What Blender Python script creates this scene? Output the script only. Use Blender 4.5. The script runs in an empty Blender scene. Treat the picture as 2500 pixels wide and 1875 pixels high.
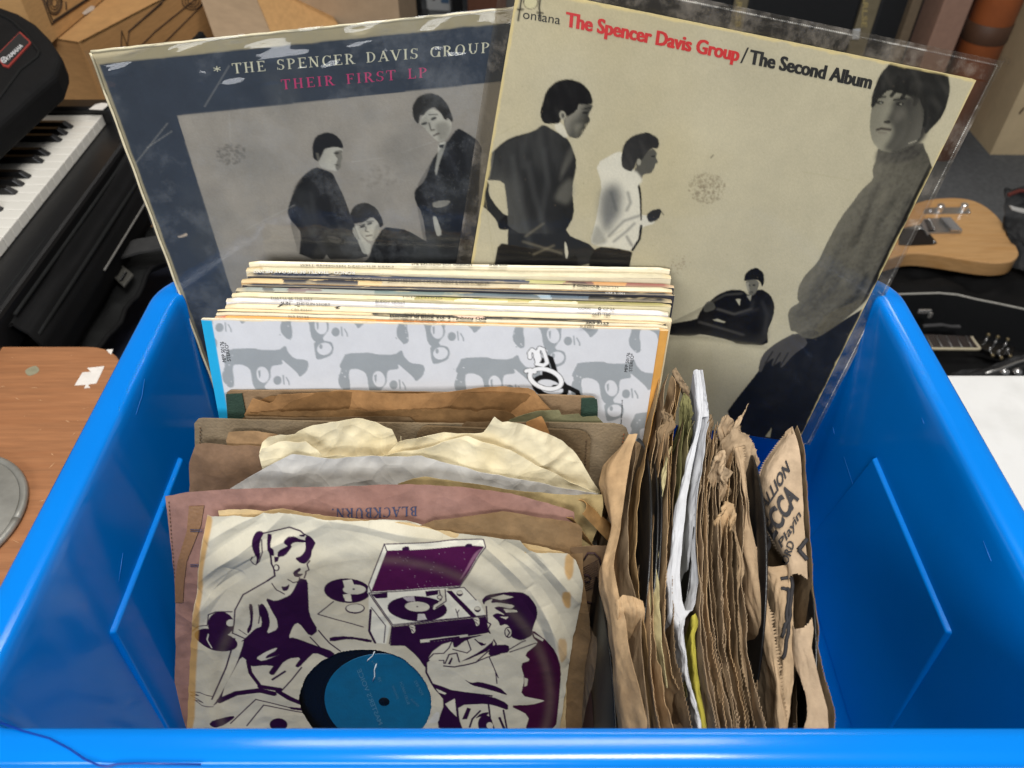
import bpy, math, random
import numpy as np
from mathutils import Vector

# ------------------------------------------------------------------ camera, light, exposure
sc = bpy.context.scene
F, CX, CY, CAMZ = 1885.0, 1250.0, 937.5, 0.678      # focal length and centre in photograph pixels
cd = bpy.data.cameras.new('camera'); co = bpy.data.objects.new('camera', cd)
sc.collection.objects.link(co); sc.camera = co
cd.sensor_width = 36.0; cd.lens = F / 2500.0 * 36.0
cd.clip_start = 0.01; cd.clip_end = 200.0
co.location = (0, 0, CAMZ); co.rotation_euler = (math.radians(45), 0, 0)
cd.dof.use_dof = True; cd.dof.focus_distance = 0.56; cd.dof.aperture_fstop = 11.0

w = bpy.data.worlds.new('World'); sc.world = w; w.use_nodes = True
bg = w.node_tree.nodes['Background']; bg.inputs[0].default_value = (0.98, 0.98, 1.0, 1); bg.inputs[1].default_value = 0.13

def lamp(name, loc, target, sx, sy, power, col):
    ld = bpy.data.lights.new(name, 'AREA'); ld.shape = 'RECTANGLE'; ld.size = sx; ld.size_y = sy
    ld.energy = power; ld.color = col
    o = bpy.data.objects.new(name, ld); sc.collection.objects.link(o)
    o.location = loc; o.rotation_euler = (Vector(target) - Vector(loc)).to_track_quat('-Z', 'Y').to_euler()
    return o
lamp('ceiling_light', (-0.02, 0.86, 2.15), (0.0, 0.5, 0.2), 1.3, 0.16, 14, (1.0, 0.96, 0.90))
lamp('overhead_fill_light', (0.15, -0.30, 2.30), (0.0, 0.35, 0.2), 0.9, 0.40, 46, (1.0, 0.97, 0.93))  # added fill lamp above the camera, brightens the sleeve faces
lamp('shop_window_light', (-0.9, -2.5, 1.65), (0.0, 0.45, 0.3), 2.0, 1.1, 70, (0.95, 0.97, 1.0))
lamp('ceiling_light_far', (0.5, 2.7, 2.2), (0.4, 2.4, -0.6), 1.6, 0.3, 23, (1.0, 0.95, 0.88))

sc.view_settings.view_transform = 'Standard'; sc.view_settings.look = 'None'
sc.view_settings.exposure = 0.0; sc.view_settings.gamma = 1.0
sc.view_settings.use_curve_mapping = False
sc.cycles.max_bounces = 8; sc.cycles.transparent_max_bounces = 12
sc.cycles.use_denoising = True

# ------------------------------------------------------------------ helpers
R45 = math.sqrt(0.5); CAM = np.array([0, 0, CAMZ])
def ray(p):
    x = p[0] - CX; y = CY - p[1]
    return np.array([x, R45 * (y + F), R45 * (y - F)])
def pz(p, z): d = ray(p); return CAM + d * ((z - CAMZ) / d[2])
def py(p, Y): d = ray(p); return CAM + d * (Y / d[1])
def Z(x0, y0, pts, k=3.16): return [(x0 + a / k, y0 + b / k) for a, b in pts]
def unit(v): v = np.asarray(v, float); return v / np.linalg.norm(v)

class Plane:
    def __init__(s, O, U, V):
        s.O = np.asarray(O, float); s.U = unit(U); V = np.asarray(V, float); V = V - s.U * (V @ s.U)
        s.V = unit(V); s.N = -np.cross(s.U, s.V)
    def hit(s, p): d = ray(p); return CAM + d * (((s.O - CAM) @ s.N) / (d @ s.N))
    def uv(s, p): q = s.hit(p) - s.O; return (q @ s.U, q @ s.V)
    def uvs(s, ps): return np.array([s.uv(p) for p in ps])
    def pt(s, u, v, off=0.0):
        u = np.asarray(u, float); v = np.asarray(v, float); off = np.asarray(off, float)
        return s.O + u[..., None] * s.U + v[..., None] * s.V + off[..., None] * s.N
    def back(s, d): return Plane(s.O - s.N * d, s.U, s.V)

def lin(c):
    c = np.asarray(c, float) / 255.0
    return np.where(c <= 0.04045, c / 12.92, ((c + 0.055) / 1.055) ** 2.4)

# ---- materials
MATS = {}
def M(name, rgb=(128, 128, 128), rough=0.6, var=0.12, vs=40.0, bump=0.0, bs=300.0, attr=False, metal=0.0,
      spec=0.5, coat=0.0, stain=None, ss=8.0, stretch=None, contrast=(0.35, 0.68), crease=0.0, cs=42.0):
    if name in MATS: return MATS[name]
    m = bpy.data.materials.new(name); m.use_nodes = True; nt = m.node_tree; N = nt.nodes; L = nt.links
    b = N['Principled BSDF']; b.inputs['Roughness'].default_value = rough; b.inputs['Metallic'].default_value = metal
    b.inputs['Specular IOR Level'].default_value = spec
    b.inputs['Coat Weight'].default_value = coat; b.inputs['Coat Roughness'].default_value = 0.08
    tc = N.new('ShaderNodeTexCoord'); mp = N.new('ShaderNodeMapping'); L.new(tc.outputs['Object'], mp.inputs[0])
    if stretch: mp.inputs['Scale'].default_value = stretch
    if attr:
        a = N.new('ShaderNodeAttribute'); a.attribute_name = 'Col'; src = a.outputs['Color']
    else:
        a = N.new('ShaderNodeRGB'); a.outputs[0].default_value = (*lin(rgb), 1); src = a.outputs[0]
    if var > 0:
        n = N.new('ShaderNodeTexNoise'); n.inputs['Scale'].default_value = vs; n.inputs['Detail'].default_value = 6
        n.inputs['Roughness'].default_value = 0.65; L.new(mp.outputs[0], n.inputs['Vector'])
        r = N.new('ShaderNodeMapRange'); r.inputs[1].default_value = contrast[0]; r.inputs[2].default_value = contrast[1]
        r.inputs[3].default_value = 1 - var; r.inputs[4].default_value = 1 + var * 0.35
        L.new(n.outputs[0], r.inputs[0])
        mx = N.new('ShaderNodeMix'); mx.data_type = 'RGBA'; mx.blend_type = 'MULTIPLY'; mx.inputs[0].default_value = 1
        L.new(src, mx.inputs[6]); L.new(r.outputs[0], mx.inputs[7]); src = mx.outputs[2]
        # roughness follows the wear a little
        rr = N.new('ShaderNodeMapRange'); rr.inputs[3].default_value = min(1, rough * 1.15); rr.inputs[4].default_value = rough * 0.88
        L.new(n.outputs[0], rr.inputs[0]); L.new(rr.outputs[0], b.inputs['Roughness'])
    if stain is not None:
        n2 = N.new('ShaderNodeTexNoise'); n2.inputs['Scale'].default_value = ss; n2.inputs['Detail'].default_value = 5
        L.new(mp.outputs[0], n2.inputs['Vector'])
        r2 = N.new('ShaderNodeMapRange'); r2.inputs[1].default_value = 0.5; r2.inputs[2].default_value = 0.75
        r2.inputs[3].default_value = 0; r2.inputs[4].default_value = 0.75; L.new(n2.outputs[0], r2.inputs[0])
        mx = N.new('ShaderNodeMix'); mx.data_type = 'RGBA'; L.new(r2.outputs[0], mx.inputs[0])
        L.new(src, mx.inputs[6]); mx.inputs[7].default_value = (*lin(stain), 1); src = mx.outputs[2]
    L.new(src, b.inputs['Base Color'])
    if bump > 0:
        n3 = N.new('ShaderNodeTexNoise'); n3.inputs['Scale'].default_value = bs; n3.inputs['Detail'].default_value = 4
        L.new(mp.outputs[0], n3.inputs['Vector'])
        bp = N.new('ShaderNodeBump'); bp.inputs['Strength'].default_value = bump; bp.inputs['Distance'].default_value = 0.002
        L.new(n3.outputs[0], bp.inputs['Height']); L.new(bp.outputs[0], b.inputs['Normal'])
    if crease > 0:   # crumpled facets: cells with sharp folds between them, bent by noise, faint over wide areas
        nw = N.new('ShaderNodeTexNoise'); nw.inputs['Scale'].default_value = 14; nw.inputs['Detail'].default_value = 2; L.new(mp.outputs[0], nw.inputs['Vector'])
        mv = N.new('ShaderNodeVectorMath'); mv.operation = 'MULTIPLY_ADD'; mv.inputs[1].default_value = (.05, .05, .05); L.new(nw.outputs['Color'], mv.inputs[0]); L.new(mp.outputs[0], mv.inputs[2])
        last = b.inputs['Normal'].links[0].from_socket if b.inputs['Normal'].is_linked else None
        for sc_, st_ in ((cs, crease), (cs * 2.7, crease * .55)):
            vo = N.new('ShaderNodeTexVoronoi'); vo.feature = 'F1'; vo.inputs['Scale'].default_value = sc_; L.new(mv.outputs[0], vo.inputs['Vector'])
            bq = N.new('ShaderNodeBump'); bq.inputs['Strength'].default_value = st_; bq.inputs['Distance'].default_value = .18 / sc_
            L.new(vo.outputs['Distance'], bq.inputs['Height'])
            if last is not None: L.new(last, bq.inputs['Normal'])
            last = bq.outputs[0]
        L.new(last, b.inputs['Normal'])
    MATS[name] = m; return m

def clear_plastic(name, tint=(0.93, 0.94, 0.93), rough=0.1, haze=0.05, haze_col=(0.72, 0.70, 0.66), refl=1.0):
    if name in MATS: return MATS[name]
    m = bpy.data.materials.new(name); m.use_nodes = True; nt = m.node_tree; N = nt.nodes; L = nt.links
    N.remove(N['Principled BSDF']); out = N['Material Output']
    tr = N.new('ShaderNodeBsdfTransparent'); tr.inputs[0].default_value = (*tint, 1)
    df = N.new('ShaderNodeBsdfDiffuse'); df.inputs[0].default_value = (*haze_col, 1)
    gl = N.new('ShaderNodeBsdfAnisotropic'); gl.inputs['Roughness'].default_value = rough
    fr = N.new('ShaderNodeFresnel'); fr.inputs[0].default_value = 1.48
    tc = N.new('ShaderNodeTexCoord'); n = N.new('ShaderNodeTexNoise'); n.inputs['Scale'].default_value = 26; n.inputs['Detail'].default_value = 7
    n.inputs['Roughness'].default_value = 0.7
    L.new(tc.outputs['Object'], n.inputs['Vector'])
    r = N.new('ShaderNodeMapRange'); r.inputs[1].default_value = 0.50; r.inputs[2].default_value = 0.70
    r.inputs[3].default_value = haze * 0.2; r.inputs[4].default_value = haze * 2.2; L.new(n.outputs[0], r.inputs[0])
    m1 = N.new('ShaderNodeMixShader'); L.new(r.outputs[0], m1.inputs[0]); L.new(tr.outputs[0], m1.inputs[1]); L.new(df.outputs[0], m1.inputs[2])
    mu = N.new('ShaderNodeMath'); mu.operation = 'MULTIPLY'; mu.inputs[1].default_value = refl; L.new(fr.outputs[0], mu.inputs[0])
    m2 = N.new('ShaderNodeMixShader'); L.new(mu.outputs[0], m2.inputs[0]); L.new(m1.outputs[0], m2.inputs[1]); L.new(gl.outputs[0], m2.inputs[2])
    L.new(m2.outputs[0], out.inputs[0]); MATS[name] = m; return m

# ---- objects
def tag(o, label=None, cat=None, group=None, kind=None):
    for k, v in (('label', label), ('category', cat), ('group', group), ('kind', kind)):
        if v: o[k] = v
    return o
def thing(name, label, cat, loc=(0, 0, 0), group=None):
    o = bpy.data.objects.new(name, None); sc.collection.objects.link(o); o.location = [float(v) for v in loc]
    o.empty_display_size = 0.02
    return tag(o, label, cat, group)
bpy.context.view_layer.update()
def obj(name, verts, faces, mat, parent=None, cols=None, smooth=False):
    me = bpy.data.meshes.new(name); verts = np.asarray(verts, float).reshape(-1, 3)
    if parent is not None: verts = verts - np.array(parent.location)[None] if parent.parent is None else verts
    if isinstance(faces, np.ndarray):
        nf, k = faces.shape
        me.vertices.add(len(verts)); me.vertices.foreach_set('co', verts.ravel().astype(np.float32))
        me.loops.add(nf * k); me.loops.foreach_set('vertex_index', faces.ravel().astype(np.int32))
        me.polygons.add(nf); me.polygons.foreach_set('loop_start', (np.arange(nf) * k).astype(np.int32))
        me.update(calc_edges=True)
    else:
        me.from_pydata([tuple(v) for v in verts], [], [tuple(int(i) for i in f) for f in faces]); me.update()
    if cols is not None:
        at = me.color_attributes.new('Col', 'FLOAT_COLOR', 'POINT')
        c4 = np.ones((len(verts), 4), np.float32); c4[:, :3] = cols; at.data.foreach_set('color', c4.ravel())
    if smooth: me.polygons.foreach_set('use_smooth', np.ones(len(me.polygons), bool))
    if mat is not None: me.materials.append(mat)
    o = bpy.data.objects.new(name, me); sc.collection.objects.link(o)
    if parent is not None:
        # parents carry only a translation; a part's children are given in the same coordinates as the part
        o.parent = parent
    return o
def sub(name, verts, faces, mat, part, cols=None, smooth=False):
    """a sub-part: verts in world space, part is a mesh child of a thing"""
    base = np.zeros(3); q = part
    while q is not None: base = base + np.array(q.location); q = q.parent
    o = obj(name, np.asarray(verts, float).reshape(-1, 3) - base[None], faces, mat, None, cols, smooth); o.parent = part
    return o
def add(name, verts, faces, mat, parent, cols=None, smooth=False):
    return sub(name, verts, faces, mat, parent, cols, smooth) if parent is not None else obj(name, verts, faces, mat, None, cols, smooth)

def gfaces(nr, nc, keep=None):
    i = np.arange(nr * nc).reshape(nr, nc)
    f = np.stack([i[:-1, :-1], i[1:, :-1], i[1:, 1:], i[:-1, 1:]], -1).reshape(-1, 4)
    if keep is not None: f = f[keep.ravel()]
    return f
def thick(P, T, n=None):
    """grid (nr,nc,3) -> closed sheet of thickness T (front = P)"""
    nr, nc, _ = P.shape
    gu = np.gradient(P, axis=1); gv = np.gradient(P, axis=0); nn = np.cross(gu, gv)
    nn /= np.linalg.norm(nn, axis=-1, keepdims=True) + 1e-12
    if n is not None and (nn.reshape(-1, 3).mean(0) @ n) < 0: nn = -nn
    Q = P - nn * T
    V = np.concatenate([P.reshape(-1, 3), Q.reshape(-1, 3)]); f = gfaces(nr, nc); m = nr * nc
    i = np.arange(m).reshape(nr, nc); loop = np.concatenate([i[0, :], i[1:, -1], i[-1, -2::-1], i[-2:0:-1, 0]])
    k = len(loop); a0 = 2 * m + np.arange(k); nx = np.roll(a0, -1); side = np.stack([a0, nx, nx + k, a0 + k], -1)   # own vertices: the cut edge stays crisp
    V = np.concatenate([V, V[loop], V[loop + m]])
    return V, np.concatenate([f, f[:, ::-1] + m, side])

def box_vf(c, s, ax=None):
    ax = np.eye(3) if ax is None else np.asarray(ax, float)
    v = [np.asarray(c, float) + (i * s[0] * ax[0] + j * s[1] * ax[1] + k * s[2] * ax[2]) / 2 for i in (-1, 1) for j in (-1, 1) for k in (-1, 1)]
    return np.array(v), [(0, 1, 3, 2), (4, 6, 7, 5), (0, 4, 5, 1), (2, 3, 7, 6), (0, 2, 6, 4), (1, 5, 7, 3)]
def box(name, c, s, mat, parent=None, ax=None, bev=0.0):
    v, f = box_vf(c, s, ax); o = add(name, v, f, mat, parent)
    if bev: bevel(o, bev)
    return o
def bevel(o, wd, seg=2):
    m = o.modifiers.new('bevel', 'BEVEL'); m.width = wd; m.segments = seg; m.limit_method = 'ANGLE'; m.angle_limit = 0.6
    return o
def prism_vf(poly3, n, h):
    P = np.asarray(poly3, float); k = len(P); n = unit(n); V = np.concatenate([P, P - n * h])
    f = [tuple(range(k)), tuple(range(2 * k - 1, k - 1, -1))] + [(i, i + k, (i + 1) % k + k, (i + 1) % k) for i in range(k)]
    return V, f
def prism(name, poly3, n, h, mat, parent=None, bev=0.0):
    V, f = prism_vf(poly3, n, h); o = add(name, V, f, mat, parent)
    if bev: bevel(o, bev)
    return o
def tube(name, pts, r, mat, parent=None, seg=8, closed=False):
    P = np.asarray(pts, float); n = len(P); V = []; f = []
    T = np.gradient(P, axis=0); a = np.array([0.13, 0.21, 0.97])
    rr = np.broadcast_to(np.asarray(r, float), (n,))
    for i in range(n):
        t = unit(T[i]); x = unit(np.cross(t, a)); y = np.cross(t, x)
        for k in range(seg):
            q = 2 * math.pi * k / seg; V.append(P[i] + rr[i] * (math.cos(q) * x + math.sin(q) * y))
    for i in range(n - 1):
        for k in range(seg): f.append((i * seg + k, i * seg + (k + 1) % seg, (i + 1) * seg + (k + 1) % seg, (i + 1) * seg + k))
    f.append(tuple(range(seg - 1, -1, -1))); f.append(tuple((n - 1) * seg + k for k in range(seg)))
    return add(name, V, f, mat, parent, smooth=True)
def lathe(name, prof, c, axis, mat, parent=None, seg=40, smooth=True):
    """prof: (radius, height) along axis"""
    ax = unit(axis); x = unit(np.cross(ax, [0.31, 0.77, 0.2])); y = np.cross(ax, x); V = []; f = []
    for r, h in prof:
        for k in range(seg):
            q = 2 * math.pi * k / seg; V.append(np.asarray(c) + ax * h + max(r, 1e-6) * (math.cos(q) * x + math.sin(q) * y))
    for i in range(len(prof) - 1):
        for k in range(seg): f.append((i * seg + k, i * seg + (k + 1) % seg, (i + 1) * seg + (k + 1) % seg, (i + 1) * seg + k))
    return add(name, V, f, mat, parent, smooth=smooth)

# ---- noise
class Noise:
    def __init__(s, seed): s.t = np.random.RandomState(seed).rand(256, 256)
    def __call__(s, x, y):
        xi = np.floor(x).astype(int); yi = np.floor(y).astype(int); fx = x - xi; fy = y - yi
        fx = fx * fx * (3 - 2 * fx); fy = fy * fy * (3 - 2 * fy); t = s.t
        a = t[yi % 256, xi % 256]; b = t[yi % 256, (xi + 1) % 256]; c = t[(yi + 1) % 256, xi % 256]; d = t[(yi + 1) % 256, (xi + 1) % 256]
        return (a * (1 - fx) + b * fx) * (1 - fy) + (c * (1 - fx) + d * fx) * fy - 0.5
    def fbm(s, x, y, o=4):
        r = 0; a = 1.0
        for k in range(o): r = r + a * s(x * 2 ** k + 17.3 * k, y * 2 ** k + 5.1 * k); a *= 0.5
        return r
    def facet(s, x, y):
        xi = np.floor(x).astype(int); yi = np.floor(y).astype(int); fx = x - xi; fy = y - yi; t = s.t
        a = t[yi % 256, xi % 256]; b = t[yi % 256, (xi + 1) % 256]; c = t[(yi + 1) % 256, xi % 256]; d = t[(yi + 1) % 256, (xi + 1) % 256]
        return np.where(fx + fy < 1, a + (b - a) * fx + (c - a) * fy, d + (c - d) * (1 - fx) + (b - d) * (1 - fy)) - 0.5
    def crumple(s, x, y, o=3):
        """paper folds: flat facets meeting at sharp creases"""
        r = 0; a = 1.0
        for k in range(o):
            q = 0.5 + 1.13 * k; c, d = math.cos(q) * 2 ** k, math.sin(q) * 2 ** k
            r = r + a * s.facet(x * c - y * d + 9.3 * k, x * d + y * c + 3.7 * k); a *= 0.6
        return r
def blur(a, r):
    if r < 1: return a
    for _ in range(2):
        for ax in (0, 1):
            p = np.pad(a, [(r + 1, r) if k == ax else (0, 0) for k in range(2)], mode='edge'); c = np.cumsum(p, axis=ax)
            n = a.shape[ax]
            a = (np.take(c, range(2 * r + 1, 2 * r + 1 + n), ax) - np.take(c, range(0, n), ax)) / (2 * r + 1)
    return a

class Canvas:
    """flat print on a sleeve, kept as colours in the sleeve's own plane coordinates"""
    def __init__(s, plane, u0, v0, u1, v1, res, bg):
        s.p = plane; s.u0, s.v0, s.res = u0, v0, res
        s.W = int((u1 - u0) / res) + 1; s.H = int((v1 - v0) / res) + 1
        s.a = np.ones((s.H, s.W, 3)) * lin(bg); s.x, s.y = np.meshgrid(np.arange(s.W), np.arange(s.H))
    def g(s, pts): q = s.p.uvs(pts); return (q - np.array([s.u0, s.v0])) / s.res
    def put(s, m, x0, y0, col, al=1.0):
        h, w_ = m.shape; t = s.a[y0:y0 + h, x0:x0 + w_]; m = (m * al)[..., None]; t[:] = t * (1 - m) + lin(col) * m
    def polyg(s, G, col, soft=0, al=1.0):
        pad = 3 + 4 * soft
        x0 = max(0, int(G[:, 0].min()) - pad); x1 = min(s.W, int(G[:, 0].max()) + pad + 1)
        y0 = max(0, int(G[:, 1].min()) - pad); y1 = min(s.H, int(G[:, 1].max()) + pad + 1)
        if x1 <= x0 or y1 <= y0: return
        m = np.zeros((y1 - y0, x1 - x0)); gx, gy = np.meshgrid(np.arange(x0, x1), np.arange(y0, y1))
        for ox in (-0.25, 0.25):
            for oy in (-0.25, 0.25):
                ins = np.zeros(m.shape, bool); X = gx + ox; Y = gy + oy
                for i in range(len(G)):
                    ax, ay = G[i]; bx, by = G[(i + 1) % len(G)]
                    if ay == by: continue
                    c = ((ay > Y) != (by > Y)) & (X < (bx - ax) * (Y - ay) / (by - ay) + ax); ins ^= c
                m += ins * 0.25
        s.put(blur(m, max(0, soft - 1)), x0, y0, col, al)
    def poly(s, pts, col, soft=0, al=1.0, smooth=True):
        G = s.g(pts)
        if smooth and len(G) > 4:   # one round of corner cutting
            n = np.roll(G, -1, 0); G = np.stack([G * 0.8 + n * 0.2, G * 0.2 + n * 0.8], 1).reshape(-1, 2)
        s.polyg(G, col, soft, al)
    def ell(s, c, rx, ry, col, ang=0, soft=0, al=1.0):
        q = np.linspace(0, 2 * math.pi, 28)[:-1]; ca, sa = math.cos(math.radians(ang)), math.sin(math.radians(ang))
        s.poly([(c[0] + rx * math.cos(t) * ca - ry * math.sin(t) * sa, c[1] + rx * math.cos(t) * sa + ry * math.sin(t) * ca) for t in q], col, soft, al, False)
    def line(s, pts, wpx, col, al=1.0, soft=0):
        G = s.g(pts); k = np.linalg.norm(G[1] - G[0]) / (math.dist(pts[0], pts[1]) + 1e-9); r = wpx * k / 2
        pad = int(r) + 3 + 4 * soft
        x0 = max(0, int(G[:, 0].min()) - pad); x1 = min(s.W, int(G[:, 0].max()) + pad + 1)
        y0 = max(0, int(G[:, 1].min()) - pad); y1 = min(s.H, int(G[:, 1].max()) + pad + 1)
        if x1 <= x0 or y1 <= y0: return
        gx, gy = np.meshgrid(np.arange(x0, x1), np.arange(y0, y1)); D = np.full(gx.shape, 1e9)
        for (ax, ay), (bx, by) in zip(G[:-1], G[1:]):
            dx, dy = bx - ax, by - ay; t = np.clip(((gx - ax) * dx + (gy - ay) * dy) / (dx * dx + dy * dy + 1e-9), 0, 1)
            D = np.minimum(D, np.hypot(gx - ax - t * dx, gy - ay - t * dy))
        s.put(blur(np.clip(r - D + 0.5, 0, 1), max(0, soft - 1)), x0, y0, col, al)
    def cloth(s, pts, seed, ang, su, sv, amt, tint=(120, 120, 116)):
        """printed cloth: streaky lights inside an outline"""
        G = s.g(pts); x0 = max(0, int(G[:, 0].min())); x1 = min(s.W, int(G[:, 0].max()) + 1); y0 = max(0, int(G[:, 1].min())); y1 = min(s.H, int(G[:, 1].max()) + 1)
        gx, gy = np.meshgrid(np.arange(x0, x1), np.arange(y0, y1)); ins = np.zeros(gx.shape, bool)
        for i in range(len(G)):
            ax, ay = G[i]; bx, by = G[(i + 1) % len(G)]
            if ay != by: ins ^= ((ay > gy) != (by > gy)) & (gx < (bx - ax) * (gy - ay) / (by - ay) + ax)
        c, d = math.cos(math.radians(ang)), math.sin(math.radians(ang)); nz = Noise(seed)
        u = (gx * c + gy * d) * s.res; v = (gy * c - gx * d) * s.res
        n = nz.fbm(u * su, v * sv, 4); dark = 1 + np.clip(n, -1, 0) * amt * 1.2; s.a[y0:y1, x0:x1] *= np.where(ins, dark, 1)[..., None]
        s.put(blur(ins * np.clip(n * 1.6, 0, 1), 1), x0, y0, tint, amt)
    def model(s, pts, dx, dy, r, amt, hi=(190, 186, 172)):
        """printed photograph: tone rolls from a light side to a dark side inside an outline"""
        G = s.g(pts); n = np.roll(G, -1, 0); G = np.stack([G * 0.8 + n * 0.2, G * 0.2 + n * 0.8], 1).reshape(-1, 2); pad = 2 * r + 8
        x0 = max(0, int(G[:, 0].min()) - pad); x1 = min(s.W, int(G[:, 0].max()) + pad + 1); y0 = max(0, int(G[:, 1].min()) - pad); y1 = min(s.H, int(G[:, 1].max()) + pad + 1)
        gx, gy = np.meshgrid(np.arange(x0, x1), np.arange(y0, y1)); ins = np.zeros(gx.shape, bool)
        for i in range(len(G)):
            ax, ay = G[i]; bx, by = G[(i + 1) % len(G)]
            if ay != by: ins ^= ((ay > gy) != (by > gy)) & (gx < (bx - ax) * (gy - ay) / (by - ay) + ax)
        m = ins.astype(float); b = blur(m, r); g = np.roll(b, (-dy, -dx), (0, 1)) - np.roll(b, (dy, dx), (0, 1))
        s.a[y0:y1, x0:x1] *= (1 - np.clip(-g, 0, 1) * m * amt * 1.1)[..., None].clip(.1, 1)
        s.put(np.clip(g, 0, 1) * m, x0, y0, hi, amt * .6)
    def mottle(s, seed, scale, amt, oct=4, tint=None):
        n = Noise(seed).fbm(s.x * s.res * scale, s.y * s.res * scale, oct)
        if tint is None: s.a *= (1 + amt * n)[..., None]
        else:
            m = np.clip(n * 1.6, 0, 1)[..., None] * amt; s.a = s.a * (1 - m) + lin(tint) * m
    def grain(s, seed, amt): s.a *= 1 + amt * (np.random.RandomState(seed).rand(s.H, s.W, 1) - 0.5)
    def sample(s, u, v):
        x = np.clip((u - s.u0) / s.res, 0, s.W - 1.001); y = np.clip((v - s.v0) / s.res, 0, s.H - 1.001)
        xi = x.astype(int); yi = y.astype(int); fx = (x - xi)[..., None]; fy = (y - yi)[..., None]; a = s.a
        return (a[yi, xi] * (1 - fx) + a[yi, xi + 1] * fx) * (1 - fy) + (a[yi + 1, xi] * (1 - fx) + a[yi + 1, xi + 1] * fx) * fy

# ---- lettering
_tc = {}
def glyphs(s_, bold=0.0):
    k = (s_, bold)
    if k in _tc: return _tc[k]
    c = bpy.data.curves.new('lettering', 'FONT'); c.body = s_; c.offset = bold; c.resolution_u = 3
    o = bpy.data.objects.new('lettering', c); me = bpy.data.meshes.new_from_object(o)
    V = np.array([v.co[:2] for v in me.vertices]); Fc = [tuple(p.vertices) for p in me.polygons]
    bpy.data.objects.remove(o); bpy.data.curves.remove(c); bpy.data.meshes.remove(me); _tc[k] = (V, Fc); return V, Fc
CAP = 0.0
def capheight():
    global CAP
    if not CAP: V, _ = glyphs('H'); CAP = V[:, 1].max()
    return CAP

SERIF = {  # stroke letters with slab serifs: v x y0 y1 | h y x0 x1 | l x0 y0 x1 y1 w | a cx cy rx ry a0 a1 | s x y
 'A': (.78, 'l .12 0 .40 1 .06;l .66 0 .38 1 .13;h .33 .2 .6;s .12 0;s .66 0'), 'B': (.72, 'v .2 0 1;a .28 .74 .3 .26 -90 90;a .28 .26 .36 .26 -90 90;h .97 .06 .3;h .03 .06 .3;h .5 .2 .35'),
 'C': (.74, 'a .42 .5 .34 .5 50 310;l .66 .72 .66 .98 .05'), 'D': (.78, 'v .2 0 1;a .28 .5 .42 .5 -90 90;h .97 .06 .3;h .03 .06 .3'),
 'E': (.68, 'v .2 0 1;h .97 .06 .6;h .03 .06 .62;h .5 .2 .46;l .59 .8 .59 1 .05;l .61 0 .61 .22 .05;l .46 .4 .46 .6 .05'), 'F': (.64, 'v .2 0 1;h .97 .06 .58;h .5 .2 .46;l .57 .78 .57 1 .05;l .46 .4 .46 .6 .05;s .2 0'),
 'G': (.8, 'a .42 .5 .34 .5 50 360;l .66 .72 .66 .98 .05;v .7 .05 .45;s .68 .45'), 'H': (.82, 'v .2 0 1;v .62 0 1;h .5 .2 .62;s .2 0;s .2 1;s .62 0;s .62 1'),
 'I': (.38, 'v .19 0 1;s .19 0;s .19 1'), 'K': (.78, 'v .2 0 1;l .22 .4 .64 1 .06;l .34 .55 .66 0 .13;s .2 0;s .2 1;s .64 1;s .67 0'),
 'L': (.64, 'v .2 0 1;h .03 .06 .6;l .59 0 .59 .26 .05;s .2 1'), 'N': (.82, 'v .16 0 1 .06;v .64 0 1 .06;l .16 1 .64 0 .13;s .16 0;s .14 1;s .64 1'),
 'O': (.82, 'a .41 .5 .34 .5 0 360'), 'P': (.68, 'v .2 0 1;a .28 .73 .34 .27 -90 90;h .97 .06 .3;h .46 .2 .3;s .2 0'),
 'R': (.76, 'v .2 0 1;a .28 .74 .32 .26 -90 90;h .97 .06 .3;h .48 .2 .3;l .38 .48 .64 0 .13;s .2 0;s .66 0'), 'S': (.62, 'a .31 .74 .23 .26 40 270;a .31 .26 .25 .26 -140 90;l .52 .76 .52 .98 .05;l .08 .02 .08 .26 .05'),
 'T': (.7, 'v .35 0 1;h .97 .03 .67;l .05 .76 .05 1 .05;l .65 .76 .65 1 .05;s .35 0'), 'U': (.8, 'v .18 .3 1;v .64 .3 1 .06;a .41 .3 .23 .3 180 360;s .18 1;s .64 1'),
 'V': (.78, 'l .12 1 .40 0 .13;l .66 1 .38 0 .06;s .12 1;s .66 1'), ' ': (.55, ''), '.': (.3, 'l .15 0 .15 .13 .14'), '-': (.4, 'h .45 .05 .35'),
 '*': (.62, 'l .31 .3 .31 .86 .07;l .06 .44 .56 .72 .07;l .06 .72 .56 .44 .07')}
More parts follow.
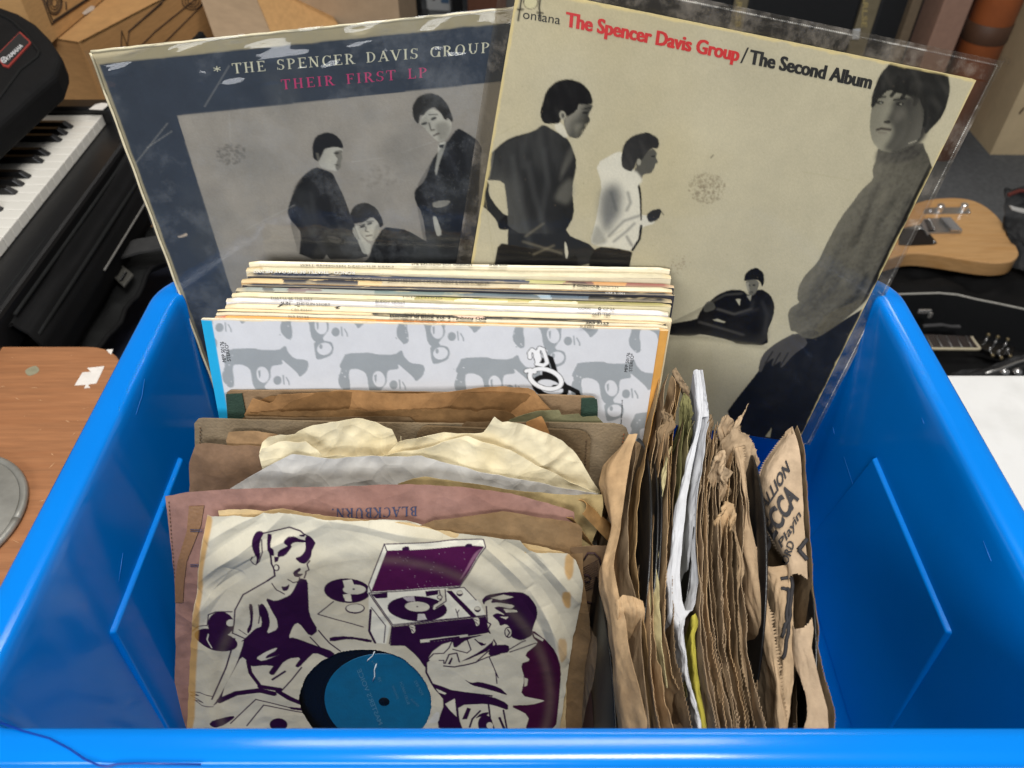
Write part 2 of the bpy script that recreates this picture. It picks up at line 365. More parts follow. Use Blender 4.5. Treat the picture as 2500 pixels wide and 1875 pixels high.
def serif(s_, track=0.06):
    V = []; Fc = []; x = 0.0; z = 0
    def quad(a, b, c, d):
        nonlocal z
        i = len(V); V.extend([(x + a[0], a[1], z), (x + b[0], b[1], z), (x + c[0], c[1], z), (x + d[0], d[1], z)]); Fc.append((i, i + 1, i + 2, i + 3)); z += 1
    def seg(x0, y0, x1, y1, wd):
        d = math.hypot(x1 - x0, y1 - y0); nx, ny = -(y1 - y0) / d * wd / 2, (x1 - x0) / d * wd / 2
        quad((x0 + nx, y0 + ny), (x0 - nx, y0 - ny), (x1 - nx, y1 - ny), (x1 + nx, y1 + ny))
    for ch in s_:
        wd, st = SERIF[ch]; z = 0
        for t in filter(None, st.split(';')):
            p = t.split(); a = [float(v) for v in p[1:]]
            if p[0] == 'v': seg(a[0], a[1], a[0], a[2], a[3] if len(a) > 3 else 0.13)
            elif p[0] == 'h': seg(a[1], a[0], a[2], a[0], 0.06)
            elif p[0] == 'l': seg(*a)
            elif p[0] == 's': seg(a[0] - .13, .025 if a[1] < .5 else a[1] - .025, a[0] + .13, .025 if a[1] < .5 else a[1] - .025, .05)
            else:
                cx, cy, rx, ry, a0, a1 = a; n = max(6, int(abs(a1 - a0) / 15)); q = [math.radians(a0 + (a1 - a0) * i / n) for i in range(n + 1)]
                i0 = len(V)
                for t_ in q:
                    th = 0.05 + 0.08 * abs(math.cos(t_))
                    V.append((x + cx + rx * math.cos(t_), cy + ry * math.sin(t_), z)); V.append((x + cx + (rx - th) * math.cos(t_), cy + (ry - th * .75) * math.sin(t_), z))
                for i in range(n): Fc.append((i0 + 2 * i, i0 + 2 * i + 2, i0 + 2 * i + 3, i0 + 2 * i + 1))
                z += 1
        x += wd + track
    return np.array(V), Fc
def text(s_, plane, p0, p1, p2, mat, parent, bold=0.0, ser=False, disp=None, name='lettering', off=0.0004, track=0.06, fat=0.0):
    """baseline from photo point p0 to p1, capitals reach from p0 to p2, laid on the plane"""
    if ser: V, Fc = serif(s_, track); cap = 1.0; zz = V[:, 2]
    else: V, Fc = glyphs(s_, bold); cap = capheight(); zz = np.zeros(len(V))
    a, b, c = (np.array(plane.uv(p)) for p in (p0, p1, p2))
    x = (V[:, 0] - V[:, 0].min()) / (V[:, 0].max() - V[:, 0].min()); y = V[:, 1] / cap
    UV = a + x[:, None] * (b - a) + y[:, None] * (c - a)
    o = off + zz * 0.00001 + (disp(UV[:, 0], UV[:, 1]) if disp is not None else 0)
    if fat:
        e = unit(b - a) * np.linalg.norm(c - a) * fat; n = len(V); W = []; G = []
        for k, q in enumerate((-1, -.33, .33, 1)):
            W.append(plane.pt(UV[:, 0] + e[0] * q, UV[:, 1] + e[1] * q, o + k * .00002)); G += [tuple(i + k * n for i in f_) for f_ in Fc]
        return sub(name, np.concatenate(W), G, mat, parent)
    return sub(name, plane.pt(UV[:, 0], UV[:, 1], o), Fc, mat, parent)

# ------------------------------------------------------------------ setting: floor and the two table tops
FZ = -0.72
carpet = M('grey_carpet', (98, 101, 104), 0.95, 0.25, 60, 0.5, 400)
fl = obj('floor', [(-6, -3, FZ), (7, -3, FZ), (7, 9, FZ), (-6, 9, FZ)], [(0, 1, 2, 3)], carpet); tag(fl, kind='structure')

wood = M('brown_wood', (164, 112, 74), 0.5, 0.30, 22, 0.12, 120, stain=(150, 98, 62), ss=9, stretch=(0.6, 9, 9), contrast=(0.3, 0.7))
def wood_scratches():
    pass
def round_rect(x0, y0, x1, y1, r, z, n=8, corners=(1, 1, 1, 1)):
    pts = []
    for k, (cx, cy, a) in enumerate(((x1 - r, y1 - r, 0), (x0 + r, y1 - r, 90), (x0 + r, y0 + r, 180), (x1 - r, y0 + r, 270))):
        if corners[k]:
            for i in range(n + 1):
                q = math.radians(a + 90 * i / n); pts.append((cx + r * math.cos(q), cy + r * math.sin(q), z))
        else: pts.append((cx + (r if k in (0, 3) else -r), cy + (r if k in (0, 1) else -r), z))
    return pts
def table(name, label, x0, y0, x1, y1, mat, edge, lx, r=0.07):
    t = thing(name, label, 'table', ((x0 + x1) / 2, (y0 + y1) / 2, FZ))
    prism('table_top', round_rect(x0, y0, x1, y1, r, 0.0), (0, 0, 1), 0.024, mat, t, 0.0025)
    for a in lx:
        for b in (y0 + 0.06, y1 - 0.06): box('leg', (a, b, (FZ - 0.025) / 2), (0.035, 0.035, -FZ - 0.026), edge, t)
    return t
dkmetal = M('dark_metal', (45, 46, 48), 0.5, 0.1)
table('wooden_table', 'brown wood-grain table with rounded corner left of the blue crate', -1.6, -0.55, -0.492, 0.748, wood, dkmetal, (-1.5, -0.6), 0.062)
whitetop = M('white_laminate', (222, 222, 220), 0.5, 0.05, 8, 0.03, 300, stain=(206, 206, 203), ss=20)
table('white_table', 'plain white laminate table under the blue crate', -0.485, -0.55, 1.4, 0.694, whitetop, dkmetal, (-0.4, 1.3), 0.01)

paper_w = M('sticker_paper', (226, 220, 212), 0.8, 0.1, 90, 0.2, 500)
def flat_px(name, pts, z, th, mat, parent=None):
    return prism(name, [pz(p, z) for p in pts], (0, 0, 1), th, mat, parent)
s1 = flat_px('torn_sticker', Z(0, 450, [(636, 1450), (700, 1446), (672, 1416), (805, 1402), (770, 1480), (742, 1535), (694, 1540), (680, 1550), (694, 1568), (648, 1572), (662, 1546), (576, 1550)]), 0.0006, 0.0005, paper_w)
tag(s1, 'torn white paper sticker stuck on the brown table near the crate', 'sticker')
s2 = flat_px('torn_sticker', Z(0, 450, [(820, 1275), (872, 1272), (858, 1312), (838, 1298)]), 0.0006, 0.0005, paper_w)
tag(s2, 'tiny triangular scrap of white sticker at the table corner', 'sticker')
s3 = flat_px('glue_mark', [(62 + 33 * (0.5 + 0.5 * math.cos(t)) + 2 * math.sin(3 * t), 905 + 11 * math.sin(t) - 5 * math.cos(t)) for t in np.linspace(0, 6.28, 17)[:-1]], 0.0005, 0.0004, M('grey_glue', (150, 145, 120), 0.35, 0.2, 80))
tag(s3, 'grey-green oval glue spot on the brown table', 'glue spot')
rs = np.random.RandomState(4)
sv, sf = [], []
for k in range(110):
    p = np.array([rs.uniform(-1.0, -0.5), rs.uniform(0.1, 0.74), 0.0004]); a = rs.normal(0.1, 0.5); l = rs.uniform(0.002, 0.011); wd = rs.uniform(0.0002, 0.0005)
    d = np.array([math.cos(a), math.sin(a), 0]); n = np.array([-d[1], d[0], 0]); i = len(sv)
    sv += [p, p + d * l * .5 + n * wd, p + d * l, p + d * l * .5 - n * wd]; sf.append((i, i + 3, i + 2, i + 1))
so = obj('table_scratches', sv, sf, M('scratch_pale', (214, 170, 128), 0.6, 0)); tag(so, 'fine pale scratches scattered over the brown table top', 'scratches', kind='stuff')

steel = M('brushed_steel', (150, 148, 140), 0.42, 0.25, 30, 0.03, 200, metal=.35)
dish = thing('metal_disc', 'round dull silver metal disc with rolled edge on the brown table', 'metal disc', (-0.604, 0.473, 0))
lathe('disc', [(0, 0.016), (0.02, 0.0155), (0.05, 0.013), (0.074, 0.008), (0.080, 0.0065)], (-0.604, 0.473, 0), (0, 0, 1), steel, dish, 64)
q = np.linspace(0, 2 * math.pi, 65)
tube('rolled_edge', [(-0.604 + 0.084 * math.cos(t), 0.473 + 0.084 * math.sin(t), 0.0048) for t in q], 0.0042, steel, dish)

# ------------------------------------------------------------------ blue crate
blue = M('blue_plastic', (0, 116, 208), 0.16, 0.06, 6, 0.03, 9, spec=0.4)
def rring(hx, yF, yB, r, z, n=9, e=14):
    cx = 0.012; x0, x1 = cx - hx, cx + hx; pts = []
    for (ax, ay, a, bx, by) in ((x1 - r, yB - r, 0, x0 + r, yB), (x0 + r, yB - r, 90, x0, yF + r), (x0 + r, yF + r, 180, x1 - r, yF), (x1 - r, yF + r, 270, x1, yB - r)):
        for i in range(n + 1):
            q = math.radians(a + 90 * i / n); pts.append((ax + r * math.cos(q), ay + r * math.sin(q), z))
        lx, ly, _ = pts[-1]
        for i in range(1, e): pts.append((lx + (bx - lx) * i / e, ly + (by - ly) * i / e, z))
    return pts
def ring_loft(name, rings, mat, parent, cap0=False, cap1=False):
    R = np.array(rings); nr, nc, _ = R.shape; i = np.arange(nr * nc).reshape(nr, nc); j = np.roll(i, -1, 1)
    f = np.stack([i[:-1], j[:-1], j[1:], i[1:]], -1).reshape(-1, 4); fl_ = [tuple(x) for x in f]
    if cap0: fl_.append(tuple(i[0][::-1]))
    if cap1: fl_.append(tuple(i[-1]))
    return add(name, R.reshape(-1, 3), fl_, mat, parent, smooth=True)
crate = thing('storage_crate', 'open bright blue plastic storage crate full of records on the white table', 'crate', (0.012, 0.31, 0.0))
IN = [(.2738, .1453, .4880, .020, .2988), (.2726, .1464, .4868, .019, .2955), (.2718, .1472, .4862, .019, .290), (.2712, .1478, .4856, .019, .276),
      (.2690, .150, .4835, .020, .218), (.2640, .155, .479, .021, .135), (.2590, .160, .472, .031, .05), (.255, .164, .468, .03, .018), (.248, .171, .461, .028, .010), (.23, .19, .44, .02, .008)]
OUT = [(.258, .165, .470, .03, .003), (.262, .160, .474, .032, .012), (.277, .1425, .4900, .032, .258), (.278, .1415, .491, .032, .2585), (.2915, .131, .505, .040, .2588), (.2942, .1280, .5078, .042, .261),
       (.2945, .1275, .508, .039, .286), (.2945, .1275, .508, .039, .2950), (.2938, .1283, .5072, .038, .2986), (.2918, .1302, .5052, .037, .3001), (.2870, .1350, .500, .033, .3006), (.280, .1405, .4940, .027, .3006), (.2755, .1440, .4895, .022, .3002)]
ring_loft('crate_walls', [rring(*r) for r in OUT + IN], blue, crate, True, True)
def wallx(z, side): h = np.interp(z, [.05, .135, .218, .276, .29], [.2590, .2640, .2690, .2712, .2718]); return .012 + side * h
for sd in (-1, 1):     # raised panel on each end wall, its ledge catches the light
    T = 0.0032; y0, y1, y0b, y1b = .2355, .382, .208, .405; zt, zb = .218, .05
    q = [(y0, zt), (y1, zt), (y1b, zb), (y0b, zb)]
    P = [(wallx(z, sd) + sd * 0.002, y, z) for y, z in q]; Q = [(wallx(z, sd) - sd * (T if z > .2 else .0006), y + (0.0016 if y < .3 else -.0016), z - (.0016 if z > .2 else 0)) for y, z in q]
    V = P + Q; f = [(0, 1, 2, 3), (7, 6, 5, 4)] + [(i, i + 4, (i + 1) % 4 + 4, (i + 1) % 4) for i in range(4)]
    if sd > 0: f = [t[::-1] for t in f]
    bevel(add('wall_panel', V, f, blue, crate), 0.0020, 4)
ml = [pz(p, .3008) for p in [(-10, 1760), (55, 1784), (120, 1802), (170, 1828), (205, 1852), (240, 1868), (262, 1871), (285, 1865), (330, 1863), (490, 1866)]]
lblue = M('blue_scratch', (44, 122, 204), .5, 0)
for L, sd in (([(353, 925), (347, 965), (332, 1012)], -1), ([(414, 1300), (395, 1370), (372, 1440), (335, 1610)], -1), ([(300, 1350), (290, 1420)], -1), ([(420, 1245), (402, 1290)], -1), ([(2033, 1042), (2037, 1060)], 1), ([(2060, 1115), (2096, 1225), (2180, 1420)], 1), ([(2160, 1350), (2180, 1400), (2260, 1560)], 1), ([(2250, 1020), (2256, 1034)], 1), ([(2400, 1320), (2420, 1370)], 1)):
    pts_ = []
    for q_ in L:
        d_ = ray(q_); t_ = .0009
        for _ in range(12): zz_ = CAMZ + d_[2] * t_; t_ = (wallx(zz_, sd) - sd * .0001) / d_[0]
        pts_.append(CAM + d_ * t_)
    tube('scratch', pts_, .00016, lblue, crate, 4)
tube('mould_line', ml, 0.0005, M('blue_groove', (2, 50, 140), 0.35, 0), crate, 6)

# ------------------------------------------------------------------ background left: keyboard, its bag, cardboard boxes
blackp = M('black_plastic', (20, 20, 21), 0.38, 0.1, 30, 0.05, 200)
fabric = M('black_nylon', (14, 14, 15), 0.8, 0.25, 25, 0.4, 900, spec=.25)
fabric2 = M('black_nylon_worn', (22, 23, 23), 0.8, 0.25, 18, 0.4, 700, spec=.25)
keyw = M('key_white', (224, 221, 212), 0.28, 0.04, 20)
keyb = M('key_black', (16, 16, 17), 0.3, 0.05)
KZ = 0.053
kb = thing('keyboard', 'black electronic keyboard with white keys lying in its bag behind the table', 'keyboard', (-0.80, 1.0, 0.0))
yend, pitch = 1.294, 0.0235
NK = 24
kx = -0.720
for k in range(NK):
    y1 = yend - k * pitch; y0 = y1 - pitch + 0.0014
    bevel(add('white_key', *box_vf((kx - 0.075, (y0 + y1) / 2, KZ - 0.009), (0.150, y1 - y0, 0.018)), keyw, kb), 0.0012, 2)
for k in range(1, NK):
    if k % 7 in (2, 3, 4, 6, 0):
        yb = yend - k * pitch; h = .0058
        x0, x1, x2 = -.871, -.764, -.752
        V = [(x0, yb - h, KZ), (x0, yb + h, KZ), (x2, yb + h, KZ), (x2, yb - h, KZ), (x0, yb - h * .8, KZ + .011), (x0, yb + h * .8, KZ + .011), (x1, yb + h * .8, KZ + .011), (x1, yb - h * .8, KZ + .011)]
        bevel(add('black_key', V, [(3, 2, 1, 0), (4, 5, 6, 7), (0, 1, 5, 4), (1, 2, 6, 5), (2, 3, 7, 6), (3, 0, 4, 7)], keyb, kb), 0.0012, 2)
box('body', (-.727, .96, .003), (.125, .75, .062), blackp, kb, bev=.006)
box('end_block', (-.78, 1.315, .035), (.17, .038, .06), blackp, kb, bev=.006)
box('back_panel', (-.93, .97, .045), (.115, .73, .075), blackp, kb, bev=.006)
box('felt_strip', (-.868, .95, .05), (.008, .7, .022), M('silver_trim', (150, 150, 150), .4, .05), kb)
price = flat_px('price_tag', Z(0, 250, [(1200, 90), (1290, 25), (1370, 5), (1455, 10), (1460, 35), (1385, 98)], 5.53), .068, .0008, paper_w)
tag(price, 'small white handwritten price tag at the far end of the keyboard', 'tag')

lid = thing('bag_lid', 'black padded bag lid with red-edged brand patch folded above the keys', 'bag', (-0.9, 1.1, 0.1))
lp_ = Plane(pz((60, 180), .165), (1, 0.15, -.06), (0.10, -1, -.12))
poly = [(-260, 30), (-60, 5), (0, 12), (45, 28), (85, 52), (120, 88), (146, 128), (147, 142), (135, 178), (96, 212), (40, 262), (-30, 325), (-160, 420), (-420, 420)]
lo = prism('panel', [lp_.hit(p) for p in poly], -lp_.N if lp_.N[2] < 0 else lp_.N, .05, fabric, lid); bevel(lo, .012, 4)
upn = lp_.N if lp_.N[2] > 0 else -lp_.N
def lpo(p, off): return lp_.hit(p) + upn * off
tube('piping', [lpo(p, .001) for p in [(-60, 22), (0, 36), (30, 52), (62, 82), (96, 128), (92, 140), (50, 172), (0, 240), (-40, 290)]], .0022, fabric2, lid)
pa = prism('brand_patch', [lpo(p, .0022) for p in [(-8, 138), (50, 80), (78, 106), (22, 167), (8, 163)]], upn, .003, M('patch_red', (150, 52, 44), .7, .1), lid)
sub('patch_field', [lpo(p, .0028) for p in [(-4, 138), (49, 84), (73, 107), (21, 163), (9, 159)]], [(0, 1, 2, 3, 4)], M('patch_black', (30, 29, 30), .7, .1), pa)
silver = M('silver_print', (205, 205, 205), .5, 0)
class _Lp(Plane): pass
lpu = Plane(lp_.O + upn * .0034, lp_.U, lp_.V)
lpu.N = upn
text('YAMAHA', lpu, (18, 150), (57, 114), (12, 142), silver, pa, bold=.02)
qq = [(12 + 6.5 * math.cos(t), 151 + 6.5 * math.sin(t)) for t in np.linspace(0, 2 * math.pi, 25)]
tube('emblem_ring', [lpo(p, .0034) for p in qq], .0009, silver, lid, 5)
for a in (30, 150, 270):
    tube('emblem_fork', [lpo((12, 151), .0034), lpo((12 + 5.5 * math.cos(math.radians(a)), 151 + 5.5 * math.sin(math.radians(a))), .0034)], .0009, silver, lid, 5)

# bag under the keyboard: long padded tube with piping
bag = thing('instrument_bag', 'black padded instrument bag lying under the keyboard, straps hanging', 'bag', (-0.6, 1.1, FZ))
prof = [(-.70, .002), (-.690, .026), (-.678, .028), (-.672, .016), (-.664, .014), (-.657, .019), (-.651, .006), (-.645, -.004), (-.640, -.03), (-.642, -.06), (-.655, -.10), (-.68, -.14)]
ny = 60; ys = np.linspace(.775, 1.75, ny); nz_ = Noise(7)
pr = np.array(prof); t0 = np.linspace(0, len(pr) - 1, 70); px_ = np.interp(t0, range(len(pr)), pr[:, 0]); pzz = np.interp(t0, range(len(pr)), pr[:, 1])
G = np.zeros((ny, 70, 3)); G[..., 0] = px_[None]; G[..., 2] = pzz[None]; G[..., 1] = ys[:, None]
nn_ = nz_.fbm(ys[:, None] * 3, t0[None] * .22, 3) * .012; G[..., 0] += nn_ * 0.8; G[..., 2] += nn_
V, f = thick(G, .004); add('bag_side', V, f, fabric, bag, smooth=True)
for x, z, r in ((-.680, .031, .0024), (-.657, .022, .0026), (-.642, -.012, .0032)):
    tube('piping', [(x + .002 * math.sin(3 * y), y, z + .002 * math.sin(5 * y + x * 40)) for y in np.linspace(.785, 1.7, 40)], r, fabric2, bag)
tube('zip', [(-.638, y, -.045 - .006 * math.sin(2 * y)) for y in np.linspace(.98, 1.5, 30)], .0018, M('zip_grey', (110, 108, 104), .5, .2, 300), bag)
# strap and webbing
def strip(name, pts, wvec, th, mat, parent, n=24, wave=.004, seed=1):
    P = np.array(pts, float); tt = np.linspace(0, len(P) - 1, n); C = np.stack([np.interp(tt, range(len(P)), P[:, k]) for k in range(3)], 1)
    nz = Noise(seed); C[:, 2] += wave * nz.fbm(tt * 1.3, tt * 0, 3)
    wv = np.asarray(wvec, float); G = np.stack([C - wv / 2, C, C + wv / 2], 0); V, f = thick(G, th); return add(name, V, f, mat, parent, smooth=True)
sz = -.075
strip('strap', [pz(p, sz) for p in [(205, 640), (250, 618), (320, 603), (400, 585), (520, 570)]], pz((300, 590), sz) - pz((303, 622), sz), .004, M('webbing', (52, 52, 52), .85, .2, 60, .8, 1200), bag)
strip('strap_patch', [pz(p, sz + .006) for p in [(215, 634), (260, 622)]], (pz((300, 590), sz) - pz((303, 622), sz)) * .8, .003, M('webbing_grey', (62, 62, 60), .85, .2, 60, .8, 1200), bag)
prism('buckle', [pz(p, sz - .02) for p in Z(0, 550, [(1430, 600), (1570, 460), (1800, 655), (1665, 820)], 5.53)], (0, 0, 1), .006, M('buckle_grey', (66, 65, 60), .6, .1), bag, .002)
for a in range(3):
    for b in range(4):
        c = np.array([(1520, 560), (1590, 630), (1660, 700)][a]) + np.array((32, -52)) * (b - 1.2) * .55
        p = (c[0] / 5.53, 550 + c[1] / 5.53); o_ = pz(p, sz - .0185); lathe('buckle_hole', [(0, 0), (.0032, 0), (.0032, .0006)], o_, (0, 0, 1), blackp, bag, 10)
# studded rubber foot
ft = thing('rubber_foot', 'black rubber foot with rows of pyramid studs on the bag corner', 'rubber foot', pz((125, 670), -.05))
rub = M('rubber', (44, 46, 47), .6, .15, 40)
fc = pz((122, 640), -.035); ex = np.array([.0085, .001, .0]); ey = np.array([.0012, -.0125, -.003])
k0 = 0
for r in range(9):
    nn = [2, 3, 4, 5, 5, 4, 4, 3, 2][r]
    for k in range(nn):
        c = fc + ex * (k - nn / 2) + ey * (r - 3) + np.array([0, 0, .004])
        V = [c - ex * .48 - ey * .48, c + ex * .48 - ey * .48, c + ex * .48 + ey * .48, c - ex * .48 + ey * .48, c + np.array([.004, -.003, .011])]
        add('stud', V, [(0, 1, 2, 3), (0, 4, 1), (1, 4, 2), (2, 4, 3), (3, 4, 0)], rub, ft)
prism('foot_plate', [fc + ex * a + ey * b - np.array([0, 0, .0]) for a, b in ((-1.4, -3.6), (1.2, -3.6), (2.8, 0), (2.6, 2), (1.2, 6), (-1.2, 6), (-2.6, 2), (-2.8, 0))], (0, 0, 1), .01, rub, ft)
# a second dark bag and a navy board lower down
bag2 = thing('instrument_bag', 'flat black bag lying low between the keyboard bag and navy board', 'bag', (-.45, 1.1, FZ))
gx, gy = np.meshgrid(np.linspace(0, 1, 40), np.linspace(0, 1, 60))
A, B, C_, D = pz((-260, 905), -.13), pz((200, 905), -.13), pz((470, 560), -.13), pz((60, 560), -.12)
G = A + gx[..., None] * (B - A) * (1 - gy[..., None]) + gx[..., None] * (C_ - D) * gy[..., None] + gy[..., None] * (D - A)
G[..., 2] += Noise(11).fbm(gx * 3, gy * 5, 4) * .03 + .02 * np.sin(gx * 3.1)
V, f = thick(G, .006); add('bag_panel', V, f, fabric2, bag2, smooth=True)
tube('piping', [G[i, -1] + np.array([0, 0, .004]) for i in range(0, 60, 3)], .004, fabric, bag2)
navy = M('navy_cloth', (24, 36, 60), .85, .2, 20, .5, 900)
nb = prism('navy_board', [pz(p, -.20) for p in [(40, 890), (900, 890), (900, 560), (330, 560)]], (0, 0, 1), .03, navy, None, .01)
tag(nb, 'dark navy cloth-covered board lying behind the crate on the left', 'board')

# cardboard boxes
card = M('cardboard', (186, 140, 88), .85, .14, 30, .15, 300, stretch=(1, 1, 6))
card_o = M('cardboard_tan', (196, 152, 98), .85, .14, 30, .15, 300, stretch=(1, 1, 6))
card_shade = M('cardboard_shaded', (168, 144, 116), .85, .12, 30, .15, 300)  # greyer copy for the open box, shade of its left side put into the colour
ink = M('carton_ink', (62, 44, 30), .8, .1)
def carton(name, label, corner, e1, l1, e2, l2, z0, z1, mat):
    e1 = unit((*e1, 0)); e2 = unit((*e2, 0)); c = np.array([corner[0], corner[1], 0.])
    t = thing(name, label, 'cardboard box', (c[0], c[1], z0))
    T = .004
    P = [c, c + e1 * l1, c + e1 * l1 + e2 * l2, c + e2 * l2]
    for i in range(4):
        a, b = P[i] + np.array([0, 0, z0]), P[(i + 1) % 4] + np.array([0, 0, z0]); n = unit(np.cross(b - a, [0, 0, 1])); mid = sum(P) / 4 + np.array([0, 0, z0])
        if n @ (mid - a) > 0: n = -n
        d = unit(b - a) * (.0002 if i % 2 else T + .0002)
        prism('side', [a + d, b - d, b - d + np.array([0, 0, z1 - z0]), a + d + np.array([0, 0, z1 - z0])], n, T, mat, t)
    return t, P, e1, e2
bB, P, e1, e2 = carton('cardboard_box', 'brown cardboard box with a printed handle outline behind the keyboard', (-.963, 1.75), (.335, .94), .75, (-.94, .335), .5, FZ, 0.0, card)
up3 = np.array([0, 0, 1.])
m2 = unit(e1) * .75 / 2
for k in (0, 1):   # top flaps
    a = P[0] + (unit(e2) * .251 if k else 0); prism('top_flap', [a, a + e1 * .75, a + e1 * .75 + e2 * .249, a + e2 * .249], up3, .004, card_o, bB)
n1 = unit(np.cross(e1, up3)); n1 = n1 if n1[0] > 0 else -n1
def on(plane_c, n, p, off=.0008):
    d = ray(p); return CAM + d * (((plane_c - CAM) @ n) / (d @ n)) + n * off
for L_ in ([(295, 130), (296, 75), (310, 112), (315, 75), (420, -18)], [(345, 110), (380, 75), (480, -5)], [(400, 105), (500, 5)], [(312, 78), (395, 8)]):
    tube('printed_line', [on(P[0], n1, p) for p in L_], .0016, ink, bB, 4)
for r in (10, 17, 24):
    tube('printed_ring', [on(P[0], n1, (468 + r * math.cos(t), 2 + r * .9 * math.sin(t))) for t in np.linspace(0, 6.3, 20)], .0013, ink, bB, 4)
bA, P, e1, e2 = carton('cardboard_box', 'tan cardboard box with printed speaker drawing stacked at top left', (-1.021, 1.70), (.05, 1), .6, (-1, .05), .6, 0.004, .55, card_o)
n1 = unit(np.cross(e1, up3)); n1 = n1 if n1[0] > 0 else -n1
for L_ in ([(100, -10), (125, 59), (222, -5)], [(104, -10), (128, 52), (215, -5)], [(160, 4), (161, 24)]):
    tube('printed_line', [on(P[0], n1, p) for p in L_], .0016, ink, bA, 4)
for r in (9, 15, 21, 25):
    tube('printed_ring', [on(P[0], n1, (132 + r * .75 * math.cos(t), 6 + r * 1.2 * math.sin(t))) for t in np.linspace(0, 6.3, 22)], .0012, ink, bA, 4)
tp = prism('tape_scrap', [on(P[0], n1, p, .001) for p in Z(0, 0, [(630, 100), (700, 45), (730, 50), (720, 75), (650, 115)])], n1, .0005, paper_w, bA)
# open box with slanting flaps
bC = thing('cardboard_box', 'open cardboard box with two slanting flaps behind the left album', 'cardboard box', (-.3, 2.2, FZ))
prism('flap', [py(p, Y) for p, Y in (((470, -60), 2.02), ((602, -60), 2.15), ((664, 90), 1.85), ((530, 110), 1.72))], (-.4, -.8, .5), .005, card_shade, bC)
prism('flap', [py(p, Y) for p, Y in (((604, -60), 2.15), ((745, -60), 2.35), ((850, 95), 2.05), ((666, 90), 1.85))], (.3, -.8, .5), .005, card_o, bC)
box('side', (-.55, 2.35, -.35), (.5, .4, .74), card_shade, bC)

# ------------------------------------------------------------------ background middle: things standing on the shop floor
def floor_box(name, label, cat, pts, mat, top, bev=.006, dep=.3, group=None):
    """pts: left and right foot of the front face in the photograph"""
    a, b = pz(pts[0], FZ), pz(pts[1], FZ); ax = unit(b - a); wd = np.linalg.norm(b - a); ay = np.array([-ax[1], ax[0], 0])
    t = thing(name, label, cat, (a + b) / 2, group)
    c = (a + b) / 2 + ay * dep / 2; c[2] = (FZ + top) / 2
    o = box('case', c, (wd, dep, top - FZ), mat, t, (ax, ay, (0, 0, 1)), bev); return t, a, b, ax, ay
tgrey = M('white_enamel', (205, 208, 210), .4, .06)
t, a, b, ax, ay = floor_box('white_unit', 'white boxy unit with small blue screen far behind the left album', 'appliance', ((1042, 26), (1100, 29)), tgrey, -.1)
prism('screen', [a + ax * k + np.array([0, -.002, h]) for k, h in ((.075, .04), (.115, .04), (.115, .16), (.075, .16))], (0, -1, 0), .002, M('blue_screen', (90, 118, 150), .3, 0), t)
prism('slot', [a + ax * k + np.array([0, -.002, h]) for k, h in ((.035, .05), (.045, .05), (.045, .16), (.035, .16))], (0, -1, 0), .002, blackp, t)
t, a, b, ax, ay = floor_box('white_unit', 'white box edge at the very top of the picture', 'appliance', ((855, 4), (922, 8)), tgrey, -.2)
prism('dark_vent', [a + ax * k + np.array([0, -.002, h]) for k, h in ((.08, .003), (.1, .003), (.1, .03), (.08, .03))], (0, -1, 0), .002, blackp, t)
t, a, b, ax, ay = floor_box('carton', 'dull red-brown box standing between the two big albums at top', 'cardboard box', ((1143, 62), (1236, 62)), M('redbrown_card', (112, 72, 54), .8, .15), .1)
for k in (.05, .12): lathe('printed_dot', [(0, 0), (.016, 0), (.016, .001)], a + ax * .035 + np.array([0, -.002, k + .12]), (0, -1, 0), M('red_ink', (120, 40, 30), .8, 0), t, 14)
for (x0, x1, y, lab) in ((1016, 1030, 40, 'thin dark post left of the white unit'), (1106, 1130, 52, 'dark upright post right of the white unit')):
    t, a, b, ax, ay = floor_box('dark_post', lab, 'post', ((x0, y), (x1, y)), blackp, .2, .002, .04)
    box('foot', (*((a + b) / 2)[:2], FZ + .01), (.09, .09, .02), blackp, t)
t, a, b, ax, ay = floor_box('brown_bundle', 'dark brown bundle on the floor beside the cardboard flaps', 'bundle', ((790, 45), (850, 45)), M('dark_brown', (62, 46, 32), .9, .5, 12), FZ + .25, .05)
lathe('roll_end', [(0, 0), (.05, 0), (.06, .012), (.03, .016), (0, .016)], (a + b) / 2 + np.array([0, -.004, .12]), (0, -1, 0), M('roll_tan', (110, 84, 50), .8, .2), t, 20)

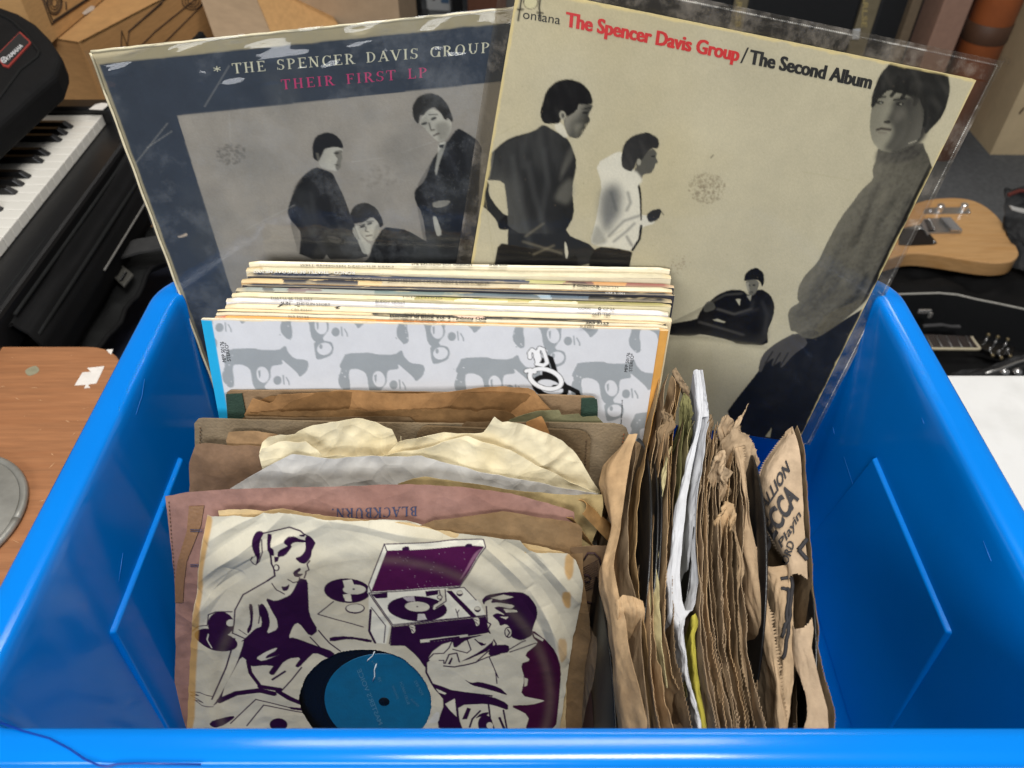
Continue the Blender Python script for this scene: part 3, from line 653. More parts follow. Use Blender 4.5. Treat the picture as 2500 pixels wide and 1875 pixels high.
# ------------------------------------------------------------------ background right: amplifiers, tube, boxes, guitars
vinylb = M('black_vinyl', (20, 22, 25), .55, .15, 60, .5, 700)
strap_t = M('tan_strip', (122, 112, 88), .7, .15, 40)
gold = M('gold_print', (176, 158, 104), .6, 0)
def amp(label, px0, px1, Yd, top=.75):
    A_, B_ = py(px0, Yd), py(px1, Yd); wd = B_[0] - A_[0]
    t = thing('speaker_cabinet', label, 'speaker cabinet', ((A_[0] + B_[0]) / 2, Yd + .15, FZ), 'black cabinets behind the right album')
    box('cabinet', ((A_[0] + B_[0]) / 2, Yd + .15, (FZ + top) / 2), (wd, .3, top - FZ), vinylb, t, bev=.012)
    return t, A_, B_
for lab, p0, p1, letters in (('black cabinet directly behind the top of the right album', (1440, 60), (1785, 60), None),
                     ('black cabinet with lettered tan strip on its left edge', (1808, 90), (2080, 90), (1792, 'CARLSB')),
                     ('narrow black cabinet with lettered tan strip and white tag', (2118, 100), (2196, 100), (2100, 'CARLSE'))):
    t, A_, B_ = amp(lab, p0, p1, 2.55)
    if letters:
        s0 = py((letters[0], 60), 2.55)[0]; x1 = A_[0] - .0015
        sp = box('lettered_strip', (s0 / 2 + x1 / 2 - .002, 2.57, 0), (x1 - s0 + .02, .03, 1.4), strap_t, t)
        pl = Plane((s0, 2.554, .2), (0, 0, -1), (-1, 0, 0)); pl.N = np.array([0, -1., 0])
        xx = (letters[0] + 11)
        text(letters[1], pl, (xx - 2, -40), (xx - 8, 66), (xx + 11, -39), gold, sp, bold=.012)
tagw = py((2093, 82), 2.54); prism('white_tag', [py(p, 2.545) for p in Z(1800, 0, [(892, 228), (950, 222), (942, 300), (886, 302)])], (0, -1, 0), .002, tgrey, t)
def upright(name, label, cat, pts, Yd, mat, dep=.1, bev=.004, top=.8):
    a, b = py(pts[0], Yd), py(pts[1], Yd)
    t = thing(name, label, cat, ((a[0] + b[0]) / 2, Yd, FZ)); box('panel', ((a[0] + b[0]) / 2, Yd + dep / 2, (FZ + top) / 2), (b[0] - a[0], dep, top - FZ), mat, t, bev=bev); return t
upright('wooden_post', 'dull brown wooden post right of the black cabinets', 'post', ((2198, 90), (2222, 90)), 2.52, M('post_brown', (112, 96, 76), .8, .15), .05)
upright('brown_divider', 'dark brown panel between wooden post and pinkish box', 'panel', ((2224, 90), (2262, 90)), 2.62, M('panel_dark', (62, 50, 46), .7, .15))
t = upright('carton', 'tall pinkish brown carton left of the orange tube', 'cardboard box', ((2262, 120), (2330, 120)), 2.50, M('pink_card', (156, 122, 104), .75, .12), .25)
t = upright('carton', 'orange brown carton standing behind the orange tube', 'cardboard box', ((2332, 120), (2440, 120)), 2.75, M('orange_card', (140, 82, 50), .8, .15), .2)
tb = thing('orange_tube', 'orange cardboard tube with a dark band beside the beige box', 'tube', (*py((2400, 100), 2.6)[:2], FZ))
c_ = py((2398, 100), 2.6); r_ = .068
lathe('tube_wall', [(0, FZ), (r_, FZ), (r_, .8), (r_ * .9, .8), (r_ * .9, .7)], (c_[0], c_[1], 0), (0, 0, 1), M('orange_paint', (170, 94, 50), .6, .15, 12), tb, 32)
zb = py((2400, 92), 2.53)[2]
lathe('dark_band', [(r_ + .001, zb - .03), (r_ + .003, zb - .028), (r_ + .003, zb + .028), (r_ + .001, zb + .03)], (c_[0], c_[1], 0), (0, 0, 1), M('band_dark', (88, 60, 42), .6, .1), tb, 32)
big, P, e1, e2 = carton('cardboard_box', 'large pale beige cardboard box standing on the carpet at right', (1.741, 2.58), (1, -.02), .8, (.02, 1), .6, FZ, .75, M('beige_card', (208, 186, 148), .85, .12, 9, .1, 200, stain=(190, 160, 112), ss=3))
pl = Plane((1.741, 2.578, .0), (1, 0, 0), (0, 0, -1)); pl.N = np.array([0, -1., 0])
text('169', pl, (2442, 148), (2462, 160), (2448, 134), M('pencil', (120, 104, 84), .8, 0), big, name='handwriting')
tube('drawn_arrow', [pl.hit(p) + np.array([0, -.002, 0]) for p in [(2500, 262), (2488, 277), (2495, 268)]], .0025, ink, big, 4)

# guitar lying on its bag
GZ = -.52
gt = thing('electric_guitar', 'natural wood electric guitar with chrome bridge lying on a black bag', 'guitar', pz((2340, 570), GZ))
body = [(2130, 600), (2165, 545), (2215, 505), (2260, 488), (2300, 483), (2345, 483), (2385, 492), (2420, 513), (2450, 545), (2472, 582), (2487, 612), (2486, 626), (2470, 638), (2435, 642), (2395, 639), (2350, 632), (2300, 624), (2260, 619), (2230, 618), (2200, 622), (2160, 634), (2130, 630)]
honey = M('honey_wood', (212, 166, 112), .25, .14, 10, 0, coat=.6, stretch=(1.2, 14, 14), stain=(196, 146, 88), ss=4)
chrome = M('chrome', (226, 226, 226), .2, 0, metal=.85); chrome2 = M('chrome_dull', (190, 190, 188), .3, .1, metal=.8)
bp_ = np.array([pz(p, GZ) for p in body]); cl = []
for i in range(len(bp_)):   # rounded outline
    a, b, c, d = bp_[i - 1], bp_[i], bp_[(i + 1) % len(bp_)], bp_[(i + 2) % len(bp_)]
    for s_ in (0, .33, .66): cl.append(.5 * ((2 * b) + (c - a) * s_ + (2 * a - 5 * b + 4 * c - d) * s_ ** 2 + (3 * b - a - 3 * c + d) * s_ ** 3))
gb = prism('body', cl, (0, 0, 1), .044, honey, gt); bevel(gb, .008, 4)
def gp(z0x, z0y, pts, k=5.53): return Z(z0x, z0y, pts, k)
pg_ = prism('pickguard', [pz(p, GZ + .002) for p in gp(2100, 400, [(520, 880), (900, 800), (930, 930), (1040, 1065), (1000, 1085), (700, 1100), (520, 1090)])], (0, 0, 1), .002, blackp, gt)
lathe('screw', [(.004, 0), (.003, .002), (0, .0025)], pz(gp(2100, 400, [(1000, 1052)])[0], GZ + .0022), (0, 0, 1), chrome, gt, 12)
prism('control_plate', [pz(p, GZ + .002) for p in gp(2100, 400, [(860, 620), (920, 590), (1420, 580), (1480, 600), (1490, 650), (1450, 668), (860, 672)])], (0, 0, 1), .002, chrome2, gt, .0008)
for kx_, ky_ in ((1060, 640), (1378, 630)):
    c = pz(gp(2100, 400, [(kx_, ky_)])[0], GZ + .002); lathe('knob', [(.010, 0), (.010, .019), (.0085, .021), (.0, .021)], c, (0, 0, 1), chrome, gt, 24, False)
for kx_, ky_ in ((950, 630), (1470, 655)): lathe('screw', [(.0045, 0), (.0035, .002), (0, .003)], pz(gp(2100, 400, [(kx_, ky_)])[0], GZ + .002), (0, 0, 1), chrome, gt, 12)
br = prism('bridge', [pz(p, GZ + .006) for p in gp(2100, 400, [(820, 800), (860, 735), (1230, 725), (1385, 890), (1370, 915), (960, 925), (910, 960)])], (0, 0, 1), .007, chrome2, gt, .001)
bz = GZ + .0063
prism('pickup', [pz(p, bz + .002) for p in gp(2100, 400, [(870, 750), (940, 745), (1010, 900), (930, 905)])], (0, 0, 1), .004, blackp, gt)
for k in range(6):
    c = pz(gp(2100, 400, [(1150 + 26 * k, 745 + 28 * k)])[0], bz + .006); lathe('saddle', [(.0052, -.014), (.0052, .014)], c, (1, 0, 0), chrome, gt, 10)
    c2 = pz(gp(2100, 400, [(930 + 14 * k, 750 + 27 * k)])[0], bz + .002); lathe('pole_piece', [(.003, 0), (.003, .003), (0, .003)], c2, (0, 0, 1), chrome, gt, 10)
    a = pz(gp(2100, 400, [(1150 + 26 * k, 745 + 28 * k)])[0], bz + .012); b = pz(gp(2100, 400, [(560 + 8 * k, 762 + 22 * k)])[0], bz + .010)
    tube('string', [a, b], .0006, chrome, gt, 5)
jk = pz(gp(2100, 400, [(1810, 1395)])[0], GZ - .03); lathe('jack_socket', [(.0045, 0), (.009, .0), (.009, .004), (.0045, .004)], jk + np.array([0, -.004, .0]), (0, -1, .1), chrome2, gt, 16)
# bag beneath it
gx, gy = np.meshgrid(np.linspace(0, 1, 70), np.linspace(0, 1, 40))
def bag_sheet(name, quad, zs, amp_, seed, mat, parent, sx=4, sy=5, T=.006):
    A, B, C_, D = (pz(p, z) for p, z in zip(quad, zs))
    G = (A * (1 - gx[..., None]) + B * gx[..., None]) * (1 - gy[..., None]) + (D * (1 - gx[..., None]) + C_ * gx[..., None]) * gy[..., None]
    nz = Noise(seed); G[..., 2] += amp_ * (nz.fbm(gx * sx, gy * sy, 4) + .5 * nz.crumple(gx * sx * 1.4, gy * sy * 1.2, 2)); V, f = thick(G, T); return add(name, V, f, mat, parent, smooth=True), G
gb2 = thing('guitar_bag', 'crumpled black guitar bag spread beneath the wooden guitar', 'bag', pz((2300, 660), -.6))
bag_sheet('bag_top', [(2080, 735), (2560, 790), (2620, 560), (2100, 560)], (-.60, -.60, -.57, -.57), .035, 21, fabric, gb2)
oc = thing('guitar_case', 'open black guitar case with white-piped rim behind the white table', 'guitar case', pz((2330, 820), FZ))
velvet = M('black_velvet', (12, 12, 13), .9, .2, 40)
prism('case_floor', [pz(p, -.66) for p in [(2080, 980), (2700, 980), (2560, 690), (2100, 690)]], (0, 0, 1), .02, velvet, oc)
rim = [(2120, 730), (2165, 720), (2220, 718), (2290, 716), (2335, 720), (2380, 731), (2440, 743), (2510, 758), (2600, 775)]
R3 = np.array([pz(p, -.55) for p in rim]); G = np.stack([R3, R3 + np.array([0, -.01, -.06]), R3 + np.array([0, -.02, -.11])], 0); V, f = thick(G, .006); add('case_wall', V, f, vinylb, oc, smooth=True)
tube('piping', R3 + np.array([0, -.003, .003]), .0026, M('piping_white', (190, 188, 180), .6, .3, 300), oc)
lt = pz((2250, 748), -.56); box('latch', lt + np.array([0, -.02, 0]), (.034, .008, .012), chrome, oc, bev=.003)
box('latch_loop', lt + np.array([.012, -.03, -.004]), (.010, .006, .016), chrome2, oc, bev=.002)
strip('lining_fold', [pz(p, -.60) for p in [(2255, 795), (2300, 792), (2345, 796)]], np.array([0, .01, .0]), .003, M('lining_grey', (70, 70, 72), .7, .2), oc)
ng = thing('guitar_neck', 'dark bound guitar neck with chrome tuners resting inside the open case', 'guitar', pz((2330, 835), -.62))
FB = [(2150, 812), (2372, 821), (2392, 848), (2170, 846)]
fbz = -.60
prism('fretboard', [pz(p, fbz) for p in FB], (0, 0, 1), .012, M('rosewood', (44, 28, 22), .5, .3, 20), ng)
cream = M('cream_binding', (214, 204, 176), .5, .1)
strip('binding', [pz(p, fbz + .001) for p in [(2170, 848), (2280, 850), (2393, 851)]], np.array([0, .006, 0]), .004, cream, ng, wave=0)
strip('binding', [pz(p, fbz + .001) for p in [(2372, 821), (2382, 836), (2393, 850)]], np.array([.006, 0, 0]), .004, cream, ng, wave=0)
for k in range(6):
    x = 2358 - 24 * k; tube('fret', [pz((x, 820), fbz + .0014), pz((x + 15, 848), fbz + .0014)], .0011, chrome2, ng, 5)
for k in range(6):
    tube('string', [pz((2160, 815 + 5.4 * k), fbz + .004), pz((2374 + 3.2 * k, 823 + 4.6 * k), fbz + .004)], .0005, chrome, ng, 4)
prism('headstock', [pz(p, fbz - .012) for p in [(2374, 822), (2440, 836), (2480, 846), (2476, 862), (2440, 868), (2394, 850)]], (0, 0, 1), .014, M('headstock_black', (18, 17, 17), .25, .1), ng, .002)
for k, (x, y) in enumerate([(2405, 834), (2428, 839), (2452, 845), (2415, 856), (2436, 862), (2458, 858)]):
    c = pz((x, y), fbz - .011); lathe('tuner_post', [(.003, 0), (.003, .009), (0, .010)], c, (0, 0, 1), chrome, ng, 12)
    e = pz((x + 8, y + (-16 if k < 3 else 12)), fbz - .008); tube('tuner_shaft', [c + np.array([0, 0, .002]), e], .0014, chrome2, ng, 6); lathe('tuner_key', [(0, -.003), (.005, -.003), (.005, .003), (0, .003)], e, (1, 0, .2), M('aged_gold', (150, 136, 104), .4, .2, metal=.7), ng, 12)
bag3 = thing('instrument_bag', 'black bag with pale stripe at the right edge beside the guitar', 'bag', pz((2490, 560), -.6))
bag_sheet('bag_top', [(2462, 640), (2700, 760), (2700, 470), (2448, 470)], (-.56, -.56, -.45, -.45), .03, 33, vinylb, bag3)
strip('pale_stripe', [pz(p, -.43) for p in [(2468, 506), (2490, 512), (2560, 520)]], np.array([0, .02, 0]), .003, M('stripe_pale', (186, 186, 184), .6, .1), bag3)
strip('red_edge', [pz(p, -.42) for p in [(2462, 475), (2490, 464), (2560, 462)]], np.array([0, .012, 0]), .004, M('dark_red', (92, 34, 30), .6, .1), bag3)
bag4 = thing('instrument_case', 'shiny black case edge with silver trim just behind the white table', 'case', pz((2440, 900), -.6))
bag_sheet('case_lid', [(2260, 1000), (2640, 1000), (2640, 850), (2330, 900)], (-.58, -.58, -.50, -.56), .02, 41, vinylb, bag4)
tube('silver_trim', [pz(p, -.5) for p in [(2405, 912), (2440, 902), (2480, 886), (2520, 874), (2560, 866)]], .003, chrome2, bag4)
for x in (2452, 2484): lathe('corner_stud', [(.010, 0), (.008, .006), (0, .008)], pz((x, 908), -.53), (0, 0, 1), chrome, bag4, 14)

# ------------------------------------------------------------------ the two big albums leaning on the back rim
_k = .983; RA = Plane(CAM + (np.array([.00338, .52252, .51056]) - CAM) * _k, (.98362, -.02818, -.17801), (-.18010, -.19134, -.96486))
_l = RA.back(.009); _tl = _l.hit((224, 128)); LA = Plane(_tl, _l.hit((1240, 24)) - _tl, (0.07, -.19, -.97))
printm = M('printed_card', attr=True, rough=.55, var=.05, vs=60, bump=.02, bs=500, spec=.12)
edge_cream = M('worn_card_edge', (222, 208, 168), .8, .25, 120, .3, 500)
def cover_grid(plane, cv, u0, v0, u1, v1, nu, nv, off, name, parent, disp=None):
    u, v = np.meshgrid(np.linspace(u0, u1, nu), np.linspace(v0, v1, nv))
    o = off + (disp(u, v) if disp else 0)
    return add(name, plane.pt(u, v, o).reshape(-1, 3), gfaces(nv, nu), printm, parent, cv.sample(u, v).reshape(-1, 3), True)
def card_body(plane, W, H, T, mat, parent, name='card'):
    P = [plane.pt(u, v, 0.) for u, v in ((0, 0), (W, 0), (W, H), (0, H))]
    return prism(name, P, plane.N, T, mat, parent, .0006)

# ---- left album: navy border, grey picture of three men
WA = .315 * _k
al = thing('album_sleeve', 'navy bordered album sleeve with white and pink serif title, tilted left, in clear plastic', 'album sleeve', LA.pt(.15, .315))
card_body(LA, WA, WA, .0035, edge_cream, al)
cv = Canvas(LA, 0, 0, WA, WA, .0005, (62, 71, 85))
gz = LA.uv((433, 282)); 
# inner picture
inner = [(433, 282), (1290, 192), (1255, 760), (590, 760), (563, 703)]
cv.poly(inner, (172, 164, 154), smooth=False)
def Z2(p): return Z(600, 0, p)
def Z6(p): return Z(500, 450, p)
dk, dk2, sk, skd = (24, 25, 30), (46, 46, 46), (206, 201, 188), (104, 99, 90)
# man standing at left, turned away
cv.poly([(771, 407), (790, 413), (812, 421), (822, 443), (840, 480), (856, 525), (889, 602), (900, 632), (730, 632), (736, 567), (720, 548), (706, 532), (702, 513), (709, 491), (721, 456), (733, 437), (749, 421)], dk, 1)
cv.poly(Z2([(560, 1200), (600, 1140), (700, 1128), (750, 1150), (742, 1190), (752, 1215), (738, 1235), (735, 1290), (700, 1320), (650, 1310), (570, 1285)]), sk, 1)
cv.poly(Z2([(690, 1160), (748, 1155), (742, 1190), (750, 1215), (737, 1240), (735, 1290), (705, 1320), (690, 1280), (712, 1225), (690, 1200)]), skd, 1, .85)
cv.poly(Z2([(520, 1215), (514, 1120), (540, 1050), (620, 1016), (690, 1035), (740, 1085), (757, 1145), (700, 1133), (640, 1140), (606, 1150), (592, 1190), (560, 1245), (535, 1232)]), dk, 1)
cv.ell(Z2([(700, 1180)])[0], 7, 3, dk, 0, 1, .9); cv.ell(Z2([(700, 1270)])[0], 6, 2, dk, 10, 1, .7)
cv.poly(Z2([(540, 1180), (560, 1175), (575, 1230), (555, 1245)]), skd, 1)
cv.line([(716, 470), (724, 450), (735, 440)], 5, (120, 112, 102), .5, 2)
cv.poly(Z6([(945, 395), (1010, 400), (1062, 432), (1022, 462), (955, 432)]), (104, 98, 90), 1)
for q in ([(760, 470), (770, 560)], [(800, 450), (830, 560)], [(745, 500), (760, 540)]): cv.line(q, 5, (66, 66, 68), .6, 3)
cv.poly([(790, 560), (850, 545), (886, 632), (760, 632)], (60, 58, 54), 3, .7)
# man leaning on his hand
cv.poly(Z6([(1270, 560), (1300, 450), (1380, 328), (1460, 335), (1560, 350), (1720, 445), (1900, 520), (2100, 560), (2110, 700), (1200, 700), (1230, 600)]), dk, 1)
cv.poly(Z6([(1170, 330), (1230, 288), (1290, 250), (1335, 290), (1350, 350), (1325, 415), (1275, 440), (1215, 395)]), sk, 1)
cv.poly(Z6([(1120, 290), (1128, 200), (1170, 152), (1250, 138), (1325, 180), (1368, 260), (1382, 312), (1352, 336), (1338, 290), (1290, 244), (1230, 292), (1140, 302)]), (48, 45, 42), 1)
cv.poly(Z6([(1132, 350), (1178, 302), (1196, 380), (1245, 440), (1285, 465), (1270, 540), (1218, 532), (1188, 450)]), (206, 202, 190), 1)
for q in ([(1155, 330), (1190, 420)], [(1148, 350), (1185, 440)]): cv.line(Z6(q), 2, skd, .7, 1)
for q in ((1218, 325), (1272, 302)): cv.ell(Z6([q])[0], 7, 2.6, dk, -18, 1, .9)
cv.line(Z6([(1195, 318), (1235, 306)]), 2.5, dk, .8, 1); cv.line(Z6([(1250, 288), (1300, 282)]), 2.5, dk, .8, 1)
cv.line(Z6([(1245, 330), (1240, 360), (1262, 365)]), 3, skd, .8, 1); cv.line(Z6([(1245, 398), (1290, 390)]), 3, (90, 76, 70), .9, 1)
cv.poly(Z6([(1310, 330), (1345, 300), (1350, 350), (1325, 415), (1290, 435)]), skd, 2, .5)
# man standing at right with folded arms
cv.poly(Z2([(1440, 1230), (1480, 1175), (1560, 1090), (1632, 984), (1700, 1020), (1790, 1080), (1822, 1140), (1812, 1250), (1800, 1450), (1790, 1700), (1800, 2000), (1400, 2000), (1395, 1860), (1360, 1640), (1310, 1560), (1298, 1470), (1380, 1395)]), dk, 1)
cv.poly(Z2([(1335, 950), (1370, 885), (1430, 830), (1500, 865), (1545, 930), (1585, 915), (1592, 1000), (1545, 1075), (1490, 1098), (1430, 1042), (1385, 990)]), sk, 1)
cv.poly(Z2([(1455, 950), (1545, 930), (1590, 990), (1545, 1075), (1490, 1098), (1480, 1040)]), skd, 3, .55)
cv.poly(Z2([(1290, 905), (1284, 820), (1330, 742), (1420, 714), (1500, 738), (1562, 810), (1602, 920), (1590, 945), (1560, 905), (1540, 930), (1500, 862), (1452, 822), (1402, 852), (1372, 892), (1345, 885), (1332, 965)]), (44, 42, 40), 1)
for q in ((1378, 952), (1450, 914)): cv.ell(Z2([q])[0], 8, 3.4, dk, -20, 1, .9)
cv.line(Z2([(1415, 885), (1480, 882)]), 3, dk, .8, 1)
cv.line(Z2([(1415, 950), (1430, 1005), (1455, 1000)]), 4, skd, .9, 1); cv.line(Z2([(1450, 1045), (1490, 1028)]), 4, (80, 68, 64), .9, 1)
cv.poly(Z2([(1490, 1100), (1550, 1090), (1530, 1160), (1495, 1250), (1470, 1362), (1458, 1310), (1478, 1200)]), (212, 208, 196), 1)
cv.poly(Z2([(1490, 1118), (1530, 1112), (1525, 1140), (1495, 1140)]), dk)
cv.poly(Z2([(1438, 1562), (1500, 1545), (1588, 1545), (1545, 1592), (1450, 1602)]), (170, 164, 152), 1)
cv.poly(Z6([(1758, 240), (1790, 250), (1832, 385), (1792, 402), (1772, 330)]), (206, 202, 190), 1)
for q in ([(1420, 1420), (1560, 1480), (1700, 1470)], [(1340, 1520), (1450, 1500)], [(1690, 1100), (1720, 1300)], [(1600, 1250), (1640, 1400)]): cv.line(Z2(q), 5, (62, 64, 72), .6, 3)
cv.poly(Z6([(910, 590), (940, 540), (985, 600)]), (176, 170, 160), 0, 1, False)
cv.cloth([(771, 407), (822, 443), (856, 525), (889, 602), (900, 632), (730, 632), (706, 532), (721, 456)], 301, 70, 30, 150, .25, (92, 92, 98))
cv.cloth(Z2([(1440, 1230), (1632, 984), (1822, 1140), (1800, 1450), (1800, 2000), (1400, 2000), (1298, 1470)]), 302, 75, 30, 150, .26, (92, 94, 104))
cv.cloth(Z6([(1300, 450), (1460, 335), (1720, 445), (2100, 560), (2110, 700), (1200, 700)]), 303, 15, 30, 150, .25, (84, 82, 80))
for q_, a_, b_, m_ in (([(771, 407), (822, 443), (856, 525), (889, 602), (900, 632), (730, 632), (706, 532), (721, 456)], -6, -4, .6), (Z2([(1440, 1230), (1632, 984), (1822, 1140), (1800, 1450), (1800, 2000), (1400, 2000), (1298, 1470)]), -6, -4, .6)):
    cv.model(q_, a_, b_, 10, m_, (130, 128, 126))
for q_ in (Z2([(1335, 950), (1430, 830), (1545, 930), (1592, 1000), (1490, 1098), (1385, 990)]), Z6([(1170, 330), (1290, 250), (1350, 350), (1275, 440), (1215, 395)]), Z2([(560, 1200), (600, 1140), (750, 1150), (735, 1290), (700, 1320), (570, 1285)])):
    cv.model(q_, -5, -2, 8, .35, (222, 217, 204))
# worn print: stain, creases, rubbed border
rs = np.random.RandomState(3)
for k in range(150):
    a, r = rs.rand() * 6.28, 36 * rs.rand() ** .5; cv.ell((565 + r * 1.05 * math.cos(a), 376 + r * .72 * math.sin(a)), rs.uniform(1.5, 4.5), rs.uniform(1.5, 3.5), (112, 106, 98), 0, 1, .35)
for k in range(60):
    a, r = rs.rand() * 6.28, 50 * rs.rand() ** .5; cv.ell((925 + r * math.cos(a), 430 + r * .6 * math.sin(a)), 4, 3, (126, 119, 110), 0, 2, .25)
for q in ([(560, 275), (563, 360)], [(860, 395), (935, 385)], [(600, 560), (680, 520), (720, 500)], [(980, 372), (1060, 345)], [(500, 260), (560, 160)], [(360, 360), (420, 320)], [(330, 400), (410, 300)]):
    cv.line(q, 1.6, (196, 192, 184), .5, 1)
cv.poly(Z(0, 450, [(1370, 400), (1400, 392), (1445, 372), (1448, 395), (1410, 405), (1380, 410)]), (206, 188, 170))
cv.mottle(5, 60, .16); cv.mottle(9, 25, .30, 5, (112, 114, 114)); cv.grain(2, .14)
# cream worn margins
cvx, cvy = cv.x * cv.res, cv.y * cv.res; nz = Noise(12)
for d, wd in ((cvy, .0080), (cvx, .0026), (WA - cvx, .0030)):
    m = np.clip((wd + nz.fbm(cvx * 90, cvy * 90, 4) * .0007 - d) / .0008, 0, 1)[..., None]; cv.a = cv.a * (1 - m) + lin((182, 170, 140)) * m
nzl = Noise(61)
def dispL(u, v): return .0012 * nzl.fbm(u * 9, v * 9, 3)
lgrid = cover_grid(LA, cv, 0, 0, WA, .275, 430, 375, .0004, 'front_print', al, lambda u, v: 0 * u)
ivory = M('ink_ivory', (226, 222, 196), .5, .1, 200); pink = M('ink_pink', (206, 38, 112), .5, .1, 200)
text('* THE SPENCER DAVIS GROUP', LA, (524, 183), (1194, 128), (520, 158), ivory, lgrid, ser=True, track=.1, off=.0007)
text('THEIR FIRST LP', LA, (689, 218), (1042, 188), (686, 194), pink, lgrid, ser=True, track=.12, off=.0007)
# clear plastic over it, wrinkled along the top
plast = clear_plastic('clear_sleeve_old', haze=.05, rough=.06, haze_col=(.52, .56, .60), refl=.9)
u, v = np.meshgrid(np.linspace(-.0025, WA + .003, 180), np.linspace(-.002, .30, 180))
n2 = Noise(77); env = np.exp(-np.clip(v - .012, 0, 1) / .016)
wv = .0012 + .0007 * n2.fbm(u * 22, v * 16, 4) + env * (.0034 * n2.fbm(u * 16 + v * 8, v * 105 + u * 10, 3) + .0016 * np.sin(u * 120 + 3 * n2(u * 20, v * 20)) * np.sin(np.clip(v, 0, .03) * 105)) + .0012 * n2.crumple(u * 9 + v * 6, v * 5, 3) * (.25 + env)
add('plastic_cover', LA.pt(u, v, np.maximum(wv, .0009)).reshape(-1, 3), gfaces(*u.shape), plast, al, smooth=True)
tube('cover_edge', [LA.pt(-.0006 + .0002 * math.sin(k * .9), k * .30 / 60, .0006) for k in range(61)], .0010, M('aged_plastic', (206, 196, 166), .35, .2, 90), al, 6)
tube('cover_edge', [LA.pt(k * WA / 60, -.0006 + .00015 * math.sin(k * 1.7), .0004) for k in range(61)], .0010, M('aged_plastic'), al, 6)

# ---- right album: cream, four men, red and black title
ar = thing('album_sleeve', 'cream album sleeve with red and black title and four monochrome men, in clear plastic', 'album sleeve', RA.pt(.15, .315))
card_body(RA, WA, WA, .0045, M('card_yellowed', (226, 212, 158), .8, .2, 100, .3, 500), ar)
cv = Canvas(RA, 0, 0, WA, WA, .0005, (196, 189, 163)); cv.mottle(15, 14, .13, 5); cv.mottle(25, 9, .5, 4, (190, 178, 138))
def Z3(p): return Z(1200, 0, p)
def Z4(p): return Z(1800, 0, p)
def Z7(p): return Z(1150, 450, p)
def Z8(p): return Z(1800, 450, p)
k0, k1, k2, k3 = (18, 18, 20), (40, 41, 42), (88, 87, 80), (164, 161, 146)
# far left man, seen from behind
cv.poly(Z3([(400, 955), (470, 1000), (575, 1058), (612, 1110), (660, 1250), (620, 1450), (640, 1659), (560, 1800), (800, 1900), (820, 2050), (120, 2050), (130, 1659), (112, 1500), (95, 1395), (-60, 1385), (-70, 1230), (0, 1180), (60, 1120), (145, 1060), (330, 1010)]), k1, 1)
cv.poly(Z7([(60, -60), (140, -20), (135, 80), (205, 180), (262, 238), (335, 240), (332, 332), (260, 352), (214, 342), (200, 282), (130, 200), (68, 152), (10, 60)]), k1, 1)
cv.poly(Z7([(262, 238), (335, 240), (332, 332), (260, 352), (214, 342), (210, 290)]), k0, 1)
cv.poly(Z7([(180, 610), (212, 450), (330, 470), (500, 500), (690, 540), (735, 580), (822, 530), (822, 720), (180, 720)]), k0, 1)
cv.poly(Z3([(540, 1300), (612, 1110), (640, 1200), (560, 1330), (520, 1420)]), (150, 148, 138), 3, .35)
cv.poly(Z7([(700, 0), (780, -60), (810, 60), (740, 160), (700, 140), (640, 110)]), (160, 158, 146), 4, .4)
for q in ([(160, 1200), (200, 1500), (300, 1900)], [(280, 1250), (330, 1500), (420, 1800)], [(400, 1150), (430, 1400), (380, 1700)], [(240, 1100), (250, 1300)]): cv.line(Z3(q), 7, (88, 90, 90), .55, 4)
for q in ([(400, 440), (700, 530)], [(420, 400), (560, 300)], [(480, 540), (640, 470)]): cv.line(Z7(q), 4, (150, 142, 120), .5, 2)
cv.poly(Z7([(722, 430), (740, 470), (752, 540), (735, 580), (722, 520)]), (206, 202, 184))
cv.poly(Z3([(660, 850), (665, 800), (785, 806), (772, 842), (742, 890), (763, 925), (750, 948), (722, 952), (716, 986), (690, 1010), (690, 1050), (652, 1070), (590, 1050), (548, 930), (600, 880)]), k2, 1)
cv.poly(Z3([(480, 960), (540, 940), (592, 1052), (560, 1062), (500, 1010)]), (214, 210, 192), 1)
cv.poly(Z3([(380, 905), (376, 860), (420, 700), (500, 625), (600, 606), (700, 640), (762, 710), (787, 802), (720, 808), (668, 802), (660, 850), (600, 890), (540, 905), (525, 950), (470, 955), (400, 948)]), k0, 1)
cv.ell(Z3([(548, 888)])[0], 8, 11, k3, -15, 1); cv.ell(Z3([(550, 890)])[0], 4, 6, k2, -15, 1)
cv.line(Z3([(690, 842), (760, 830)]), 3, k0, .9, 1); cv.ell(Z3([(722, 868)])[0], 8, 2.5, k0, 0, 1, .9); cv.line(Z3([(690, 995), (716, 985)]), 3, k0, .9, 1)
cv.poly(Z3([(640, 960), (715, 950), (690, 1050), (650, 1068)]), k3, 3, .5)
# slim man in white shirt
cv.poly(Z7([(1010, 0), (960, -160), (1140, -260), (1180, -230), (1290, -60), (1312, 240), (1345, 232), (1400, 260), (1420, 300), (1312, 330), (1290, 420), (1245, 518), (1110, 484), (960, 472), (918, 442), (962, 290), (985, 150)]), (216, 213, 198), 1)
cv.poly(Z7([(1010, 340), (985, 200), (1000, 60), (1060, 0), (1130, -10), (1172, 80), (1150, 250), (1090, 300), (1060, 400)]), (120, 121, 118), 7)
cv.poly(Z7([(920, 445), (960, 300), (1000, 340), (1060, 450), (960, 472)]), (150, 150, 142), 3, .8)
for q in ([(1060, 400), (1180, 280), (1300, 240)], [(1100, 440), (1200, 360), (1260, 300)], [(1080, 60), (1120, 200)], [(1210, 60), (1230, 140), (1200, 200)], [(1240, 470), (1200, 400)]): cv.line(Z7(q), 6, (92, 94, 94), .65, 2)
cv.poly(Z7([(1350, 236), (1392, 198), (1455, 186), (1470, 205), (1445, 272), (1372, 297)]), k1, 1)
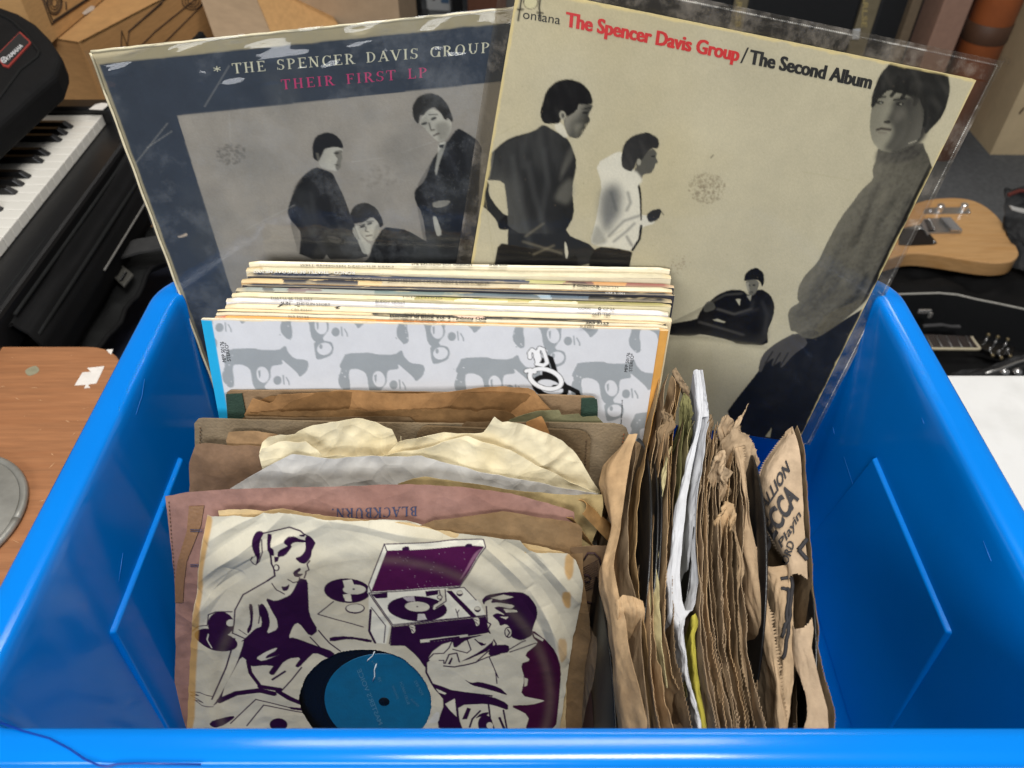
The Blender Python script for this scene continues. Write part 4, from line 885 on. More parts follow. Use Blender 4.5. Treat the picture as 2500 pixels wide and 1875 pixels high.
cv.line(Z7([(1455, 190), (1485, 235)]), 2, k1, .8)
cv.poly(Z3([(1125, 1425), (1142, 1418), (1157, 1500), (1160, 1700), (1148, 1700), (1142, 1520)]), k0)
cv.line(Z7([(1312, 320), (1300, 420), (1245, 505)]), 6, k0)
cv.poly(Z7([(970, 480), (1110, 490), (1247, 516), (1236, 565), (1205, 720), (900, 720), (915, 560)]), k0, 1)
cv.poly(Z3([(1115, 1290), (1120, 1240), (1200, 1170), (1247, 1143), (1278, 1180), (1266, 1212), (1287, 1252), (1262, 1264), (1252, 1302), (1230, 1337), (1170, 1342), (1150, 1400), (1080, 1360)]), k2, 1)
cv.poly(Z3([(1040, 1330), (1110, 1310), (1170, 1390), (1120, 1440), (1020, 1370)]), (214, 211, 196), 2)
cv.poly(Z3([(1004, 1285), (1000, 1200), (1025, 1100), (1090, 1044), (1200, 1016), (1282, 1060), (1295, 1112), (1280, 1147), (1240, 1142), (1200, 1172), (1160, 1232), (1120, 1242), (1105, 1290), (1080, 1322), (1040, 1312)]), (44, 44, 44), 1)
cv.ell(Z3([(1136, 1248)])[0], 5, 8, k3, 0, 1); cv.ell(Z3([(1248, 1205)])[0], 6, 2, k0, 0, 1, .9)
# seated man
cv.poly(Z7([(1500, 1080), (1740, 1040), (1755, 1005), (1790, 942), (1835, 905), (1900, 850), (1990, 812), (2095, 812), (2140, 860), (2230, 800), (2310, 850), (2342, 930), (2332, 1020), (2285, 1130), (2292, 1242), (2060, 1232), (1990, 1200), (1780, 1152), (1700, 1170), (1500, 1160)]), k0, 1)
cv.poly(Z7([(2040, 885), (2080, 880), (2070, 935)]), (188, 184, 164)); cv.poly(Z7([(1860, 1045), (1900, 1035), (1965, 1060), (1950, 1068)]), (176, 172, 152), 1)
cv.poly(Z7([(1820, 900), (1870, 905), (1890, 960), (1800, 990), (1790, 945)]), k2, 1)
cv.poly(Z8([(62, 745), (120, 728), (168, 750), (162, 800), (130, 852), (95, 862), (74, 800)]), (112, 110, 100), 1)
for q in ((88, 778), (128, 776)): cv.ell(Z8([q])[0], 4, 2, k0, 0, 0, .9)
cv.line(Z8([(95, 830), (118, 828)]), 2, k0, .8); cv.line(Z7([(1840, 915), (1960, 850), (2090, 840)]), 4, (104, 102, 96), .7, 2); cv.line(Z7([(1900, 960), (2030, 1000), (2160, 960)]), 5, (96, 94, 90), .7, 2); cv.line(Z7([(1760, 1060), (1900, 1100), (2100, 1160)]), 5, (84, 82, 78), .7, 2)
cv.poly(Z8([(60, 770), (85, 750), (95, 840), (78, 810)]), k3, 1, .8)
cv.poly(Z8([(50, 745), (58, 690), (100, 654), (150, 640), (202, 680), (208, 750), (192, 795), (172, 742), (120, 732), (70, 742)]), k0, 1)
cv.poly(Z8([(70, 860), (110, 850), (100, 900)]), k3, 1)
cv.poly(Z7([(1500, 1165), (1780, 1160), (1990, 1205), (2290, 1245), (2290, 1275), (2000, 1225), (1700, 1190), (1500, 1200)]), (150, 144, 122), 3, .5)
for q in ([(190, 900), (230, 1000), (210, 1150)], [(30, 1000), (160, 960)], [(120, 900), (110, 960)]): cv.line(Z8(q), 6, (62, 62, 64), .6, 3)
# tall man at right
cv.poly([(1901, 833), (1942, 811), (1990, 826), (2053, 785), (2126, 741), (2190, 700), (2020, 969), (1965, 1100), (1835, 1100), (1770, 1011), (1800, 970), (1850, 908), (1867, 880)], (27, 29, 34), 1)
tall = Z4([(1085, 1130), (1200, 1190), (1430, 1090), (1445, 1150), (1472, 1200), (1515, 1335), (1450, 1500)]) + Z8([(1440, 60), (1290, 330), (1212, 480), (1132, 640), (1080, 780), (960, 930), (800, 1062), (600, 1192), (500, 1182), (450, 1132), (412, 1132), (400, 1080), (388, 1000), (410, 950), (480, 910), (460, 880), (470, 790), (520, 700), (620, 600), (682, 470), (742, 350), (820, 222), (872, 160)]) + Z4([(960, 1460), (1050, 1380), (1040, 1300), (1075, 1220)])
cv.poly(tall, (100, 97, 86), 1)
for q, wd, c in (([(1080, 0), (1020, 160), (960, 320), (900, 470)], 12, (40, 40, 40)), ([(1200, 120), (1080, 330), (1010, 560), (870, 800)], 9, (66, 65, 60)), ([(1330, 100), (1250, 300), (1130, 560), (1060, 730)], 16, (58, 57, 54)),
                 ([(800, 420), (700, 700), (560, 900)], 8, (72, 72, 68)), ([(640, 700), (560, 880), (460, 1000)], 8, (76, 76, 74)), ([(1000, 700), (900, 880), (620, 1100)], 16, (44, 46, 48)), ([(560, 930), (720, 830), (820, 700)], 7, (70, 70, 68)), ([(470, 1010), (600, 960), (740, 800)], 6, (64, 64, 64))): cv.line(Z8(q), wd, c, .75, 4)
for q in ([(1130, 60), (1060, 220), (960, 430), (820, 760)], [(760, 430), (640, 640), (540, 800)]): cv.line(Z8(q), 12, (124, 120, 106), .55, 5)
cv.poly(Z8([(700, 980), (960, 890), (1030, 830), (1000, 900), (800, 1062), (620, 1180), (540, 1180)]), (112, 106, 88), 2, .8)
for k in range(9): cv.line(Z8([(490 + 12 * k, 1140 - 2 * k), (535 + 12 * k, 1195 - 6 * k)]), 2, (66, 66, 64), .7)
cv.poly(Z8([(450, 1142), (520, 1180), (545, 1232), (432, 1312), (352, 1405), (330, 1410), (338, 1355), (272, 1402), (264, 1390), (285, 1330), (212, 1385), (182, 1450), (160, 1440), (176, 1350), (212, 1290), (300, 1220)]), (82, 80, 78), 1)
for q in ([(330, 1300), (280, 1390)], [(270, 1290), (215, 1380)], [(390, 1300), (335, 1395)]): cv.line(Z8(q), 4, (34, 34, 36), .8, 1)
cv.poly(Z4([(1075, 1150), (1190, 1185), (1400, 1090), (1440, 1150), (1380, 1230), (1200, 1260), (1060, 1250)]), (76, 74, 68), 3)
cv.poly(Z4([(1032, 830), (1090, 730), (1150, 660), (1260, 690), (1400, 740), (1445, 880), (1440, 1040), (1400, 1095), (1290, 1160), (1190, 1182), (1090, 1152), (1038, 1090), (1018, 980)]), (150, 147, 130), 1)
cv.poly(Z4([(1185, 800), (1225, 755), (1310, 735), (1450, 860), (1440, 1040), (1300, 1135), (1190, 1178), (1120, 1150), (1200, 1040), (1195, 970), (1140, 925), (1190, 850)]), (70, 69, 64), 4, .95)
cv.poly(Z4([(1230, 830), (1300, 840), (1290, 900), (1210, 960), (1200, 900)]), (104, 101, 92), 4, .8)
cv.poly(Z4([(1028, 825), (1040, 720), (1100, 570), (1182, 482), (1240, 455), (1400, 480), (1500, 520), (1622, 560), (1642, 690), (1612, 822), (1562, 922), (1502, 982), (1440, 1050), (1442, 900), (1402, 762), (1330, 702), (1250, 692), (1220, 640), (1150, 660), (1082, 742), (1042, 835)]), (38, 38, 36), 1)
cv.poly(Z4([(1040, 760), (1110, 640), (1200, 600), (1330, 640), (1420, 760), (1440, 900), (1400, 800), (1320, 735), (1240, 720), (1170, 690), (1100, 740), (1045, 840)]), (38, 38, 36), 1)
for q in ([(1120, 650), (1250, 560), (1400, 560)], [(1300, 680), (1450, 640), (1560, 700)], [(1470, 760), (1540, 800)]): cv.line(Z4(q), 8, (60, 59, 56), .5, 4)
for q, r in (((1098, 790), 10), ((1252, 800), 10)): cv.ell(Z4([q])[0], r, 4.5, (40, 39, 36), 0, 1, .9); cv.ell(Z4([(q[0] + 8, q[1] + 2)])[0], 3, 2, k3, 0, 0, .8)
cv.line(Z4([(1070, 755), (1140, 745)]), 5, (44, 43, 40), .9, 1); cv.line(Z4([(1205, 770), (1300, 760)]), 5, (40, 39, 36), .9, 1)
cv.ell(Z4([(1155, 940)])[0], 9, 4, (40, 38, 36), 0, 1, .9); cv.line(Z4([(1075, 1000), (1110, 990), (1180, 1000)]), 6, (62, 54, 50), .95, 1); cv.line(Z4([(1090, 1020), (1150, 1025)]), 4, (120, 112, 100), .6, 1)
cv.poly(Z4([(1290, 745), (1400, 740), (1470, 880), (1460, 1050), (1400, 1110), (1290, 1168), (1190, 1190), (1180, 1165), (1260, 1100), (1330, 960)]), (54, 53, 50), 3, .9)
for q in ([(1110, 590), (1085, 690), (1060, 770)], [(1170, 590), (1150, 680), (1105, 730)], [(1240, 600), (1225, 690), (1190, 735)], [(1310, 620), (1300, 710), (1270, 750)], [(1370, 660), (1380, 750), (1370, 800)], [(1420, 720), (1445, 860), (1440, 960)]): cv.line(Z4(q), 11, (34, 34, 32), .95, 1)
cv.line(Z4([(1320, 1105), (1380, 1085)]), 3, (170, 166, 148), .8, 1)
cv.poly(Z(1400, 850, [(1478, 680), (1530, 608), (1516, 685)]), (180, 172, 140), 0, 1, False)
cv.cloth(Z3([(400, 955), (575, 1058), (660, 1250), (620, 1450), (640, 1659), (560, 1800), (130, 1800), (95, 1395), (-60, 1385), (60, 1120), (330, 1010)]), 311, 75, 22, 120, .26, (96, 98, 96))
cv.cloth(tall, 312, 118, 20, 90, .22, (130, 126, 112)); cv.cloth(tall, 313, 118, 500, 600, .3, (130, 126, 112)); cv.model(tall, 8, -3, 16, .8, (150, 146, 130))
cv.cloth([(1901, 833), (2053, 785), (2126, 741), (1965, 1100), (1835, 1100), (1770, 1011), (1850, 908)], 314, 100, 14, 40, .2, (52, 54, 60))
cv.cloth(Z4([(1028, 825), (1100, 570), (1240, 455), (1622, 560), (1642, 690), (1502, 982), (1440, 1050), (1402, 762), (1150, 660)]), 315, 40, 60, 260, .35, (84, 82, 76))
cv.cloth(Z3([(376, 860), (500, 625), (700, 640), (787, 802), (660, 850), (470, 955)]), 316, 60, 60, 260, .3, (66, 66, 66)); cv.cloth(Z3([(1004, 1285), (1025, 1100), (1200, 1016), (1295, 1112), (1160, 1232), (1080, 1322)]), 317, 60, 60, 260, .35, (90, 88, 84))
cv.model(Z3([(400, 955), (575, 1058), (660, 1250), (620, 1450), (640, 1659), (560, 1800), (130, 1800), (112, 1500), (95, 1395), (-60, 1385), (-70, 1230), (60, 1120), (330, 1010)]), 7, -4, 14, .8, (140, 140, 134))
cv.model(Z3([(660, 850), (665, 800), (785, 806), (742, 890), (763, 925), (690, 1050), (652, 1070), (590, 1050), (548, 930)]), 5, 2, 6, .9, (190, 186, 170))
cv.model(Z4([(1032, 830), (1150, 660), (1400, 740), (1445, 880), (1400, 1095), (1190, 1182), (1038, 1090), (1018, 980)]), -8, -2, 14, .6, (186, 182, 164))
cv.model(Z7([(1500, 1080), (1790, 942), (1990, 812), (2310, 850), (2342, 930), (2292, 1242), (1990, 1200), (1500, 1160)]), -6, -5, 10, .5, (110, 108, 100))
# label maker's mark above the small lettering
cv.line(Z3([(232, -20), (205, 158)]), 5, (36, 36, 36)); cv.line(Z3([(200, 72), (245, 72)]), 4, (36, 36, 36))
cv.line(Z3([(375, -20), (368, 60), (378, 150)]), 5, (36, 36, 36)); cv.line(Z3([(352, 96), (398, 102)]), 4, (36, 36, 36))
cv.ell(Z3([(302, 18)])[0], 18, 17, (40, 40, 38)); cv.ell(Z3([(302, 18)])[0], 16.5, 15.5, (206, 200, 164))
# stain and age
for k in range(330):
    a, r = rs.rand() * 6.28, 42 * rs.rand() ** .55; cv.ell((1725 + r * 1.08 * math.cos(a), 458 + r * .92 * math.sin(a)), rs.uniform(1, 3.4), rs.uniform(1, 3), (134, 122, 100), 0, 1 if rs.rand() < .5 else 0, .38)
for k in range(160):
    cv.ell((rs.uniform(1180, 2300), rs.uniform(20, 900)), rs.uniform(.7, 1.6), rs.uniform(.7, 1.4), (130, 116, 92), 0, 0, .5)
for k in range(40): cv.ell((1655 + rs.normal(0, 14), 645 + rs.normal(0, 12)), 1.6, 1.6, (134, 108, 92), 0, 0, .4)
for q in ([(1400, 40), (1410, 5)], [(1215, 330), (1270, 300)], [(1180, 450), (1215, 700)], [(1450, 600), (1520, 560)], [(1960, 420), (2080, 440)]): cv.line(q, 1.4, (172, 164, 130), .5, 1)
cv.line(Z3([(1690, 1215), (1712, 1195)]), 3, (70, 64, 52), .8)
cv.grain(8, .14)
cvx, cvy = cv.x * cv.res, cv.y * cv.res
for d, wd in ((cvy, .0016), (cvx, .0022), (WA - cvx, .0012)):
    m = np.clip((wd + Noise(32).fbm(cvx * 120, cvy * 120, 3) * .0012 - d) / .0008, 0, 1)[..., None] * .8; cv.a = cv.a * (1 - m) + lin((226, 208, 150)) * m
nzr = Noise(62)
rgrid = cover_grid(RA, cv, 0, 0, WA, WA, 398, 398, .0004, 'front_print', ar)
red = M('ink_red', (206, 46, 48), .5, .15, 300); black = M('ink_black', (34, 34, 34), .5, .15, 300)
text('ontana', RA, Z3([(240, 140)])[0], Z3([(527, 187)])[0], Z3([(247, 70)])[0], black, rgrid, off=.0007)
text('The Spencer Davis Group', RA, Z3([(572, 200)])[0], Z3([(1900, 470)])[0], Z3([(580, 92)])[0], red, rgrid, bold=.018, fat=.05, off=.0007)
text('/', RA, Z3([(1915, 484)])[0], Z3([(1975, 478)])[0], Z3([(1925, 372)])[0], black, rgrid, off=.0007)
text('The Second Album', RA, Z4([(88, 487)])[0], Z4([(1022, 682)])[0], Z4([(105, 383)])[0], black, rgrid, bold=.018, fat=.05, off=.0007)
plast2 = clear_plastic('clear_sleeve_heavy', tint=(.95, .94, .92), haze=.006, rough=.07, refl=.5)
pu0, pu1, pv0, pv1 = -.011, WA + .013, -.014, WA + .002
u, v = np.meshgrid(np.linspace(pu0, pu1, 130), np.linspace(pv0, pv1, 130)); n3 = Noise(91)
wv = .0014 + .0012 * n3.fbm(u * 7, v * 7, 3) + .0006 * n3.crumple(u * 10, v * 10, 2)
ins = np.clip(np.minimum(np.minimum(u - pu0, pu1 - u), v - pv0) / .012, 0, 1)
add('plastic_cover', RA.pt(u, v, np.maximum(wv, .0008) * ins + (-.002) * (1 - ins)).reshape(-1, 3), gfaces(*u.shape), plast2, ar, smooth=True)
u2, v2 = np.meshgrid(np.linspace(pu0, pu1, 60), np.linspace(pv0, pv1, 60))
add('plastic_back', RA.pt(u2, v2, -.0062 + 0 * u2 + .0035 * (1 - np.clip(np.minimum(np.minimum(u2 - pu0, pu1 - u2), v2 - pv0) / .012, 0, 1))).reshape(-1, 3), gfaces(*u2.shape), plast2, ar, smooth=True)
# beaded weld seams of the plastic cover
bead = clear_plastic('weld_bead', tint=(.80, .79, .75), haze=.25, rough=.12, haze_col=(.8, .78, .72))
bead2 = clear_plastic('weld_bead2', tint=(.8, .79, .76), haze=.5, rough=.1, haze_col=(.85, .82, .74))
def seam(a, b, n):
    V = []; f = []
    for k in range(n):
        c = RA.pt(a[0] + (b[0] - a[0]) * (k + .5) / n, a[1] + (b[1] - a[1]) * (k + .5) / n, -.0012); d = unit((b[0] - a[0], b[1] - a[1]))
        U_ = (RA.U * d[0] + RA.V * d[1]) * .0005; W_ = (RA.U * -d[1] + RA.V * d[0]) * .0008; N_ = RA.N * .0007; i = len(V)
        V += [c - U_, c + W_, c + U_, c - W_, c + N_]; f += [(i, i + 1, i + 4), (i + 1, i + 2, i + 4), (i + 2, i + 3, i + 4), (i + 3, i, i + 4)]
    o = add('weld_seam', V, f, bead2, ar, smooth=True); o['kind'] = 'stuff'; return o
seam((pu0 + .003, pv0 + .003), (pu1 - .003, pv0 + .003), 260); seam((pu1 - .003, pv0 + .003), (pu1 - .003, pv1 - .002), 260); seam((pu0 + .01, pv1 - .001), (pu1 - .003, pv1 - .001), 260)
milky = clear_plastic('milky_margin', tint=(.86, .84, .80), haze=.17, rough=.1, haze_col=(.56, .50, .43), refl=.6)
for nm, (ua, va, ub, vb_) in (('margin', (pu0, pv0, pu1, -.0006)), ('margin', (WA + .0006, 0, pu1, pv1)), ('margin', (pu0, 0, -.0006, pv1))):
    u, v = np.meshgrid(np.linspace(ua, ub, 60), np.linspace(va, vb_, 60)); add(nm, RA.pt(u, v, -.0014 + .0008 * n3.crumple(u * 40, v * 40, 3)).reshape(-1, 3), gfaces(60, 60), milky, ar, smooth=True)

# ------------------------------------------------------------------ the row of long-play sleeves
MF = Plane((-.2110, .4019, .3388), (.99867, .0209, -.0472), (-.0406, -.2486, -.9677))
cream_sp = (232, 222, 190)
def lp_sleeve(fl_, fr_, d, th, face, base, segs, label, seed, W=.313, worn=.5):
    """fl_, fr_: photo points of the front top corners; d: distance behind the front sleeve; segs: coloured lengths of the spine"""
    pb = MF.back(d); a = pb.hit(fl_); b = pb.hit(fr_); pl = Plane(a, b - a, MF.V); H = (a[2] - .016) / -pl.V[2]; H = min(H, .322)
    t = thing('record_sleeve', label, 'record sleeve', pl.pt(W / 2, H), 'long-play sleeves in a row')
    prism('card', [pl.pt(u_, v_, 0.) for u_, v_ in ((0, .0006), (W, .0006), (W, H), (0, H))], pl.N, th - .0005, M('face_%d_%d_%d' % face, face, .6, .15, 40), t, .0005)
    # spine: slightly rounded, worn at the ends
    nu, nv = 330, 9; nz = Noise(seed); us = np.linspace(0, W, nu); ws = np.linspace(0, 1, nv); u_, w_ = np.meshgrid(us, ws)
    hump = np.sin(np.clip(w_, .02, .98) * math.pi) ** .6
    wear = nz.fbm(u_ * 60, w_ * 2, 4); e = np.clip(1 - np.minimum(u_, W - u_) / .008, 0, 1)
    h = hump * min(.0024, th * .5) + .0003 * wear - .0012 * e * hump + .0004 * nz.fbm(u_ * 14, w_, 3)
    P = pl.O + u_[..., None] * pl.U - pl.V * (h[..., None] - .0009) - pl.N * ((w_ * (th - .0006))[..., None])
    col = np.ones((nv, nu, 3)) * lin(base)
    pxl = np.array(fl_), np.array(fr_)
    ux = lambda x: (x - pxl[0][0]) / (pxl[1][0] - pxl[0][0]) * W
    for (x0, x1, c, w0, w1) in segs:
        m = (u_ + wear * .004 > ux(x0)) & (u_ + wear * .004 < ux(x1)) & (w_ + wear * .55 >= w0) & (w_ + wear * .55 <= w1); col[m] = lin(c)
    col *= (1 + .22 * nz.fbm(u_ * 40, w_ * 3, 4) + .12 * nz.fbm(u_ * 6, w_ * 2, 2) - .10)[..., None]
    m = (np.clip((wear - .28) * 5, 0, 1) * worn)[..., None]; col = col * (1 - m) + lin((208, 186, 140)) * m
    m = np.clip(e * 1.5, 0, 1)[..., None] * .6; col = col * (1 - m) + lin((206, 186, 146)) * m
    edge = (np.clip(1 - w_ / .16, 0, 1) * .5 + np.clip((w_ - .85) / .15, 0, 1) * .5)[..., None]; col = col * (1 - edge) + lin((196, 180, 146)) * edge
    sp = add('spine', P.reshape(-1, 3), gfaces(nv, nu), M('spine_print', attr=True, rough=.6, var=.08, vs=150, bump=.1, bs=700), t, col.reshape(-1, 3), True)
    top = Plane(pl.O - pl.V * (.0002 + min(.0024, th * .5)), pl.U, pl.N); top.N = -pl.V          # lettering lies on the spine; 'down' towards the viewer
    return t, sp, top
C_ = .0635 / (778 - 634)
LPS = [  # front-left, front-right, face, spine base, coloured lengths, label, lettering (string, x0, x1, y0, y1, cap px, colour, bold)
 ((607, 643), (1617, 658), (226, 216, 188), (236, 228, 202), [], 'backmost sleeve of the row, thin off-white spine with small black title', [('THE EXCITING ROY ORBISON', 1003, 1153, 648.5, 650, 6, 'k', .01), ('SHM 6XX', 1194, 1240, 650, 650.5, 5, 'k', .02)]),
 ((600, 661), (1637, 679), (206, 196, 168), (214, 204, 172), [(600, 640, (196, 172, 128), .3, 1)], 'thick cream-grey sleeve with turned-in corners, second from the back', [('WELL RESPECTED KINKS/THE KINKS', 732, 962, 650, 654, 4, 'g', 0)]),
 ((603, 672), (1641, 701), (60, 60, 66), (30, 42, 66), [(1278, 1370, (176, 172, 110), -.5, 1.5), (1370, 1440, (120, 78, 66), -.5, 1.5), (1440, 1520, (196, 142, 84), -.2, 1.5), (1520, 1645, (140, 84, 72), -.5, 1.5), (1380, 1420, (70, 44, 40), -.5, .5), (960, 1278, (74, 98, 118), .55, 1.2)], 'dark blue spined sleeve with upside-down white title, brown and green at its right end', [('RONCO - THAT\'LL BE THE DAY MR2002', 866, 620, 664, 660, -7, 'w', .015)]),
 ((588, 688), (1640, 712), (196, 160, 112), (214, 186, 136), [(684, 868, (42, 42, 52), -.4, .62), (925, 1260, (196, 182, 152), -.4, 1.3), (1260, 1660, (226, 214, 182), -.4, 1.3)], 'tan torn-spined sleeve with a dark strip and small round red mark', [('ROCK   ROLL', 858, 934, 683, 686, 5, 'g', .0), ('JERRY LEE LEWIS, CHUCK BERRY & FATS DOMINO', 946, 1196, 686, 695, 5, 'g', .01), ('P CONTOUR', 1400, 1465, 701, 704, 6, 'k', .03), ('6870 534', 1468, 1510, 704.5, 706, 5, 'g', 0)]),
 ((590, 695), (1632, 719), (44, 44, 52), (214, 190, 146), [(590, 940, (36, 38, 52), -.6, .5), (690, 860, (36, 38, 52), -.5, 1.2), (940, 1240, (40, 42, 54), -.5, .85), (1240, 1560, (34, 36, 44), -.5, .6), (1560, 1640, (46, 46, 50), -.5, 1.3)], 'sleeve with blackened torn spine showing tan paper beneath', [('CRF S 1001', 1478, 1525, 718, 720, 4, 'w', 0)]),
 ((575, 709), (1627, 737), (22, 22, 24), (152, 158, 150), [(700, 780, (120, 104, 104), .1, .7), (640, 665, (96, 100, 100), -.4, 1.3), (900, 1120, (110, 126, 122), -.4, 1.3), (1120, 1300, (86, 100, 106), -.4, 1.3), (1300, 1330, (138, 158, 172), -.4, 1.3), (1330, 1420, (78, 92, 104), -.4, 1.3), (1420, 1640, (20, 21, 23), -.6, 1.6)], 'marbled grey-green spine turning black at its right end', []),
 ((565, 721), (1618, 748), (206, 196, 160), (228, 216, 180), [(1000, 1380, (168, 160, 92), .25, .8), (1380, 1620, (150, 142, 84), -.2, 1.2)], 'cream sleeve with thin mustard streak along its spine', [('PRESENTING', 984, 1080, 728, 731, 4, 'g', 0)]),
 ((551, 734), (1617, 767), (216, 214, 216), (232, 230, 232), [], 'white-spined sleeve with widely spaced grey capitals', [('THAT\'LL BE THE DAY', 660, 764, 731, 734, 5.5, 'g', .0), ('BUDDY HOLLY', 917, 990, 740.5, 742.5, 6.5, 'g', .0), ('CORAL', 1412, 1444, 757, 758, 6.5, 'g', .0), ('O', 1460, 1468, 758, 758.4, 6.5, 'k', .05), ('CP 24', 1473, 1500, 758.5, 759, 6.5, 'g', .0)]),
 ((549, 750), (1616, 783), (226, 206, 166), (236, 222, 186), [(675, 682, (40, 34, 30), .25, .75), (713, 720, (40, 34, 30), .25, .75), (810, 817, (40, 34, 30), .25, .75)], 'cream-peach spined sleeve with small square marks around its title', [('SUN', 686, 709, 744.5, 745, 6.5, 'k', .02), ('THE SUN STORY', 723, 807, 745.5, 748, 6.5, 'g', .0), ('6641 180', 1446, 1490, 771, 773, 6.5, 'g', 0)]),
 ((530, 757), (1615, 790), (30, 28, 28), (230, 204, 160), [(900, 1110, (28, 26, 28), -.3, 1.0), (1150, 1330, (28, 26, 28), -.6, .85), (1330, 1450, (24, 22, 24), -.5, .9), (1100, 1160, (224, 190, 168), -.5, 1.4)], 'peach spine with a long torn black patch in its middle', [('CBS 83377', 711, 762, 758.5, 760, 4.5, 'g', 0)]),
 ((527, 766), (1613, 798), (206, 200, 180), (222, 212, 184), [], 'pale grey-cream spined sleeve with bold black title', [('MORE FROM THE', 988, 1060, 768, 770, 3.5, 'g', .0), ('Pioneers of Rock Vol. 3 - Johnny Otis', 952, 1188, 775, 782, 6, 'k', .03), ('LIBERTY', 1360, 1395, 782, 783.5, 4, 'g', 0), ('SRS 5129', 1430, 1487, 791, 793, 5, 'k', .03)]),
 ((524, 774), (1612, 805), (206, 150, 70), (222, 158, 78), [(527, 548, (196, 74, 46), -.4, 1.4), (900, 1100, (206, 130, 60), -.2, 1.2), (1100, 1612, (226, 196, 140), .5, 1.4)], 'orange spined sleeve with a red left corner behind the front sleeve', [('SLS 50155', 704, 754, 775.5, 777, 4.5, 'g', 0), ('EDDIE COCHRAN', 985, 1065, 785, 787.5, 4.5, 'g', 0), ('SUNSET', 1416, 1452, 800.5, 801.5, 5, 'g', 0)])]
inkc = {'k': M('spine_ink_black', (34, 32, 32), .6, 0), 'g': M('spine_ink_grey', (74, 70, 66), .6, 0), 'w': M('spine_ink_white', (222, 220, 214), .6, 0)}
prev = 634
for k, (fa, fb, face, base, segs, lab, letters) in enumerate(LPS):
    d = C_ * (778 - fa[1]); th = C_ * (fa[1] - prev) ; prev = fa[1]
    t, sp, top = lp_sleeve(fa, fb, d, max(th, .0028), face, base, segs, lab, 100 + k)
    for (s_, x0, x1, y0, y1, cap, c, bo) in letters:
        text(s_, top, (x0, y0), (x1, y1), (x0, y0 - cap), inkc[c], sp, bold=bo, off=.0004)

# ---- front sleeve of the row: white with grey heads wearing glasses
mf = thing('record_sleeve', 'front sleeve of the row, white with grey repeated heads in glasses and blue left edge', 'record sleeve', MF.pt(.157, .31), 'long-play sleeves in a row')
Wm = .3147
prism('card', [MF.pt(u_, v_, 0.) for u_, v_ in ((0, 0), (Wm, 0), (Wm, .318), (0, .318))], MF.N, .0024, M('mfp_card', (228, 216, 188), .7, .15, 80), mf, .0008)
cv = Canvas(MF, 0, 0, Wm, .118, .00045, (200, 201, 204))
gry = (146, 151, 154)
def head(ox, oy, k=1.0):
    def q(p): return [(ox + a * k / 3.16, oy + b * k / 3.16) for a, b in p]
    cv.poly(q([(60, 30), (250, 22), (300, 38), (440, 40), (495, 0), (510, 50), (560, 105), (660, 115), (673, 150), (660, 200), (605, 250), (585, 215), (530, 165), (462, 108), (475, 150), (392, 158), (378, 190), (380, 255), (345, 300), (330, 322), (345, 338), (330, 350), (290, 352), (262, 340), (240, 300), (225, 195), (200, 168), (150, 148), (92, 152), (86, 200), (97, 260), (97, 320), (62, 332), (12, 280), (2, 230), (30, 150), (12, 128), (42, 70)]), gry)
    cv.ell(q([(318, 228)])[0], 15 * k, 20 * k, (200, 201, 204), -15); cv.poly(q([(282, 200), (300, 190), (300, 240), (290, 260)]), gry)
    cv.poly(q([(262, 345), (345, 338), (405, 352), (418, 400), (402, 450), (330, 480), (285, 486), (272, 430)]), gry); cv.ell(q([(345, 402)])[0], 18 * k, 15 * k, (200, 201, 204), -10); cv.ell(q([(318, 385)])[0], 4, 6, gry)
    cv.ell(q([(432, 272)])[0], 10 * k, 11 * k, gry); cv.line(q([(476, 235), (482, 300)]), 3, gry); cv.line(q([(500, 250), (520, 285), (522, 305)]), 3, gry)
    rs_ = np.random.RandomState(int(ox))
    for i in range(14): cv.ell(q([(rs_.uniform(0, 90), rs_.uniform(60, 330))])[0], rs_.uniform(.8, 2.2), rs_.uniform(.8, 2.2), (200, 201, 204) if i % 2 else gry)
for k in range(-1, 4):
    head(541 + 283.5 * k, 842 + 11 * k); head(683 + 283.5 * k, 719 + 11 * k + 5); head(683 + 283.5 * k, 965 + 11 * k)
m = np.clip((.0072 - cv.x * cv.res) / .0005, 0, 1)[..., None]; cv.a = cv.a * (1 - m) + lin((34, 158, 206)) * m
# outlined script letters
Oo = [(575 + 118 * math.cos(t) - 30 * math.sin(t), 1500 + 66 * math.sin(t) + 42 * math.cos(t)) for t in np.linspace(0, 6.29, 26)]
Nn = [(455, 1335), (450, 1300), (470, 1275), (492, 1290), (500, 1330), (512, 1375), (530, 1345), (515, 1290), (528, 1262), (556, 1272), (572, 1320), (588, 1375), (560, 1395), (505, 1385)]
for pts_, dx, dy, w_ in ((Oo, 36, 62, 13), (Nn, 60, 70, 11)):
    cv.line(Z(1150, 450, [(x + dx, y + dy) for x, y in pts_]), w_, (20, 20, 20))
cv.line(Z(1150, 450, [(640, 1560), (740, 1560), (820, 1600), (835, 1650)]), 12, (20, 20, 20))
for w_, c in ((13, (24, 24, 24)), (10, (222, 222, 222))):
    cv.line(Z(1150, 450, Oo), w_, c); cv.line(Z(1150, 450, [(425, 1440), (455, 1430), (490, 1445)]), w_, c); cv.line(Z(1150, 450, Nn), w_ - 2, c)
cv.grain(4, .04); cv.mottle(44, 10, .05)
m = np.clip((.0010 + Noise(3).fbm(cv.x * .06, cv.y * .06, 3) * .0010 - cv.y * cv.res) / .0005, 0, 1)[..., None]; cv.a = cv.a * (1 - m) + lin((226, 206, 168)) * m
mg = cover_grid(MF, cv, 0, 0, Wm, .117, 470, 180, .0003, 'front_print', mf)
